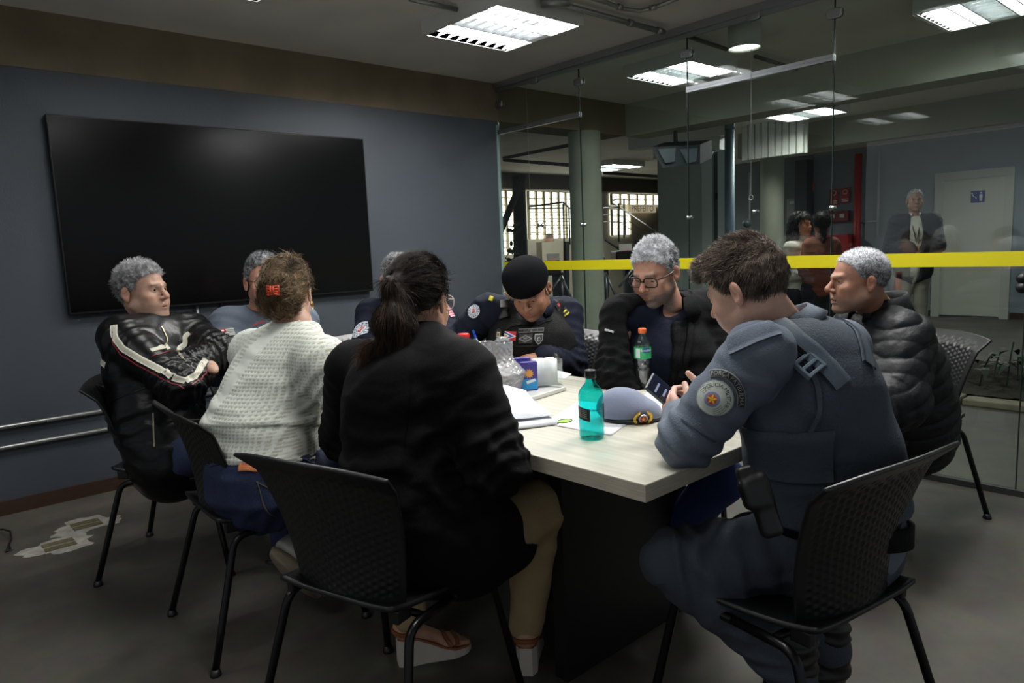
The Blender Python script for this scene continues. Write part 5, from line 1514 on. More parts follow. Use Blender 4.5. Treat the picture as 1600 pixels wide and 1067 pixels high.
# printed lines on the top page
mb = MB()
e1 = unit(onz(866, 658) - onz(776, 668)); e2 = unit(onz(744, 636) - onz(776, 668))
for k in range(7):
    p = onz(776, 668) + ZV * 0.0206 + e2 * (0.012 + k * 0.008) + e1 * 0.03
    mb.box(p + e1 * 0.06, (0.12 + 0.01 * math.sin(k * 3), 0.0022, 0.0002), rz=math.atan2(e1[1], e1[0]))
mb.build('printed_lines', mat('print_grey', (176, 180, 188), 0.7), [o for o in bpy.data.objects if o.name == 'loose_page'][0])
# beret
c = onz(985, 655); 
br = empty('beret', tuple(c)); tag(br, 'grey felt beret with a gold badge lying on the table', 'beret')
cr = unit([R_[0], R_[1], 0]); cf = unit([B_[0], B_[1], 0]); Rb = np.stack([cr, cf, ZV], 1)
pr = [ell((-0.006, 0, 0.034), (0.088, 0.072, 0.040), k=0), ell((-0.030, -0.004, 0.055), (0.052, 0.048, 0.040), k=0.05), ell((0.055, 0.01, 0.018), (0.038, 0.046, 0.020), k=0.03), fn((-.2, -.2, -.1), (.2, .2, 0.012), lambda X, Y, Z: Z - 0.010 + 0 * X + 0 * Y, k=0.003, sub=True)]
V, Q = sdf_mesh(pr, 0.0035); V = cloth_fold(V, Q, (), 0.0015, 14, 2.0)
Q = Q[:, ::-1]      # that frame is mirrored
mesh_np('crown', V @ Rb.T, [Q], mat('beret_felt', (128, 138, 162), 0.9, bump=0.25, bscale=400, sheen=0.3), br, world=False); SB = Surf(V @ Rb.T + c, Q)
an = np.linspace(0, 2 * PI, 50)
MB().tube([Rb @ np.array([0.004 + 0.083 * math.cos(t), 0.0665 * math.sin(t), 0.007]) for t in an], 0.0065, 8, cap=False).build('headband', M_black, br, smooth=True, world=False)
def wreath(parent, name, c, rt, up, s=1.0, core=((176, 30, 30), (230, 200, 90))):
    nr = np.cross(rt, up); F3 = np.stack([rt, up, nr], 1); mb = MB(); gold = mat('badge_gold', (214, 176, 78), 0.3, 0.8, var=0.3, vscale=400)
    for sx in (-1, 1):
        for k in range(7):
            t = -1.1 + k * 0.34; p = np.array([sx * 0.0125 * math.cos(t) * 1.25, 0.0125 * math.sin(t) * 1.1, 0.0]) * s
            Rl = frame_of([math.cos(t + 1.2) * sx, math.sin(t + 1.2), 0], [0, 0, 1])
            mb.sphere(c + F3 @ p, np.array([0.0056, 0.0020, 0.0030]) * s, 8, 6, R=F3 @ Rl)
    mb.build(name, gold, parent)
    MB().lathe([(0, 0.002 * s), (0.0085 * s, 0.0018 * s), (0.0088 * s, 0)], c + nr * 0.0005, 24, R=F3).build('badge_ring', mat('badge_silver', (190, 194, 200), 0.3, 0.7), parent)
    MB().lathe([(0, 0.003 * s), (0.0062 * s, 0.0028 * s), (0.0064 * s, 0)], c + nr * 0.0005, 24, R=F3).build('badge_disc', mat('badge_red', core[0], 0.4), parent)
    st = []; 
    for k in range(10):
        a = PI / 2 + k * PI / 5; rad = (0.0046 if k % 2 == 0 else 0.002) * s; st.append([math.cos(a) * rad, math.sin(a) * rad, 0.0034 * s])
    st.append([0, 0, 0.0042 * s])
    mesh_np('badge_star', np.array(st) @ F3.T + c, [np.array([[10, k, (k + 1) % 10] for k in range(10)])], mat('badge_star', core[1], 0.4), parent, smooth=False)
q = c + Rb @ np.array([0.024, 0.10, 0.021]); h = SB.ray(q, -Rb[:, 1])
wreath(br, 'badge', h[0] + h[1] * 0.006, unit(np.cross(ZV, h[1])), unit(ZV - h[1] * (ZV @ h[1])), 1.6)

# ------------------------------------------------------------------ the people
M_leather = mat('black_leather', (9, 10, 12), 0.34, spec=0.3, bump=0.10, bscale=60)
M_cream = mat('cream_leather', (206, 204, 186), 0.45)
M_rpipe = mat('red_piping', (128, 26, 38), 0.5)
M_denim = mat('blue_denim', (30, 42, 74), 0.85, var=0.18, vscale=26, bump=0.3, bscale=300)
M_denim2 = mat('bright_blue_cloth', (36, 54, 104), 0.85, var=0.12, vscale=26)
M_navy = mat('navy_uniform', (19, 24, 40), 0.8, spec=0.2, bump=0.2, bscale=260, var=0.08)
M_grey = mat('grey_uniform', (98, 108, 122), 0.85, bump=0.25, bscale=240, var=0.06, vscale=12)
M_greyD = mat('grey_vest', (64, 74, 86), 0.85, bump=0.3, bscale=200, var=0.08, vscale=10)
M_blkc = mat('black_cloth', (13, 14, 16), 0.85, bump=0.25, bscale=200, spec=0.15)
M_blazer = mat('black_blazer', (10, 10, 12), 0.8, bump=0.15, bscale=300, spec=0.15)
M_vest = mat('black_vest', (15, 15, 16), 0.8, spec=0.2, bump=0.4, bscale=160)
M_nylon = mat('black_nylon', (18, 20, 24), 0.55, spec=0.3, bump=0.15, bscale=90)
M_khaki = mat('khaki_trousers', (168, 146, 108), 0.85, bump=0.2, bscale=260)
M_zip = mat('zip_metal', (170, 165, 140), 0.3, 0.9)
M_patch = mat('embroidery', (200, 200, 200), 0.75, vcol=True, bump=0.3, bscale=900)
M_dpant = mat('dark_trousers', (20, 21, 25), 0.85, bump=0.2, bscale=260)

def person(label, J):
    r = empty('person', (float(J['pelvis'][0]), float(J['pelvis'][1]), 0.0)); tag(r, label, 'person'); return r

def knit_mat():
    m, nt, b = new_mat('white_knit')
    b.inputs['Base Color'].default_value = (*lin((226, 230, 220)), 1); b.inputs['Roughness'].default_value = 0.95
    at = nt.nodes.new('ShaderNodeAttribute'); at.attribute_name = 'Col'
    nt.links.new(at.outputs['Color'], b.inputs['Base Color'])
    return m
M_knit = knit_mat()


# ================= A  man in the striped leather jacket, arms folded
def build_A():
    hc = P(222, 457, 3.05); f = unit([0.80, -0.60, 0])
    J = dict(neck=P(243, 507, 3.06), chest=P(240, 572, 3.04), waist=P(246, 645, 3.04), pelvis=P(268, 706, 3.02),
             shR=P(190, 527, 2.92), shL=P(296, 520, 3.16), elR=P(283, 606, 2.76), wrR=P(322, 572, 2.92), elL=P(352, 556, 3.00), wrL=P(290, 568, 2.88))
    sit_legs(J, (0.85, -0.5), knee_z=0.52)
    r = person('short-haired grey man in a black leather jacket with cream stripes, arms folded', J)
    W = dict(pelvis=(0.185, 0.145), waist=(0.185, 0.150), chest=(0.190, 0.135), shr=0.060)
    tone = (186, 146, 126)
    hd = hand_mesh(P(322, 566, 2.90), cdir(-0.55, -0.65, 0.25), cdir(0.1, 0.3, 0.95), 1, curl=0.45, spread=0.05)
    R = make_head(r, hc, cdir(0.965, 0.20, 0.02), s=1.03, tone=tone, brow=(84, 76, 72), J=J, vox=0.0024, hands=[hd], body_prims=torso(J, W, -0.02) + leg_prims(J, -0.012),
                  kw=dict(jaw=1.10, full=1.15, open_=0.0042, mouth=0.0022, nose=1.02), ckw=dict(beard=(120, 108, 102), beard_amt=0.40, red=0.6))
    make_hair(r, hc, R, 1.03, hair_shell(0.010, 0.005), grey_mix((52, 50, 50), (196, 196, 198), 0.44, f=110, top=(226, 226, 228)), n=9000, L=0.014, rad=0.0009, bump=0.005, bf=42, dirf=lambda p, n: np.array([0, 0.7, 0.35]) + n * 0.35, curl=0.55)
    pr = torso(J, W, 0.010, k=0.055, rarm=(0.070, 0.062, 0.046)) + [seg(J['pelvis'] - ZV * 0.05, J['waist'], (0.20, 0.16), (0.195, 0.16), J['hipL'] - J['hipR'], k=0.05)]
    pr += [cap(hc - R[:, 2] * 0.03, J['neck'] + R[:, 2] * 0.035, 0.050, 0.066, k=0.01, sub=True), cap(J['wrL'], J['wrL'] + unit(J['wrL'] - J['elL']) * 0.1, 0.035, k=0.008, sub=True)]
    o, sf = garment(r, 'leather_jacket', pr, 0.0075, M_leather, limb_spots(J, 0.012), amp=0.0040, scale=6, seed=1.0)
    up = unit(J['neck'] - J['chest'])
    collar(r, 'jacket_collar', J['neck'] - up * 0.012, unit(up + ZV), cdir(.75, .65), 0.076, 0.070, 0.052, M_leather, gap=0.45, th=0.006, flare=0.010)
    # cream stripes and red piping down the near arm, over the shoulder and across the chest
    st = [P(178, 508, 2.90), P(178, 524, 2.84), P(190, 543, 2.80), P(217, 560, 2.74), P(240, 572, 2.69), P(266, 586, 2.66), P(290, 596, 2.66)]
    ribbon(r, 'sleeve_stripe', sf, st, 0.026, M_cream)
    ribbon(r, 'sleeve_piping', sf, [p + (-U_ * 0.026 - R_ * 0.006) for p in st], 0.004, M_rpipe)
    s2 = [P(290, 596, 2.68), P(306, 586, 2.70), P(316, 570, 2.76), P(321, 561, 2.82)]
    ribbon(r, 'sleeve_stripe', sf, s2, 0.026, M_cream); ribbon(r, 'sleeve_piping', sf, [p + R_ * 0.024 - U_ * 0.012 for p in s2], 0.004, M_rpipe)
    ribbon(r, 'chest_stripe', sf, [P(236, 548, 2.85), P(250, 545, 2.85), P(263, 541, 2.86)], 0.024, M_cream); ribbon(r, 'chest_piping', sf, [P(238, 557, 2.85), P(252, 554, 2.85), P(266, 549, 2.86)], 0.004, M_rpipe)
    ribbon(r, 'chest_stripe', sf, [P(282, 548, 2.9), P(290, 537, 2.95), P(288, 526, 3.0), P(296, 520, 3.0)], 0.022, M_cream)
    ribbon(r, 'back_stripe', sf, [P(157, 562, 2.9), P(165, 571, 2.84)], 0.022, M_cream)
    ribbon(r, 'zip', sf, [P(252, 510, 2.9), P(262, 530, 2.86), P(275, 548, 2.84), P(292, 566, 2.82)], 0.006, M_zip)
    ribbon(r, 'zip', sf, [P(239, 645, 2.8), P(240, 672, 2.78), P(241, 698, 2.78)], 0.006, M_zip)
    ribbon(r, 'zip', sf, [P(306, 630, 2.86), P(312, 655, 2.84), P(318, 680, 2.84)], 0.006, M_zip)
    ribbon(r, 'seam', sf, [P(172, 628, 2.9), P(190, 620, 2.84), P(208, 612, 2.8), P(228, 606, 2.8)], 0.004, M_leather, lift=0.003)
    garment(r, 'trousers', leg_prims(J, 0.0, (0.095, 0.070, 0.055), W), 0.010, M_denim, amp=0.004)
    for s in 'LR': shoe(r, 'shoe', J['an' + s] + ZV * 0.0, f, M_black)
build_A()

# ================= B  grey uniformed officer by the screen
def build_B():
    hc = P(414, 441, 3.32)
    J = dict(neck=P(408, 489, 3.38), chest=P(410, 560, 3.42), waist=P(412, 620, 3.48), pelvis=P(412, 672, 3.55), shR=P(357, 508, 3.34), shL=P(470, 503, 3.52), elR=P(345, 575, 3.2), wrR=P(390, 600, 3.05), elL=P(480, 580, 3.4), wrL=P(440, 600, 3.1))
    sit_legs(J, (0, -1)); r = person('officer in grey uniform by the screen, half hidden behind the white knit top', J)
    W = dict(pelvis=(0.18, 0.13), waist=(0.17, 0.13), chest=(0.19, 0.125))
    R = make_head(r, hc, cdir(0.45, 0.85, -0.05), s=1.03, tone=(206, 152, 130), brow=(70, 60, 55), J=J, body_prims=torso(J, W, -0.02) + leg_prims(J, -0.012), ckw=dict(beard=(120, 110, 105), beard_amt=0.2),
                  hands=[hand_mesh(J['wrR'], cdir(0.5, 0.8, 0), ZV, -1), hand_mesh(J['wrL'], cdir(-0.5, 0.8, 0), ZV, 1)])
    make_hair(r, hc, R, 1.03, hair_shell(0.012, 0.006), grey_mix((44, 44, 46), (176, 178, 182), 0.38), n=6000, L=0.009, rad=0.0007)
    glasses(r, hc, R, 1.03, M_dark)
    o, sf = garment(r, 'uniform_shirt', torso(J, W, 0.008, rarm=(0.075, 0.066, 0.050)) + [cap(hc, J['neck'] + ZV * .02, 0.05, 0.062, k=0.01, sub=True)], 0.008, M_grey, limb_spots(J, 0.010), amp=0.005, seed=3)
    collar(r, 'shirt_collar', J['neck'] - ZV * 0.03, ZV, cdir(.3, .9), 0.070, 0.062, 0.048, M_grey, gap=0.5, flare=0.014)
    def flag(u, v):
        c = np.tile(np.array(lin((235, 235, 232))), (len(u), 1)); st = np.floor((v + 1) * 6.5).astype(int) % 2 == 0; c[st] = lin((22, 22, 24))
        q = (u < -0.2) & (v > 0.1); c[q] = lin((190, 30, 40)); q = ((u + .6) ** 2 * 1.5 + (v - .55) ** 2 < .06); c[q] = lin((235, 235, 232)); return c
    badge(r, 'flag_patch', sf, P(356, 519, 3.2), ZV, 0.062, 0.046, flag, M_patch, n=40)
    badge(r, 'arm_patch', sf, P(354, 535, 3.2), ZV, 0.03, 0.03, colmap((None, (150, 140, 60)), (lambda u, v: u * u + v * v < .3, (60, 60, 50))), M_patch, n=20, mask=lambda u, v: u * u + v * v < 1)
    ribbon(r, 'name_tape', sf, [P(396, 508, 3.2), P(406, 504, 3.2), P(414, 502, 3.2)], 0.006, mat('red_thread', (190, 60, 70), 0.7))
    garment(r, 'trousers', leg_prims(J, 0.0, (0.09, 0.068, 0.055), W), 0.011, M_grey)
    for s in 'LR': shoe(r, 'boot', J['an' + s], (0, -1, 0), M_black)
build_B()

# ================= C  navy uniformed officer behind the ponytail
def round_patch(u, v):
    rr = np.sqrt(u * u + v * v); c = np.tile(np.array(lin((222, 226, 232))), (len(u), 1))
    c[(rr > 0.92)] = lin((60, 80, 120)); a = np.arctan2(v, u); c[(rr > 0.62) & (rr < 0.82) & (np.sin(a * 14) > 0.1)] = lin((70, 84, 116)); c[(rr > 0.48) & (rr < 0.54)] = lin((60, 80, 120))
    c[(np.abs(u) < 0.20) & (v > -0.28) & (v < 0.34)] = lin((196, 50, 60)); c[(np.abs(u) < 0.08) & (v > -0.1) & (v < 0.2)] = lin((235, 220, 220)); return c
disk = lambda u, v: u * u + v * v < 1.0
def build_C():
    hc = P(624, 438, 3.55)
    J = dict(neck=P(628, 482, 3.66), chest=P(632, 545, 3.74), waist=P(636, 600, 3.82), pelvis=P(640, 645, 3.9), shR=P(583, 492, 3.60), shL=P(688, 490, 3.80), elR=P(572, 556, 3.45), wrR=P(610, 560, 3.25), elL=P(705, 560, 3.6), wrL=P(665, 562, 3.3))
    sit_legs(J, (0, -1)); r = person('officer in navy uniform and vest almost hidden behind the woman with the ponytail', J)
    W = dict(pelvis=(0.18, 0.13), waist=(0.17, 0.13), chest=(0.19, 0.125))
    R = make_head(r, hc, cdir(0.35, 0.93, -0.05), s=1.03, tone=(208, 158, 138), brow=(60, 50, 46), J=J, body_prims=torso(J, W, -0.02) + leg_prims(J, -0.012), hands=[hand_mesh(J['wrR'], cdir(0.5, 0.8, 0), ZV, -1), hand_mesh(J['wrL'], cdir(-0.5, 0.8, 0), ZV, 1)])
    make_hair(r, hc, R, 1.03, hair_shell(0.010, 0.005), grey_mix((40, 38, 40), (190, 190, 192), 0.42, f=260), n=6000, L=0.007, rad=0.0007, bump=0.003, bf=90)
    o, sf = garment(r, 'uniform_shirt', torso(J, W, 0.008, rarm=(0.075, 0.066, 0.050)) + [cap(hc, J['neck'] + ZV * .02, 0.05, 0.062, k=0.01, sub=True)], 0.008, M_navy, limb_spots(J, 0.010), amp=0.005, seed=5)
    ve, vf = garment(r, 'vest', torso(J, W, 0.024, arms=False)[:3] + [cap(J['neck'] - ZV * .03, lerp(J['neck'], J['shR'], .72) + ZV * .0, .05, .05, k=.03), cap(J['neck'] - ZV * .03, lerp(J['neck'], J['shL'], .72), .05, .05, k=.03), cap(hc, J['neck'] + ZV * .0, 0.06, 0.080, k=0.01, sub=True)], 0.009, M_vest, amp=0.002)
    collar(r, 'shirt_collar', J['neck'] - ZV * 0.02, ZV, cdir(.3, .9), 0.072, 0.066, 0.045, M_vest, gap=0.4, flare=0.016)
    badge(r, 'arm_patch', sf, P(563, 515, 3.35), ZV, 0.075, 0.085, round_patch, M_patch, mask=disk, normal=cdir(-.85, .5, .1))
    badge(r, 'shoulder_patch', sf, P(702, 487, 3.65), cdir(-.3, 0, .95), 0.035, 0.07, colmap((None, (196, 170, 178)), (lambda u, v: np.sin(v * 16) > 0.2, (176, 60, 80))), M_patch, n=24)
    garment(r, 'trousers', leg_prims(J, 0.0, (0.09, 0.068, 0.055), W), 0.011, M_navy)
    for s in 'LR': shoe(r, 'boot', J['an' + s], (0, -1, 0), M_black)
build_C()

# ================= D  officer in the beret, writing
def build_D():
    hc = P(829, 452, 3.24)
    J = dict(neck=P(842, 478, 3.42), chest=P(830, 540, 3.40), waist=P(838, 600, 3.52), pelvis=P(850, 640, 3.64), shR=P(762, 486, 3.38), shL=P(884, 489, 3.52), elR=P(706, 545, 3.42), wrR=P(742, 552, 3.30), elL=P(892, 566, 3.40), wrL=P(852, 560, 3.22))
    sit_legs(J, (-1, -0.3)); r = person('officer in black beret and tactical vest bent over the table, writing with a blue pen', J)
    W = dict(pelvis=(0.18, 0.13), waist=(0.17, 0.13), chest=(0.185, 0.125), shr=0.055)
    tone = (160, 116, 94)
    h1 = hand_mesh(P(848, 560, 3.20), cdir(-0.75, 0.55, -0.12), cdir(-0.1, 0.75, 0.65), 1, curl=0.35, size=1.02)
    h2 = hand_mesh(P(742, 556, 3.28), cdir(0.55, 0.55, -0.3), cdir(-0.5, 0.5, 0.7), -1, curls=[0.75, 0.85, 0.95, 1.0], thumb=(0.3, 0.3))
    look = cdir(-0.26, 0.80, -0.62)
    R = make_head(r, hc, look, roll=-0.04, s=1.04, gaze=-.5, tone=tone, brow=(44, 38, 36), J=J, vox=0.0026, hands=[h1, h2], body_prims=torso(J, W, -0.02) + leg_prims(J, -0.012), kw=dict(open_=0.0028, lid=0.003), ckw=dict(beard=(90, 74, 66), beard_amt=0.25))
    make_hair(r, hc, R, 1.04, hair_shell(0.002, 0.0025), grey_mix((30, 26, 25), (60, 54, 50), 0.3), n=0, bump=0.0012)
    # the beret
    c = np.array([0.004, 0.004, 0.070]); bp = [ell(c, (0.098, 0.112, 0.062), k=0), ell(c + [0.012, -0.01, 0.022], (0.085, 0.095, 0.048), k=0.03), ell(c + [0, 0.0, -0.028], (0.086, 0.108, 0.034), k=0.02),
               ell((0, -0.012, 0.030), (0.074, 0.097, 0.085), k=0.002, sub=True), fn((-.2, -.2, -.2), (.2, .2, .034), lambda X, Y, Z: Z - 0.030 - 0.08 * np.clip(Y, -1, 1) + 0 * X, k=0.004, sub=True)]
    V, Q = sdf_mesh(bp, 0.0035); mesh_np('beret', place(V, hc, R, 1.04), [Q], mat('black_felt', (10, 11, 15), 0.95, bump=0.3, bscale=500, spec=0.1), r)
    sb = Surf(place(V, hc, R, 1.04), Q); q = place(np.array([0.075, 0.085, 0.055]), hc, R, 1.04); l, n = sb.near(q)
    wreath(r, 'beret_badge', l + n * 0.006, unit(np.cross(R[:, 2], n)), unit(R[:, 2] - n * (R[:, 2] @ n)), 1.5)
    o, sf = garment(r, 'uniform_shirt', torso(J, W, 0.006, rarm=(0.072, 0.064, 0.050)) + [cap(hc, J['neck'] + ZV * .0, 0.05, 0.060, k=0.01, sub=True)], 0.0075, M_navy, limb_spots(J, 0.011), amp=0.005, seed=7)
    fr = cdir(-.25, .95)
    vp = torso(J, W, 0.028, arms=False)[:3]
    for s in 'LR':
        a = lerp(J['neck'], J['sh' + s], 0.62); vp.append(seg(a - ZV * 0.10 + fr * 0.03, a + ZV * 0.015, (0.052, 0.085), (0.045, 0.07), J['shL'] - J['shR'], k=0.02))
    vp += [cap(hc - ZV * .05, J['neck'] + fr * 0.04 - ZV * .03, 0.08, 0.072, k=0.012, sub=True)]
    for s in 'LR': vp.append(cap(J['sh' + s], lerp(J['sh' + s], J['el' + s], .5), 0.085, 0.085, k=0.015, sub=True))
    ve, vf = garment(r, 'tactical_vest', vp, 0.007, M_vest, amp=0.003, scale=12, seed=2)
    Dv = 3.15
    ribbon(r, 'vest_seam', vf, [P(770, 500, Dv), P(800, 508, Dv), P(840, 508, Dv), P(862, 500, Dv)], 0.010, M_vest, lift=0.003)
    ribbon(r, 'vest_pocket_edge', vf, [P(766, 538, Dv), P(800, 541, Dv), P(862, 540, Dv)], 0.006, M_dark, lift=0.003)
    for pts in ([P(781, 452, 3.3), P(779, 468, 3.25), P(786, 484, 3.2), P(788, 497, 3.18)], [P(866, 456, 3.4), P(858, 474, 3.3), P(850, 488, 3.22), P(843, 498, 3.18)]):
        ribbon(r, 'vest_strap', vf, pts, 0.050, mat('strap_black', (26, 27, 29), 0.6), lift=0.005, th=0.003)
    l, n = vf.near(P(778, 466, 3.25)); MB().box(l + n * 0.010, (0.050, 0.042, 0.014), R=frame_of(cdir(1, 0), unit(ZV - n * (ZV @ n)))).build('buckle', mat('buckle_black', (30, 31, 34), 0.3), r, bevel=0.004)
    # badges on the chest
    def flagA(u, v):
        c = np.tile(np.array(lin((178, 34, 42))), (len(u), 1)); w_ = np.abs(v) < (1 - (u + 1) * 0.52); c[np.abs(v) < (1.05 - (u + 1) * 0.5)] = lin((224, 226, 232)); c[np.abs(v) < (0.86 - (u + 1) * 0.5)] = lin((40, 60, 150)); c[np.abs(v) < (0.55 - (u + 1) * 0.5)] = lin((220, 222, 228)); c[(u + .72) ** 2 + v * v * 1.2 < .06] = lin((196, 150, 60)); return c
    badge(r, 'flag_patch', vf, P(797, 525, Dv), cdir(0.05, 0, 1), 0.056, 0.040, flagA, M_patch, n=44, normal=fr)
    def diam(u, v):
        c = np.tile(np.array(lin((34, 35, 37))), (len(u), 1)); d = np.abs(u) * 0.85 + np.abs(v) * 1.2; c[(d < .95) & (d > .62)] = lin((110, 112, 112)); c[u * u * 2.0 + v * v < .17] = lin((70, 72, 74)); c[(u * u * 2.0 + v * v < .17) & (np.abs(v - .1) < .08)] = lin((120, 122, 122)); return c
    badge(r, 'diamond_patch', vf, P(821, 529, Dv), ZV, 0.060, 0.042, diam, M_patch, n=44, normal=fr)
    sh = lambda u, v: (np.abs(u) < 0.92) & (v > -1 + 1.1 * np.abs(u) ** 1.6)
    badge(r, 'shield_patch', vf, P(842, 530, Dv), ZV, 0.040, 0.048, colmap((None, (150, 152, 152)), (lambda u, v: (np.abs(u) < .72) & (v > -.72 + 1.1 * np.abs(u) ** 1.6) & (v < .8), (40, 42, 44)), (lambda u, v: u * u + v * v < .18, (140, 142, 142)), (lambda u, v: (u - .1) ** 2 + v * v < .06, (40, 42, 44))), M_patch, n=36, mask=sh, normal=fr)
    badge(r, 'oval_badge', vf, P(779, 522, Dv), ZV, 0.034, 0.052, colmap((None, (36, 36, 38)), (lambda u, v: (np.abs(u) < .5) & (np.abs(v + .05) < .42), (196, 186, 150)), (lambda u, v: (np.abs(u) < .25) & (np.abs(v + .05) < .2), (90, 80, 60))), M_patch, n=30, mask=disk, normal=fr)
    b_, frm = badge(r, 'name_tape', vf, P(830, 516, Dv), ZV, 0.110, 0.018, colmap((None, (120, 120, 116)), (lambda u, v: (np.abs(u) < .975) & (np.abs(v) < .72), (30, 31, 33)), (lambda u, v: np.abs(u - .02) < .015, (120, 120, 116))), M_patch, n=60, normal=fr)
    arc_text(r, 'name_lettering', vf, frm, 'CMT GERAL', 0.012, 1, mat('thread_grey', (130, 130, 126), 0.7), straight=True)
    badge(r, 'round_arm_patch', sf, P(740, 486, 3.2), cdir(-.25, 0, .95), 0.068, 0.068, round_patch, M_patch, mask=disk)
    badge(r, 'flag_arm_patch', sf, P(884, 517, 3.38), ZV, 0.056, 0.052, flagA, M_patch, n=40, normal=cdir(.45, .88, .1))
    ep = lambda u, v: np.ones(len(u), bool)
    badge(r, 'rank_slide', sf, P(877, 484, 3.42), cdir(-.5, -.1, .6), 0.05, 0.072, colmap((None, (20, 22, 30)), (lambda u, v: (np.abs(u) < .8) & (v < 0.45) & (np.sin((v + 1) * 13.0) > 0.25), (214, 208, 50)), (lambda u, v: (u ** 2 + ((v - .75) * 1.4) ** 2 < .12), (190, 50, 60))), M_patch, n=36)
    ribbon(r, 'rank_slide', sf, [P(768, 463, 3.3), P(766, 470, 3.3)], 0.02, mat('rank_yellow', (214, 208, 50), 0.7))
    collar(r, 'shirt_collar', J['neck'] - ZV * 0.03 + fr * 0.01, unit(ZV + fr * .3), fr, 0.068, 0.064, 0.045, M_navy, gap=0.6, flare=0.015)
    # watch, pen
    wp = P(862, 562, 3.2); ax = unit(J['wrL'] - J['elL'])
    MB().tube([wp - ax * 0.012, wp + ax * 0.012], 0.036, 20).build('watch_strap', M_black, r, smooth=True)
    MB().lathe([(0, 0.012), (0.017, 0.011), (0.019, 0.0)], wp + fr * 0.030 + ZV * 0.01, 20, R=frame_of(cdir(1, 0), ZV)).build('watch_case', mat('watch_dark', (40, 44, 50), 0.2, 0.7), r)
    garment(r, 'trousers', leg_prims(J, 0.0, (0.09, 0.068, 0.055), W), 0.011, M_navy)
    for s in 'LR': shoe(r, 'boot', J['an' + s], (-1, -0.3, 0), M_black)
    p0, p1 = P(751, 546, 3.22), P(739, 516, 3.27)
    pn = empty('pen', tuple(p0)); tag(pn, 'blue ballpoint pen in the hand of the officer in the beret', 'pen')
    MB().tube([p0, lerp(p0, p1, .15), lerp(p0, p1, .72)], [0.001, 0.0042, 0.0042], 10).build('barrel', M_white, pn, smooth=True)
    MB().tube([lerp(p0, p1, .55), p1], [0.0052, 0.0048], 10).box(lerp(p0, p1, .8) + B_ * 0.006, (0.004, 0.003, 0.03), R=frame_of(R_, unit(p1 - p0))).build('cap', mat('pen_blue', (30, 84, 200), 0.35), pn, smooth=False)
build_D()

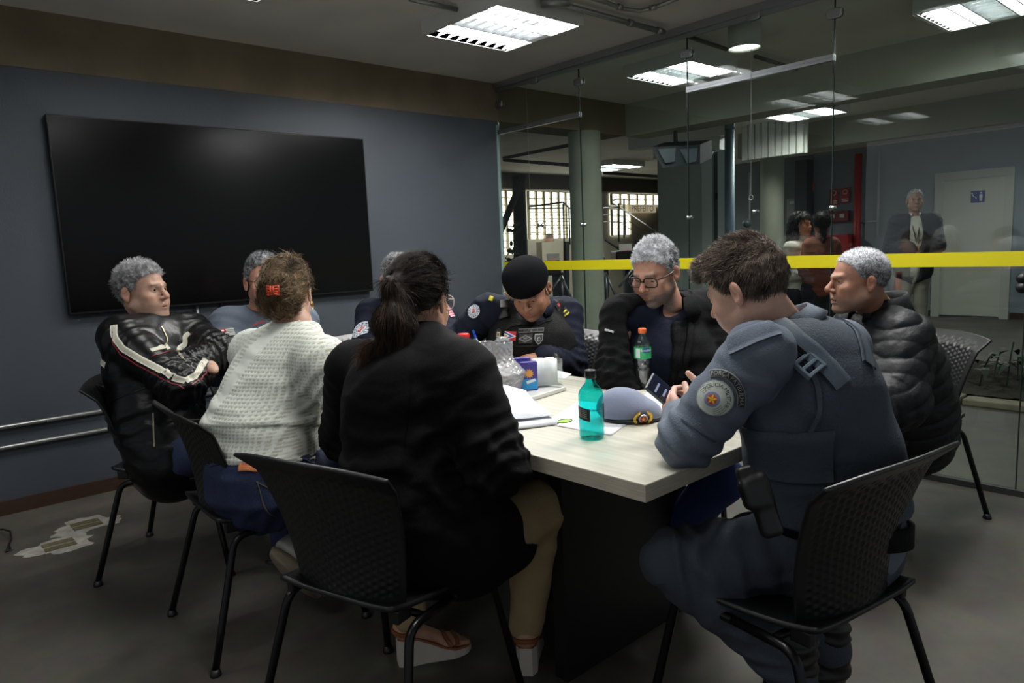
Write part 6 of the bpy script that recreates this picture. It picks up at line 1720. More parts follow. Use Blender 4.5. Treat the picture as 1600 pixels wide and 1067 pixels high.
# ================= E  man in glasses
def build_E():
    hc = P(1024, 427, 2.80)
    J = dict(neck=P(1046, 482, 2.88), chest=P(1035, 560, 2.90), waist=P(1036, 620, 2.92), pelvis=P(1045, 672, 2.98), shR=P(974, 497, 2.80), shL=P(1102, 486, 3.02), elR=P(960, 588, 2.70), wrR=P(1000, 645, 2.62), elL=P(1118, 590, 2.95), wrL=P(1070, 640, 2.75))
    sit_legs(J, (-1, -0.1), knee_z=0.55, thigh=0.50); J['knL'] = P(1128, 750, 2.35)
    r = person('bearded man in dark glasses, black jacket over navy polo, looking down at the table', J)
    W = dict(pelvis=(0.19, 0.14), waist=(0.19, 0.145), chest=(0.20, 0.135))
    tone = (182, 138, 118)
    R = make_head(r, hc, cdir(-0.62, 0.72, -0.34), roll=0.02, s=1.02, gaze=-.5, tone=tone, brow=(86, 76, 72), J=J, vox=0.0024, neckr=0.056, hands=[hand_mesh(J['wrR'], cdir(0.2, 0.8, -.4), ZV, -1), hand_mesh(J['wrL'], cdir(-0.5, 0.8, -.4), ZV, 1)],
                  body_prims=torso(J, W, -0.02) + leg_prims(J, -0.012), kw=dict(open_=0.0026, lid=0.0035, jaw=1.05, nose=1.08), ckw=dict(beard=(104, 98, 94), beard_amt=1.0, red=0.7))
    make_hair(r, hc, R, 1.02, hair_shell(0.014, 0.004), grey_mix((70, 70, 74), (232, 234, 238), 0.55, f=110, top=(222, 224, 228)), n=9000, L=0.011, rad=0.0009, bump=0.005, bf=42, dirf=lambda p, n: np.array([0, 0.5, 0.3]) + n * 0.45, curl=0.6)
    bp = [fn((-.07, 0.0, -.12), (.07, .12, -.03), lambda X, Y, Z: np.sqrt((X / .049) ** 2 + ((Y - .040) / .050) ** 2 + ((Z + .066) / .046) ** 2) * .045 - .0455 + 0 * X, k=0), ell((0, 0.106, -0.062), (0.017, 0.014, 0.009), k=0.004, sub=True), ell((0, 0.06, -0.03), (0.1, 0.1, 0.018), k=0.005, sub=True)]
    glasses(r, hc, R, 1.02, mat('dark_frame', (16, 15, 16), 0.25), rim=0.0025, wd=0.027, ht=0.0185, rnd=3.2)
    o, sf = garment(r, 'polo_shirt', torso(J, W, 0.004, arms=False) + [cap(hc, J['neck'] + ZV * .02, 0.05, 0.066, k=0.01, sub=True), cap(J['neck'] + B_ * .07 - U_ * .0, P(1022, 515, 2.70), 0.035, 0.008, k=0.01, sub=True)], 0.008, mat('navy_polo', (17, 23, 40), 0.85, spec=0.2, bump=0.3, bscale=300), amp=0.004, seed=9)
    fr = cdir(-.45, .88)
    collar(r, 'polo_collar', J['neck'] - ZV * 0.004 + fr * 0.012, unit(ZV + fr * .5), fr, 0.080, 0.072, 0.040, MATS['navy_polo'], gap=0.35, flare=0.022, zf=0.03)
    fm = unit(fr); side = unit(np.cross(fm, ZV))
    opening = [seg(J['chest'] + fr * 0.17 + ZV * .16, J['waist'] + fr * 0.17 - ZV * .1, (0.085, 0.12), (0.055, 0.12), side, k=0.02, sub=True)]
    pr = torso(J, W, 0.018, k=0.05, rarm=(0.066, 0.060, 0.048)) + [cap(hc, J['neck'] + fr * .03, 0.05, 0.085, k=0.01, sub=True)] + opening
    o, sf = garment(r, 'black_jacket', pr, 0.0075, M_blkc, limb_spots(J, 0.011), amp=0.006, seed=11)
    up = unit(ZV - fr * .0)
    collar(r, 'jacket_hood', J['neck'] - ZV * 0.005 - fr * 0.015, unit(ZV - fr * .12), fr, 0.096, 0.088, 0.085, M_blkc, gap=0.75, th=0.010, flare=0.022, zf=0.05)
    for pts in ([P(1012, 500, 2.75), P(1000, 530, 2.72), P(1002, 570, 2.7), P(1004, 610, 2.7)], [P(1078, 505, 2.8), P(1076, 540, 2.72), P(1064, 580, 2.7), P(1062, 612, 2.7)]):
        ribbon(r, 'placket', sf, pts, 0.030, M_blkc, lift=0.006, th=0.003)
    b_, frm = badge(r, 'jacket_logo', sf, P(952, 517, 2.7), cdir(.2, 0, 1), 0.042, 0.010, colmap((None, (20, 21, 24)), (lambda u, v: (np.abs(v + .15 * np.sin(u * 9)) < .75), (196, 200, 202))), M_patch, n=40)
    garment(r, 'jeans', leg_prims(J, 0.0, (0.095, 0.07, 0.055), W), 0.011, M_denim2)
    for s in 'LR': shoe(r, 'shoe', J['an' + s], (-1, -0.1, 0), M_black)
build_E()

# ================= F  man in the puffer jacket
def build_F():
    hc = P(1342, 441, 2.82)
    J = dict(neck=P(1374, 490, 2.90), chest=P(1390, 570, 2.95), waist=P(1398, 628, 3.02), pelvis=P(1402, 668, 3.08), shR=P(1340, 520, 3.08), shL=P(1408, 532, 2.76), elL=P(1400, 625, 2.66), wrL=P(1330, 655, 2.60), elR=P(1310, 610, 3.15), wrR=P(1285, 650, 2.95))
    sit_legs(J, (-0.95, 0.3)); r = person('white-haired man in a black puffer jacket sitting in profile by the glass', J)
    W = dict(pelvis=(0.19, 0.15), waist=(0.19, 0.155), chest=(0.195, 0.14))
    tone = (162, 116, 94)
    R = make_head(r, hc, cdir(-0.965, -0.06, -0.02), s=1.04, tone=tone, brow=(120, 110, 104), J=J, vox=0.0024, neckr=0.060, body_prims=torso(J, W, -0.02) + leg_prims(J, -0.012), hands=[hand_mesh(J['wrL'], cdir(-.9, .1), ZV, 1), hand_mesh(J['wrR'], cdir(-.9, .1), ZV, -1)],
                  kw=dict(open_=0.0040, jaw=1.04, full=1.05, mouth=0.0065, nose=1.25), ckw=dict(beard=(150, 138, 128), beard_amt=0.50, red=0.7))
    make_hair(r, hc, R, 1.04, hair_shell(0.004, 0.0025), grey_mix((70, 66, 66), (210, 212, 218), 0.42, f=340, top=(236, 238, 244)), n=9000, L=0.006, rad=0.0006, bump=0.0007, bf=120)
    pr = torso(J, W, 0.030, k=0.06, rarm=(0.088, 0.080, 0.060)) + [seg(J['pelvis'] - ZV * .02, J['waist'], (0.22, 0.18), (0.225, 0.19), J['hipL'] - J['hipR'], k=0.06)]
    pr += [cap(hc, J['neck'] + ZV * .03, 0.05, 0.085, k=0.01, sub=True)]
    def quilt(V, Q):
        N = normals(V, Q)
        ax = unit(J['neck'] - J['pelvis']); t = (V - J['pelvis']) @ ax
        da = np.full(len(V), 9.0); ta = np.zeros(len(V))
        for k in 'LR':
            for a, b, o in ((J['sh' + k], J['el' + k], 0), (J['el' + k], J['wr' + k], 0.3)):
                d = b - a; s = np.clip(((V - a) @ d) / (d @ d), 0, 1); dd = np.linalg.norm(V - a - s[:, None] * d, axis=1)
                m = dd < da; da = np.where(m, dd, da); ta = np.where(m, s * np.linalg.norm(d) + o, ta)
        arm = np.clip((0.125 - da) / 0.03, 0, 1)
        w1 = 0.006 * vnoise(V * 14)
        h = lambda s, L: np.sqrt(np.abs(np.sin((s + w1) / L * PI)) + 1e-4)
        bulge = (1 - arm) * h(t, 0.072) + arm * h(ta, 0.066)
        return V + N * (0.016 * (bulge - 0.7) + 0.003 * fbm(V * 26 + 9, 3) * bulge)[:, None]
    o, sf = garment(r, 'puffer_jacket', pr, 0.0065, M_nylon, amp=0.002, post=quilt, smooth=2)
    fr = cdir(-.97, .2)
    collar(r, 'puffer_collar', J['neck'] - ZV * 0.012 + fr * -0.005, unit(ZV + fr * 0.12), fr, 0.098, 0.090, 0.085, M_nylon, gap=0.35, th=0.014, flare=0.012, zf=0.010)
    collar(r, 'shirt_collar', J['neck'] - ZV * 0.0 - fr * 0.008, ZV, fr, 0.074, 0.070, 0.050, M_white, gap=0.7, th=0.003)
    garment(r, 'trousers', leg_prims(J, 0.0, (0.095, 0.07, 0.055), W), 0.011, M_dpant)
    for s in 'LR': shoe(r, 'shoe', J['an' + s], (-0.95, 0.3, 0), M_black)
build_F()

# ================= H  woman in the white knit top
def build_H():
    hc = P(449, 458, 2.46); f = unit([0.97, 0.0, 0])
    J = dict(neck=P(464, 513, 2.45), chest=P(440, 590, 2.46), waist=P(410, 668, 2.44), pelvis=P(408, 745, 2.42), shR=P(502, 566, 2.30), shL=P(398, 553, 2.62), elR=P(556, 640, 2.30), wrR=P(610, 650, 2.50), elL=P(440, 625, 2.86), wrL=P(520, 620, 2.95))
    sit_legs(J, (0.97, 0.0), knee_z=0.54, thigh=0.42)
    J['knR'] = J['hipR'] + np.array([0.40, -0.02, -0.02]); J['anR'] = P(462, 872, 2.46)
    J['anL'] = J['knL'] * [1, 1, 0] + np.array([-0.1, 0, 0.09])
    r = person('woman seen from behind in a white knit top, brown hair in an orange claw clip', J)
    W = dict(pelvis=(0.195, 0.150), waist=(0.195, 0.160), chest=(0.190, 0.140), shr=0.062)
    tone = (214, 174, 152)
    look = cdir(-0.04, -1.0, -0.03)
    R = make_head(r, hc, look, s=0.95, tone=tone, brow=(90, 66, 50), J=J, vox=0.003, neckr=0.052, body_prims=torso(J, W, -0.03) + leg_prims(J, -0.012), kw=dict(woman=True), ckw=dict(woman=True), hands=[hand_mesh(J['wrR'], cdir(0.7, -0.7, 0), ZV, -1, size=.92), hand_mesh(J['wrL'], cdir(0.7, -0.7, 0), ZV, 1, size=.92)])
    # hair gathered up at the back
    hp = hair_shell(0.010, 0.008, HL_FULL, extra=[ell((0, -0.088, 0.000), (0.066, 0.045, 0.070), k=0.03), ell((-0.020, -0.112, 0.040), (0.040, 0.030, 0.038), k=0.02), ell((0.022, -0.108, 0.030), (0.036, 0.030, 0.045), k=0.02), ell((0.0, -0.085, -0.055), (0.048, 0.032, 0.030), k=0.02),
         cap((-0.03, -0.125, 0.052), (0.03, -0.128, 0.056), 0.018, 0.016, k=0.012), ell((-0.045, -0.075, -0.02), (0.03, 0.035, 0.05), k=0.02)])
    def flow(p, n):
        c = np.array([0.0, -0.135, 0.02]); d = c - p; return d / (np.linalg.norm(d, axis=1)[:, None] + 1e-6)
    base = grey_mix((58, 44, 34), (136, 112, 86), 0.40, f=60)
    def col(V, N):
        d = V - np.array([0, -0.13, 0.02]); a = np.arctan2(d[:, 0], d[:, 2]); t = np.clip(0.45 + 0.6 * vnoise(np.stack([a * 9, V[:, 1] * 14, a * 2], 1)) + .25 * vnoise(V * 120), 0, 1)[:, None]
        return np.array(lin((50, 38, 30))) * (1 - t) + np.array(lin((176, 150, 118))) * t
    make_hair(r, hc, R, 0.95, hp, col, n=9000, L=0.042, rad=0.0008, bump=0.007, bf=24, dirf=flow, curl=0.28)
    # claw clip
    cc = place(np.array([-0.006, -0.150, 0.014]), hc, R); rt = -R[:, 0]; up = R[:, 2]; nr = -R[:, 1]; F3 = np.stack([rt, up, nr], 1)
    mb = MB()
    for sx in (-1, 1):
        for zz in (-0.012, -0.004, 0.004, 0.012):
            mb.tube([cc + F3 @ np.array([sx * 0.003, zz, 0.008]), cc + F3 @ np.array([sx * 0.012, zz * 1.1, 0.007]), cc + F3 @ np.array([sx * 0.019, zz * 1.2, -0.006])], 0.0034, 8)
        mb.tube([cc + F3 @ np.array([sx * 0.004, -0.015, 0.009]), cc + F3 @ np.array([sx * 0.004, 0.015, 0.009])], 0.004, 8)
        mb.tube([cc + F3 @ np.array([sx * 0.017, -0.018, -0.003]), cc + F3 @ np.array([sx * 0.017, 0.018, -0.003])], 0.005, 8)
    mb.build('hair_claw', mat('orange_clip', (214, 84, 52), 0.3), r, smooth=True)
    e = place(np.array([0.084, -0.010, -0.045]), hc, R); mb = MB()
    mb.tube([e + ZV * 0.014 * math.sin(t) + unit(R[:, 1]) * 0.014 * math.cos(t) for t in np.linspace(0, 2 * PI, 24)], 0.0018, 8, cap=False); mb.build('hoop_earring', mat('gold', (214, 170, 90), 0.25, 1.0), r, smooth=True)
    hs = J['hipL'] - J['hipR']
    pr = torso(J, W, 0.006, k=0.06, rarm=(0.078, 0.070, 0.050)) + [seg(lerp(J['pelvis'], J['waist'], .42), J['waist'], (0.205, 0.165), (0.20, 0.165), hs, k=0.05, endk=0.02),
          seg(J['pelvis'] - ZV * .25, lerp(J['pelvis'], J['waist'], .28), (0.5, 0.5), (0.5, 0.5), hs, k=0.008, sub=True, endk=0.012), cap(hc, J['neck'] + ZV * .01, 0.05, 0.066, k=0.01, sub=True)]
    V, Q = sdf_mesh(pr, 0.0052, smooth=1)
    spots = [(J['waist'] + ZV * .02, ZV, 0.16, 0.009, 15), (J['shR'] - ZV * .07, unit(J['elR'] - J['shR']), 0.10, 0.008, 22), (J['elR'], J['elR'] - J['shR'], .1, .008, 24)]
    V = cloth_fold(V, Q, spots, 0.0035, 8, 4.0)
    # knitted-in bands: openwork grid and plain or bobbled stripes, by their place on the back
    back = -f; rt = unit(np.cross(ZV, f)) * -1           # her right
    d = V - J['waist']; s_ = d @ rt; h_ = d @ ZV; dd = np.where((d @ back) > -10, s_, s_)
    N = normals(V, Q)
    skew = s_ - 0.30 * (h_ - 0.05)
    grid = ((skew > 0.015) & (skew < 0.40)) | ((skew < -0.055) & (skew > -0.115))
    g1 = np.sin(h_ * 2 * PI / 0.0115) ; g2 = np.sin(s_ * 2 * PI / 0.0130)
    hole = grid & (g1 > 0.05) & (g2 > -0.25)
    bob = (~grid) & (np.sin(h_ * 2 * PI / 0.024) * np.sin(s_ * 2 * PI / 0.022) > 0.5) & (skew < -0.115)
    dz = np.where(grid, 0.0007 * np.clip(g1, -1, 1) * -1 + 0.0005 * np.clip(g2, -1, 1) * -1, 0) + np.where(bob, 0.0015, 0)
    V = V + N * dz[:, None]
    col_ = np.tile(np.array(lin((232, 236, 226))), (len(V), 1)); col_[hole] = lin((188, 188, 172)); col_ *= (1 - 0.03 * (fbm(V * 30, 2)))[:, None]
    mesh_np('knit_top', V, [Q], M_knit, r, cols=np.clip(col_, 0, 1)); sf = Surf(V, Q)
    collar(r, 'neckband', J['neck'] - ZV * 0.028, unit(ZV + f * .2), f, 0.070, 0.062, 0.020, M_navy, gap=0.05, th=0.006)
    o, sj = garment(r, 'jeans', leg_prims(J, 0.0, (0.105, 0.078, 0.060), dict(pelvis=(0.205, 0.165))) + [seg(J['pelvis'] - ZV * .03, J['pelvis'] + ZV * .075, (0.205, 0.165), (0.198, 0.16), hs, k=0.04, endk=.02)], 0.0085, M_denim, amp=0.005, seed=3, spots=[(J['hipR'], J['knR'] - J['hipR'], .14, .008, 16)])
    ribbon(r, 'waistband', sj, [P(330, 722, 2.2), P(370, 716, 2.15), P(410, 712, 2.15), P(450, 712, 2.12), P(490, 716, 2.1)], 0.036, M_denim, lift=0.002)
    badge(r, 'leather_label', sj, P(388, 728, 2.2), cdir(.05, 0, 1), 0.062, 0.034, colmap((None, (196, 116, 62)), (lambda u, v: (np.abs(u) < .9) & (np.abs(v) < .8), (214, 140, 84)), (lambda u, v: (np.abs(u) < .7) & ((np.abs(v - .2) < .25) | (np.abs(v + .4) < .12)) & (np.sin(u * 34) > -.3), (176, 50, 40))), M_patch, n=44)
    thr = mat('denim_thread', (92, 80, 66), 0.7)
    for pts in ([P(400, 752, 2.15), P(425, 765, 2.12), P(440, 790, 2.12)], [P(402, 752, 2.15), P(412, 790, 2.15), P(432, 808, 2.15)]): ribbon(r, 'stitching', sj, pts, 0.003, thr)
    ribbon(r, 'belt_loop', sj, [P(415, 708, 2.15), P(416, 726, 2.15)], 0.012, M_denim, lift=0.006, th=0.003)
    # slip-on shoe kicked back on its toe: the sole faces the camera
    a = P(441, 868, 2.38); b = P(506, 932, 2.52); dv = unit(b - a); up = unit(np.cross(dv, cdir(0.75, 0.65, 0.2))); upd = unit(cdir(0.25, -0.9, 0.25))
    M_sole = mat('rubber_sole', (150, 138, 116), 0.8, var=0.12, vscale=40); M_sneak = mat('white_sneaker', (206, 204, 196), 0.7)
    upd = unit(upd - dv * (upd @ dv))
    shoe(r, 'shoe', a + dv * 0.035 + upd * 0.070, dv, M_sneak, M_sole, R=upd)
    shoe(r, 'shoe', J['anL'], f, M_sneak, M_sole)
build_H()

# ================= I  woman in the black blazer
def build_I():
    hc = P(655, 470, 1.98); f = unit([0.95, 0.30, 0])
    J = dict(neck=P(658, 532, 1.97), chest=P(640, 620, 1.93), waist=P(642, 730, 1.92), pelvis=P(672, 832, 1.93), shR=P(722, 590, 1.82), shL=P(556, 578, 2.13), elR=P(772, 722, 1.80), wrR=P(745, 705, 2.06), elL=P(545, 680, 2.32), wrL=P(640, 668, 2.45))
    sit_legs(J, f, knee_z=0.53, thigh=0.44)
    J['hipR'] = P(742, 850, 1.90); J['knR'] = P(842, 796, 2.10); J['anR'] = P(822, 975, 2.18); J['anL'] = P(640, 962, 2.24); J['knL'] = J['anL'] + np.array([0.05, 0.10, 0.40])
    r = person('woman seen from behind in a black blazer, dark hair in a ponytail, clear glasses', J)
    W = dict(pelvis=(0.190, 0.150), waist=(0.170, 0.135), chest=(0.185, 0.130), shr=0.055)
    tone = (196, 150, 124)
    look = cdir(0.36, -0.92, -0.16)
    R = make_head(r, hc, look, roll=-0.05, s=0.95, tone=tone, brow=(40, 30, 26), J=J, vox=0.0028, neckr=0.050, body_prims=torso(J, W, -0.02) + leg_prims(J, -0.012, r=(.085, .06, .04)) , kw=dict(woman=True, open_=0.003, lid=.002), ckw=dict(woman=True), hands=[hand_mesh(J['wrR'], cdir(-.3, -0.9, 0), ZV, -1, size=.92), hand_mesh(J['wrL'], cdir(0.7, -0.7, 0), ZV, 1, size=.92)])
    tie = np.array([-0.012, -0.128, 0.038])
    def col(V, N):
        d = V - tie; rr = np.linalg.norm(d, axis=1); u = d / (rr[:, None] + 1e-6)
        t = np.clip(0.28 + 0.42 * vnoise(u * 16 + rr[:, None] * 4) + .15 * vnoise(V * 200), 0, 1)[:, None]
        return np.array(lin((20, 16, 15))) * (1 - t) + np.array(lin((64, 52, 46))) * t
    flow = lambda p, n: (tie - p) / (np.linalg.norm(tie - p, axis=1)[:, None] + 1e-6)
    make_hair(r, hc, R, 0.95, hair_shell(0.007, 0.006, HL_FULL, extra=[ell(tie + [0, 0.012, 0], (0.026, 0.024, 0.024), k=0.03)]), col, n=9000, L=0.05, rad=0.0006, bump=0.0022, bf=26, dirf=flow, curl=0.05, vox=0.003, avoid=(tie, 0.075))
    MB().tube([place(tie + [0, -0.004, 0.0], hc, R), place(tie + [0.002, -0.014, -0.006], hc, R)], [0.020, 0.018], 18).build('hair_tie', M_black, r, smooth=True)
    # ponytail: a bundle of locks
    base = place(tie + [0, -0.012, -0.004], hc, R)
    ctrl = [base, P(618, 480, 1.86), P(603, 512, 1.84), P(598, 540, 1.84)]
    tipL = [P(612, 470, 1.86), P(590, 500, 1.82), P(588, 535, 1.82), P(575, 552, 1.86)]
    pp = [cap(base, P(622, 470, 1.875), 0.018, 0.030, k=0.01), cap(P(622, 470, 1.875), P(617, 500, 1.86), 0.030, 0.041, k=0.03), cap(P(617, 500, 1.86), P(622, 532, 1.86), 0.041, 0.030, k=0.03), cap(P(622, 532, 1.86), P(632, 548, 1.86), 0.028, 0.016, k=0.02), cap(P(608, 530, 1.86), P(583, 540, 1.87), 0.020, 0.012, k=0.02), cap(P(583, 540, 1.87), P(566, 552, 1.88), 0.012, 0.005, k=0.01)]
    V, Q = sdf_mesh(pp, 0.0035); N = normals(V, Q)
    side = cdir(1, 0); 
    ph = (V - base) @ side; V = V + N * (0.004 * vnoise(np.stack([ph * 120, V[:, 2] * 5, ph * 40], 1)))[:, None]; N = normals(V, Q)
    def pcol(V, N):
        ph = (V - base) @ side; dn = np.clip((base[2] - V[:, 2]) / 0.16, 0, 1); t = np.clip(0.30 + 0.45 * vnoise(np.stack([ph * 160, V[:, 2] * 7, ph * 30], 1)), 0, 1) * (0.5 + 0.6 * dn); t = t[:, None]
        tip = (np.clip((-ph - 0.05) / 0.05, 0, 1))[:, None]
        c = np.array(lin((26, 20, 17))) * (1 - t) + np.array(lin((98, 74, 56))) * t; return c * (1 - .6 * tip) + np.array(lin((140, 100, 66))) * .6 * tip
    sv, sq, sc = strands(V, N, 5000, 0.045, 0.0006, lambda p, n: np.array([0, 0, -1.0]) - side * 0.3 * ((p[:, 2] < base[2] - .12)[:, None]), pcol, 0.08)
    mesh_np('ponytail', np.concatenate([V, sv]), [np.concatenate([Q, sq + len(V)])], M_hair, r, cols=np.concatenate([pcol(V, N), sc]))
    glasses(r, hc, R, 1.0, mat('clear_frame', (214, 200, 196), 0.2), rim=0.0016, wd=0.026, ht=0.022)
    for dz, dy in ((-0.030, 0.004), (-0.020, 0.006)): MB().sphere(place(np.array([0.0905, dy - .008, dz]), hc, R), 0.0028, 10, 8).build('ear_stud', mat('pearl', (236, 226, 214), 0.15), r, smooth=True)
    hs = J['hipL'] - J['hipR']
    skirt = [seg(J['pelvis'] + ZV * 0.03, P(735, 850, 1.93), (0.195, 0.155), (0.145, 0.125), hs, k=0.08), cap(P(720, 800, 1.90), P(798, 850, 2.0), 0.095, 0.075, k=0.06)]
    pr = torso(J, W, 0.016, k=0.055, rarm=(0.072, 0.066, 0.050)) + skirt + [cap(hc, J['neck'] + ZV * .0, 0.05, 0.058, k=0.01, sub=True)]
    for s in 'LR': pr.append(ell(J['sh' + s] + ZV * 0.018, (0.058, 0.058, 0.045), k=0.03))
    sp = limb_spots(J, 0.011) + [(P(740, 760, 1.75), cdir(.6, 0, .8), .13, .014, 12), (P(700, 690, 1.75), cdir(-.5, 0, .8), .12, .010, 11), (P(640, 575, 1.85), ZV, .10, .005, 13)]
    o, sf = garment(r, 'blazer', pr, 0.0065, M_blazer, sp, amp=0.005, scale=6, seed=6)
    collar(r, 'blazer_collar', J['neck'] - ZV * 0.035 + f * .01, unit(ZV + f * .35), f, 0.078, 0.066, 0.050, M_blazer, gap=0.5, th=0.005, flare=0.022)
    ribbon(r, 'seam', sf, [P(648, 560, 1.75), P(640, 620, 1.7), P(632, 680, 1.68), P(628, 740, 1.66)], 0.003, M_blazer, lift=0.001)
    ribbon(r, 'seam', sf, [P(700, 600, 1.7), P(716, 650, 1.66), P(712, 720, 1.64)], 0.003, M_blazer, lift=0.001)
    o, sk = garment(r, 'trousers', leg_prims(J, 0.0, (0.100, 0.074, 0.052), dict(pelvis=(0.19, 0.15))), 0.008, M_khaki, amp=0.004, seed=8, spots=[(J['knR'], J['anR'] - J['knR'], .15, .006, 12)])
    # wedge sandals
    M_cork = mat('wedge_cream', (204, 198, 186), 0.7); M_tan = mat('tan_leather', (148, 88, 52), 0.5)
    for nm, an, d in (('L', J['anL'], cdir(0.94, -0.34)), ('R', J['anR'], cdir(0.10, -0.99))):
        h0 = np.array(an, float); h0[2] = 0; d = unit(d); sd = np.cross(d, ZV); Rm = np.stack([sd, d, ZV], 1); o_ = h0 - d * 0.045
        n = 20; prof = []; L = 0.235
        t = np.linspace(0, 1, n); top = np.interp(t, [0, 0.25, 0.6, 0.75, 1], [0.088, 0.082, 0.038, 0.026, 0.024]); bot = np.interp(t, [0, 0.5, 0.75, 1], [0, 0.0, 0.0, 0.004]); hw = np.interp(t, [0, 0.1, 0.35, 0.75, 0.93, 1], [0.018, 0.031, 0.030, 0.042, 0.034, 0.012])
        V = []
        for i in range(n):
            y = t[i] * L; V += [[-hw[i] * 1.05, y, bot[i]], [hw[i] * 1.05, y, bot[i]], [hw[i], y, top[i]], [-hw[i], y, top[i]]]
        V = np.array(V); Q = []
        for i in range(n - 1):
            for k in range(4): Q.append([i * 4 + k, i * 4 + (k + 1) % 4, (i + 1) * 4 + (k + 1) % 4, (i + 1) * 4 + k])
        Q += [[3, 2, 1, 0], [(n - 1) * 4 + k for k in range(4)]]
        mesh_np('wedge_heel', V @ Rm.T + o_, [np.array(Q)], M_cork, r, smooth=False)
        V2 = V.copy(); V2[0::4, 2] = top; V2[1::4, 2] = top; V2[2::4, 2] = top + .006; V2[3::4, 2] = top + .006
        mesh_np('insole', V2 @ Rm.T + o_, [np.array(Q)], M_tan, r, smooth=False)
        fp = [cap((0, 0.03, 0.118), (0, 0.035, 0.17), 0.030, 0.032, k=0.02), ell((0, 0.025, 0.112), (0.028, 0.034, 0.030), k=0.02), cap((0, 0.03, 0.115), (0, 0.15, 0.052), 0.028, 0.018, k=0.02), ell((0.0, 0.165, 0.045), (0.038, 0.04, 0.017), k=0.02)]
        for q, x in enumerate((0.024, 0.009, -0.004, -0.016, -0.026)): fp.append(cap((x, 0.185, 0.040), (x, 0.222 - q * 0.006, 0.036), 0.0095 - q * .0006, 0.008 - q * .0005, k=0.003))
        v, q = sdf_mesh(fp, 0.0028); mesh_np('foot', v @ Rm.T + o_, [q], M_skin, r, cols=skin_cols(v, tone)); s_f = Surf(v @ Rm.T + o_, q)
        for pts in ([(-0.035, 0.15, .05), (-0.01, 0.14, .075), (0.02, 0.15, .07), (0.04, 0.165, .04)], [(-0.04, 0.185, .04), (0, 0.18, .06), (0.04, 0.185, .04)], [(-0.03, 0.02, .11), (-.02, .06, .12), (0, 0.07, .125), (.02, .06, .12), (0.03, 0.02, .11), (0.02, -0.01, .115), (0, -.015, .118), (-.02, -.01, .115), (-.03, .02, .11)]):
            ribbon(r, 'sandal_strap', s_f, [Rm @ np.array(p) + o_ for p in pts], 0.014, M_tan, lift=0.002, th=0.002, snap=False)
build_I()

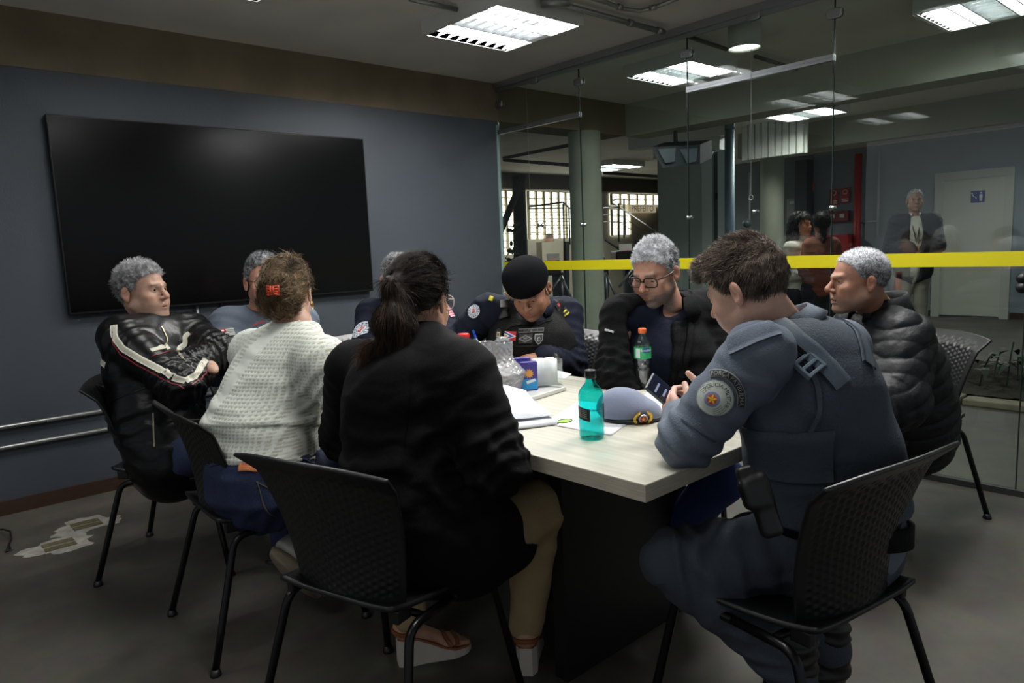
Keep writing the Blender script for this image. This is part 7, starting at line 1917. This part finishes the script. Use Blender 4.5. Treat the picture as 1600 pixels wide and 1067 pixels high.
# ================= G  officer with the phone
def build_G():
    hc = P(1168, 452, 1.74); f = unit([0.0, 1.0, 0])
    J = dict(neck=P(1228, 522, 1.76), chest=P(1262, 610, 1.74), waist=P(1286, 718, 1.77), pelvis=P(1304, 836, 1.78), shL=P(1186, 556, 1.60), shR=P(1312, 545, 1.90), elL=P(1074, 686, 1.70), wrL=P(1062, 650, 1.86), elR=P(1240, 640, 2.10), wrR=P(1120, 632, 2.05))
    sit_legs(J, (-.25, .97), knee_z=0.52)
    J['hipL'] = P(1258, 856, 1.74); J['knL'] = P(1062, 876, 1.76); J['anL'] = P(1235, 1040, 1.74)
    J['hipR'] = P(1340, 845, 1.88); J['knR'] = P(1180, 850, 2.02); J['anR'] = P(1290, 1010, 1.98)
    r = person('young officer in grey uniform and vest leaning on the table, looking at his phone', J)
    W = dict(pelvis=(0.186, 0.150), waist=(0.162, 0.130), chest=(0.170, 0.115), shr=0.050)
    tone = (212, 168, 148)
    # hands around the phone
    ph = P(1046, 622, 1.93); pr_ = unit(P(1068, 641, 1.93) - P(1024, 604, 1.93)); pn = unit(P(0, 0, 0) * 0 + cdir(0.25, 0.55, 0.80)); pn = unit(pn - pr_ * (pn @ pr_))
    hl = hand_mesh(P(1062, 662, 1.83), unit(P(1044, 630, 1.90) - P(1062, 662, 1.83)), unit(-R_ * 0.70 + B_ * 0.55 - ZV * 0.05), 1, curls=[0.55, 0.6, 0.65, 0.7], spread=0.05, thumb=(0.9, -0.1), vox=0.0021, size=0.96)
    hr = hand_mesh(P(1112, 632, 2.02), unit(-R_ * 0.9 + ZV * 0.1), unit(-B_ * .8 + ZV * .5), -1, curls=[0.35, 0.5, 0.6, 0.7], spread=0.1, thumb=(0.1, -1.1), vox=0.0023, size=0.96)
    look = cdir(-0.62, -0.66, -0.42)
    R = make_head(r, hc, look, roll=0.10, s=0.96, tone=tone, brow=(80, 62, 50), J=J, vox=0.0023, neckr=0.053, hands=[hl, hr], body_prims=torso(J, W, -0.02) + leg_prims(J, -0.012), kw=dict(open_=0.002, lid=0.004), ckw=dict(beard=(150, 120, 104), beard_amt=0.12, red=0.8))
    ln = (HL_MALE[0], [v - 0.0 for v in HL_MALE[1]])
    def col(V, N):
        t = np.clip(0.35 + 0.45 * vnoise(V * [60, 20, 60]) + .25 * vnoise(V * 160) , 0, 1)[:, None]; c = np.array(lin((68, 59, 53))) * (1 - t) + np.array(lin((156, 140, 126))) * t
        lo = np.clip((0.03 - V[:, 2]) / 0.08, 0, 1)[:, None]; return c * (1 - .35 * lo)
    make_hair(r, hc, R, 0.96, hair_shell(0.012, 0.0065, ln, extra=[ell((0.0, 0.060, 0.100), (0.052, 0.040, 0.022), k=0.02), ell((-0.01, 0.084, 0.086), (0.035, 0.020, 0.014), k=0.015)]), col, n=14000, L=0.016, rad=0.0008, bump=0.005, bf=30, dirf=lambda p, n: np.array([-0.15, 0.9, -0.05]) + n * (0.15 + 0.5 * (p[:, 2] > .1))[:, None] - np.array([0, 0, 1.0]) * (p[:, 2] < .06)[:, None], curl=0.25, vox=0.003)
    pr = torso(J, W, 0.004, k=0.04, rarm=(0.070, 0.062, 0.044)) + [cap(hc, J['neck'] + ZV * .0, 0.05, 0.064, k=0.01, sub=True), cap(lerp(J['elL'], J['wrL'], 1.0), J['wrL'] + unit(J['wrL'] - J['elL']) * .12, .040, k=.006, sub=True)]
    o, sf = garment(r, 'uniform_shirt', pr, 0.006, M_grey, [(J['elL'], J['elL'] - J['shL'], 0.10, 0.009, 20), (lerp(J['shL'], J['elL'], .35), unit(cdir(.6, 0, .7)), 0.10, 0.008, 14), (J['elR'], J['elR'] - J['shR'], .1, .01, 20), (J['waist'], ZV, .16, .007, 14)], amp=0.0045, scale=8, seed=12)
    up = unit(unit(J['neck'] - J['chest']) + unit(hc - J['neck']))
    fr = cdir(-.85, -.5)
    collar(r, 'shirt_collar', J['neck'] - up * 0.002, up, fr, 0.078, 0.074, 0.044, M_grey, gap=0.45, th=0.004, flare=0.024)
    # vest
    vp = torso(J, W, 0.034, arms=False)[:3] + [cap(lerp(J['neck'], J['shL'], .55) - ZV * .025, lerp(J['neck'], J['shR'], .55) - ZV * .025, 0.058, k=0.05)]
    vp += [cap(hc, J['neck'] + up * 0.0, 0.07, 0.088, k=0.012, sub=True), cap(P(1208, 570, 1.52), P(1200, 662, 1.52), 0.092, 0.092, k=0.008, sub=True), cap(J['shR'], lerp(J['shR'], J['elR'], .5), 0.092, 0.10, k=0.012, sub=True)]
    vp.append(seg(J['pelvis'] - ZV * .3, lerp(J['pelvis'], J['waist'], .34), (.5, .5), (.5, .5), J['hipL'] - J['hipR'], k=0.01, sub=True, endk=0.012))
    ve, vf = garment(r, 'vest', vp, 0.006, M_greyD, [(P(1290, 760, 1.5), ZV, .12, .006, 16), (P(1240, 690, 1.5), cdir(.5, 0, .8), .10, .006, 15)], amp=0.003, scale=6, seed=13)
    M_strap = mat('grey_strap', (74, 86, 98), 0.7, bump=0.3, bscale=400)
    ribbon(r, 'shoulder_strap', vf, [P(1212, 505, 1.7), P(1240, 530, 1.62), P(1268, 552, 1.55), P(1292, 575, 1.5), P(1315, 602, 1.48)], 0.052, M_strap, lift=0.006, th=0.003)
    ribbon(r, 'shoulder_strap', vf, [P(1318, 498, 1.8), P(1336, 512, 1.75), P(1348, 540, 1.7), P(1356, 572, 1.66)], 0.044, M_strap, lift=0.006, th=0.003)
    ribbon(r, 'strap_edge', vf, [P(1200, 512, 1.7), P(1226, 532, 1.62), P(1256, 556, 1.55)], 0.010, M_dark, lift=0.008, th=0.003)
    ribbon(r, 'side_strap', vf, [P(1172, 700, 1.5), P(1210, 710, 1.46), P(1262, 712, 1.45), P(1300, 712, 1.45)], 0.12, M_greyD, lift=0.005, th=0.004)
    ribbon(r, 'vest_binding', vf, [P(1258, 566, 1.5), P(1276, 600, 1.5), P(1280, 640, 1.5), P(1264, 680, 1.5), P(1236, 704, 1.5)], 0.012, M_strap, lift=0.003, th=0.002)
    l, n = vf.near(P(1272, 556, 1.52)); rt = unit(P(1285, 545, 1.55) - P(1258, 566, 1.52)); F3 = frame_of(rt, np.cross(n, rt)); mb = MB()
    for yy in (-0.020, 0.0, 0.020): mb.box(l + F3 @ np.array([0, yy, 0.012]), (0.056, 0.008, 0.010), R=F3)
    for xx in (-0.028, 0.028): mb.box(l + F3 @ np.array([xx, 0, 0.012]), (0.008, 0.050, 0.012), R=F3)
    mb.build('buckle', mat('buckle_grey', (104, 120, 132), 0.35), r, bevel=0.0015)
    ribbon(r, 'epaulette', sf, [P(1140, 540, 1.6), P(1165, 528, 1.6), P(1195, 516, 1.66), P(1212, 512, 1.7)], 0.048, M_grey, lift=0.004, th=0.003)
    ribbon(r, 'pocket_seam', sf, [P(1065, 655, 1.6), P(1085, 668, 1.58), P(1118, 690, 1.56)], 0.004, M_greyD, lift=0.002)
    # sleeve patches
    def pm(u, v):
        rr = np.sqrt(u * u + v * v); c = np.tile(np.array(lin((196, 204, 196))), (len(u), 1)); r2 = np.sqrt((u + .12) ** 2 + (v + .10) ** 2)
        a = np.arctan2(v + .1, u + .12)
        c[(r2 > .50) & (np.abs(np.sin(a * 1.0 + 2.4)) > .90) & (r2 < .95) & (np.sin(r2 * 60) > .2)] = lin((140, 146, 132))
        c[r2 < .42] = lin((128, 134, 172)); c[r2 < .27] = lin((206, 66, 40))
        st = r2 < (.16 + .11 * np.cos(5 * (a - PI / 2)) ** 2 * 1.0); c[st & (np.cos(5 * (a - PI / 2)) > -.3)] = lin((232, 210, 40)); c[(rr > .93)] = lin((150, 156, 150)); return c
    b_, fm = badge(r, 'police_patch', sf, P(1117, 622, 1.5), cdir(0.22, 0, .97), 0.084, 0.080, pm, M_patch, n=80, mask=lambda u, v: (u * u + v * v < 1.0), normal=cdir(-.35, .90, .25))
    M_tb = mat('thread_black', (30, 34, 36), 0.7); M_tg = mat('thread_silver', (160, 164, 156), 0.7)
    arc_text(r, 'patch_lettering', sf, fm, 'POLÍCIA MILITAR', 0.0125, 0.0295, M_tb, mid=62)
    l, nr, rt, up2 = fm
    n1, n2 = 50, 7; aa = np.radians(np.linspace(116, -6, n1)); rd = np.linspace(0.0475, 0.0655, n2); pts = []
    for a in aa:
        for q in rd:
            p = l + rt * math.cos(a) * q + up2 * math.sin(a) * q; h = sf.ray(p + nr * .05, -nr); z = (h[0] - p) @ nr if h is not None and abs((h[0] - p) @ nr) < .04 else 0; pts.append(p + nr * (z + 0.0025))
    I = np.arange(n1 * n2).reshape(n1, n2); q = np.stack([I[:-1, :-1], I[1:, :-1], I[1:, 1:], I[:-1, 1:]], -1).reshape(-1, 4)
    cc = np.tile(np.array(lin((40, 44, 48))), (n1 * n2, 1)).reshape(n1, n2, 3); cc[:, 0] = cc[:, -1] = lin((150, 156, 150)); cc[0] = cc[-1] = lin((150, 156, 150))
    o2 = mesh_np('arc_patch', np.array(pts), [q], M_patch, r, cols=cc.reshape(-1, 3)); so = o2.modifiers.new('thickness', 'SOLIDIFY'); so.thickness = 0.002; so.offset = 0
    arc_text(r, 'arc_lettering', sf, fm, 'FORÇA PATRULHA', 0.0135, 0.0565, M_tg, mid=55)
    # belt, holster, trousers, boots
    hs = J['hipL'] - J['hipR']
    o, sg = garment(r, 'trousers', leg_prims(J, 0.0, (0.095, 0.078, 0.064), dict(pelvis=(0.185, 0.15))), 0.0075, mat('grey_trousers', (64, 71, 82), 0.9, bump=0.25, bscale=240), amp=0.006, scale=7, seed=14, spots=[(J['knL'], J['knL'] - J['hipL'], .14, .010, 14), (J['hipL'], J['knL'] - J['hipL'], .16, .008, 12), (J['anL'] + ZV * .1, ZV, .14, .01, 16)])
    bz = lerp(J['pelvis'], J['waist'], 0.20); hs_ = unit(hs); bf = unit(np.cross(hs_, ZV)); an = np.linspace(0, 2 * PI, 48)
    V = []; 
    for dz, g in ((-0.026, 0.0), (0.026, 0.0), (0.026, -0.010), (-0.026, -0.010)):
        V += [bz + hs_ * (0.208 + g) * math.cos(t) + bf * (0.174 + g) * math.sin(t) + ZV * dz for t in an]
    k = len(an); Q = []
    for i in range(4):
        for a in range(k - 1): Q.append([i * k + a, i * k + a + 1, ((i + 1) % 4) * k + a + 1, ((i + 1) % 4) * k + a])
    mesh_np('duty_belt', np.array(V), [np.array(Q)], M_blkc, r)
    h0, h1 = P(1178, 742, 1.47), P(1207, 835, 1.45)
    ax = unit(h1 - h0); sd = unit(np.cross(ax, B_)); F3 = np.stack([sd, ax, np.cross(sd, ax)], 1)
    hp = [rbox((h0 + h1) / 2, (0.022, 0.066, 0.020), R=F3, r=0.012, k=0), rbox(h0 + ax * 0.035 - sd * -0.008, (0.028, 0.032, 0.024), R=F3, r=0.012, k=0.01), rbox(h0 + ax * 0.005 + sd * 0.016, (0.018, 0.028, 0.016), R=F3, r=0.008, k=0.008)]
    V, Q = sdf_mesh(hp, 0.004); mesh_np('holster', V, [Q], mat('holster_black', (14, 14, 15), 0.45), r)
    bt = mat('boot_black', (12, 12, 12), 0.5)
    for s in 'LR':
        a = J['an' + s]; lo = a.copy(); lo[2] = 0.10
        v, q = sdf_mesh([cap(a + ZV * .06, lo, .062, .056, k=0), cap(lo, lo + cdir(-.5, .2) * .10 - ZV * .045, .056, .045, k=.03), ell(lo + cdir(-.5, .2) * .13 - ZV * .05, (.055, .055, .045), k=.03), fn((-9, -9, -9), (9, 9, 0.02), lambda X, Y, Z: Z - 0.004 + 0 * X + 0 * Y, k=.003, sub=True)], 0.006)
        q_ = cloth_fold(v, q, [(a, ZV, .2, .004, 30)], .001); mesh_np('boot', q_, [q], bt, r)
    # phone
    ctr = P(1046, 622, 1.935); F3 = frame_of(pr_, np.cross(pn, pr_))
    phn = empty('smartphone', tuple(ctr)); tag(phn, 'dark smartphone held in both hands by the young officer', 'phone')
    MB().box(ctr, (0.148, 0.073, 0.0085), R=F3).build('case', mat('phone_case', (76, 84, 84), 0.4), phn, bevel=0.003)
    MB().box(ctr + F3[:, 2] * 0.0046, (0.140, 0.066, 0.001), R=F3).build('screen', mat('phone_screen', (20, 24, 38), 0.12, emit=(40, 48, 70), estr=0.15), phn)
    mb = MB()
    for k in range(4): mb.box(ctr + F3 @ np.array([-0.045 + k * 0.025, -0.006 + 0.004 * (k % 2), 0.0052]), (0.006, 0.040 - 0.008 * (k % 3), 0.0003), R=F3)
    mb.build('screen_line', mat('screen_text', (130, 140, 170), 0.3, emit=(120, 130, 160), estr=0.2), phn)
build_G()

# ================= people in the hall
def stander(hc, look, label, hair, tone, topm, legm, s=1.0, body=None, shw=0.20, hands_front=True, collar_m=None, longhair=False, jacket=None, hairtone=None, dark=False):
    f = unit([look[0], look[1], 0]); if_l = np.array([-f[1], f[0], 0]); z = hc[2]
    J = dict(neck=hc - ZV * 0.17 * s, chest=hc - ZV * 0.36 * s, waist=hc - ZV * 0.56 * s, pelvis=hc - ZV * 0.72 * s)
    for k, sg in (('L', 1), ('R', -1)):
        J['sh' + k] = hc - ZV * 0.235 * s + if_l * sg * shw; J['el' + k] = hc - ZV * 0.50 * s + if_l * sg * (shw + 0.05) - f * .02
        J['wr' + k] = hc - ZV * 0.52 * s + if_l * sg * 0.06 + f * 0.22
        J['hip' + k] = J['pelvis'] + if_l * sg * .09; J['kn' + k] = J['hip' + k] * [1, 1, 0] + ZV * (z - 1.12 * s) ; J['an' + k] = J['hip' + k] * [1, 1, 0] + ZV * 0.08 + if_l * sg * .02
    r = person(label, J); W = dict(pelvis=(0.165, 0.12), waist=(0.15, 0.12), chest=(0.165, 0.12), shr=.05)
    R = make_head(r, hc, look, s=s, tone=tone, brow=(50, 44, 40), J=J, vox=0.004, body_prims=torso(J, W, -0.02) + leg_prims(J, -0.012), hands=[hand_mesh(J['wr' + k], unit(-if_l * sg * .8 + f * .3), unit(f + ZV * .3), -sg, curl=.5, vox=.004) for k, sg in (('L', 1), ('R', -1))])
    hair(r, R)
    o, sf = garment(r, 'top', torso(J, W, 0.008, rarm=(.06, .055, .042)) + [cap(hc, J['neck'] + ZV * .01, .05, .06, k=.01, sub=True)], 0.010, topm, limb_spots(J, .008), amp=.004)
    garment(r, 'trousers', leg_prims(J, 0, (.095, .07, .055), W), 0.012, legm)
    for k in 'LR': shoe(r, 'shoe', J['an' + k], f, M_black, vox=.008)
    return r, J, R, f, if_l, W
def longh(col_a, col_b, w_=1.0, length=0.30):
    def g(r, R):
        hc = g.hc
        p = hair_shell(0.020, 0.016, HL_FULL, extra=[ell((0, -0.06, -0.05), (0.095 * w_, 0.065, 0.13), k=0.03), ell((-0.07, -0.02, -0.12), (0.042, 0.05, 0.12), k=0.03), ell((0.07, -0.02, -0.12), (0.042, 0.05, 0.12), k=0.03), ell((0, -0.08, -0.16), (0.10 * w_, 0.05, length * .45), k=0.03), ell((0, 0.095, -0.02), (0.052, 0.06, 0.085), k=0.01, sub=True)])
        make_hair(r, hc, R, 1.0, p, grey_mix(col_a, col_b, 0.3), vox=0.006, n=2500, L=.04, rad=.0014, bump=.01, bf=22, dirf=lambda p, n: np.array([0, 0, -1.0]), curl=.3)
    return g
hc = P(1251, 352, 7.4); g = longh((14, 12, 14), (40, 34, 34)); g.hc = hc
r, J, R, f, l_, W = stander(hc, cdir(0.55, 0.80), 'woman with long dark hair in a white turtleneck standing in the hall', g, (206, 150, 120), mat('white_turtleneck', (214, 208, 196), 0.9), M_dpant, shw=0.17)
collar(r, 'roll_neck', J['neck'] - ZV * .01, ZV, f, .068, .062, .07, MATS['white_turtleneck'], gap=.02, th=.012)
hc = P(1284, 350, 7.1)
def bun(r, R): make_hair(r, P(1284, 350, 7.1), R, .9, hair_shell(0.014, 0.012, HL_FULL, extra=[ell((0, -0.08, 0.02), (.06, .05, .07), k=.02), ell((0, -0.09, -0.10), (.035, .03, .12), k=.03)]), grey_mix((14, 12, 12), (36, 30, 28), .3), vox=0.006, n=1500, L=.03, rad=.0012)
stander(hc, cdir(0.25, -0.95), 'dark-haired woman in a rust top, back turned, facing the woman in the turtleneck', bun, (170, 112, 84), mat('rust_top', (110, 56, 40), 0.85), M_dpant, shw=0.10, s=.9)
hc = P(1430, 314, 8.2)  # standing man: a reflection in the glass, built as a real figure
def short(r, R): make_hair(r, hc, R, 1.04, hair_shell(0.006, 0.004), grey_mix((120, 120, 120), (200, 200, 202), .5), vox=0.005, n=2000, L=.008, rad=.001)
r, J, R, f, l_, W = stander(hc, cdir(-0.35, 0.93), 'man in white shirt and open dark jacket standing before the cream door', short, (172, 128, 104), mat('white_shirt', (212, 210, 200), 0.8), mat('stone_trousers', (150, 146, 134), 0.85), s=1.04, shw=.17)
op = [seg(J['neck'] + f * .16, J['pelvis'] + f * .16 - ZV * .1, (.075, .12), (.055, .12), l_, k=.02, sub=True), cap(hc, J['neck'] + ZV * .03, .05, .075, k=.01, sub=True)]
garment(r, 'open_jacket', torso(J, W, .030, rarm=(.078, .07, .055)) + [seg(J['pelvis'] - ZV * .05, J['waist'], (.20, .155), (.185, .15), l_, k=.04)] + op, .009, mat('dark_jacket', (34, 38, 48), .85), limb_spots(J, .01), amp=.006)
collar(r, 'shirt_collar', J['neck'] - ZV * .0, ZV, f, .066, .062, .04, MATS['white_shirt'], gap=.5, flare=.02)
MB().tube([J['neck'] + f * .05 + l_ * .05, J['chest'] + f * .15 + l_ * .02, J['chest'] + f * .155 - ZV * .1, J['chest'] + f * .15 - l_ * .02, J['neck'] + f * .05 - l_ * .05], .006, 6).build('lanyard', MATS['dark_jacket'], r, smooth=True)
# far away, a head over the low wall
hc = P(858, 374, 13.85)
c = hc.copy(); J = dict(pelvis=c - ZV * .7)
r = empty('person', (float(c[0]), float(c[1]), 0)); tag(r, 'tiny far-off person behind the low wall, below the sunlit window', 'person')
v, q = sdf_mesh([ell(hc, (.08, .10, .12), k=0), cap(hc - ZV * .1, hc - ZV * .2, .05, .06, k=.03), cap(hc - ZV * .26 - R_ * .16, hc - ZV * .26 + R_ * .16, .07, k=.05), seg(hc - ZV * 1.3, hc - ZV * .35, (.15, .11), (.18, .11), R_, k=.05), cap(hc - ZV * 1.3 - R_ * .08, hc * [1, 1, 0] - R_ * .1 + ZV * .05, .07, .05, k=.03), cap(hc - ZV * 1.3 + R_ * .08, hc * [1, 1, 0] + R_ * .1 + ZV * .05, .07, .05, k=.03)], .015)
cl = np.tile(np.array(lin((190, 150, 128))), (len(v), 1)); cl[v[:, 2] > hc[2] + .02] = lin((110, 90, 76)); cl[v[:, 2] < hc[2] - .2] = lin((150, 130, 120))
mesh_np('body', v, [q], M_skin, r, cols=cl)
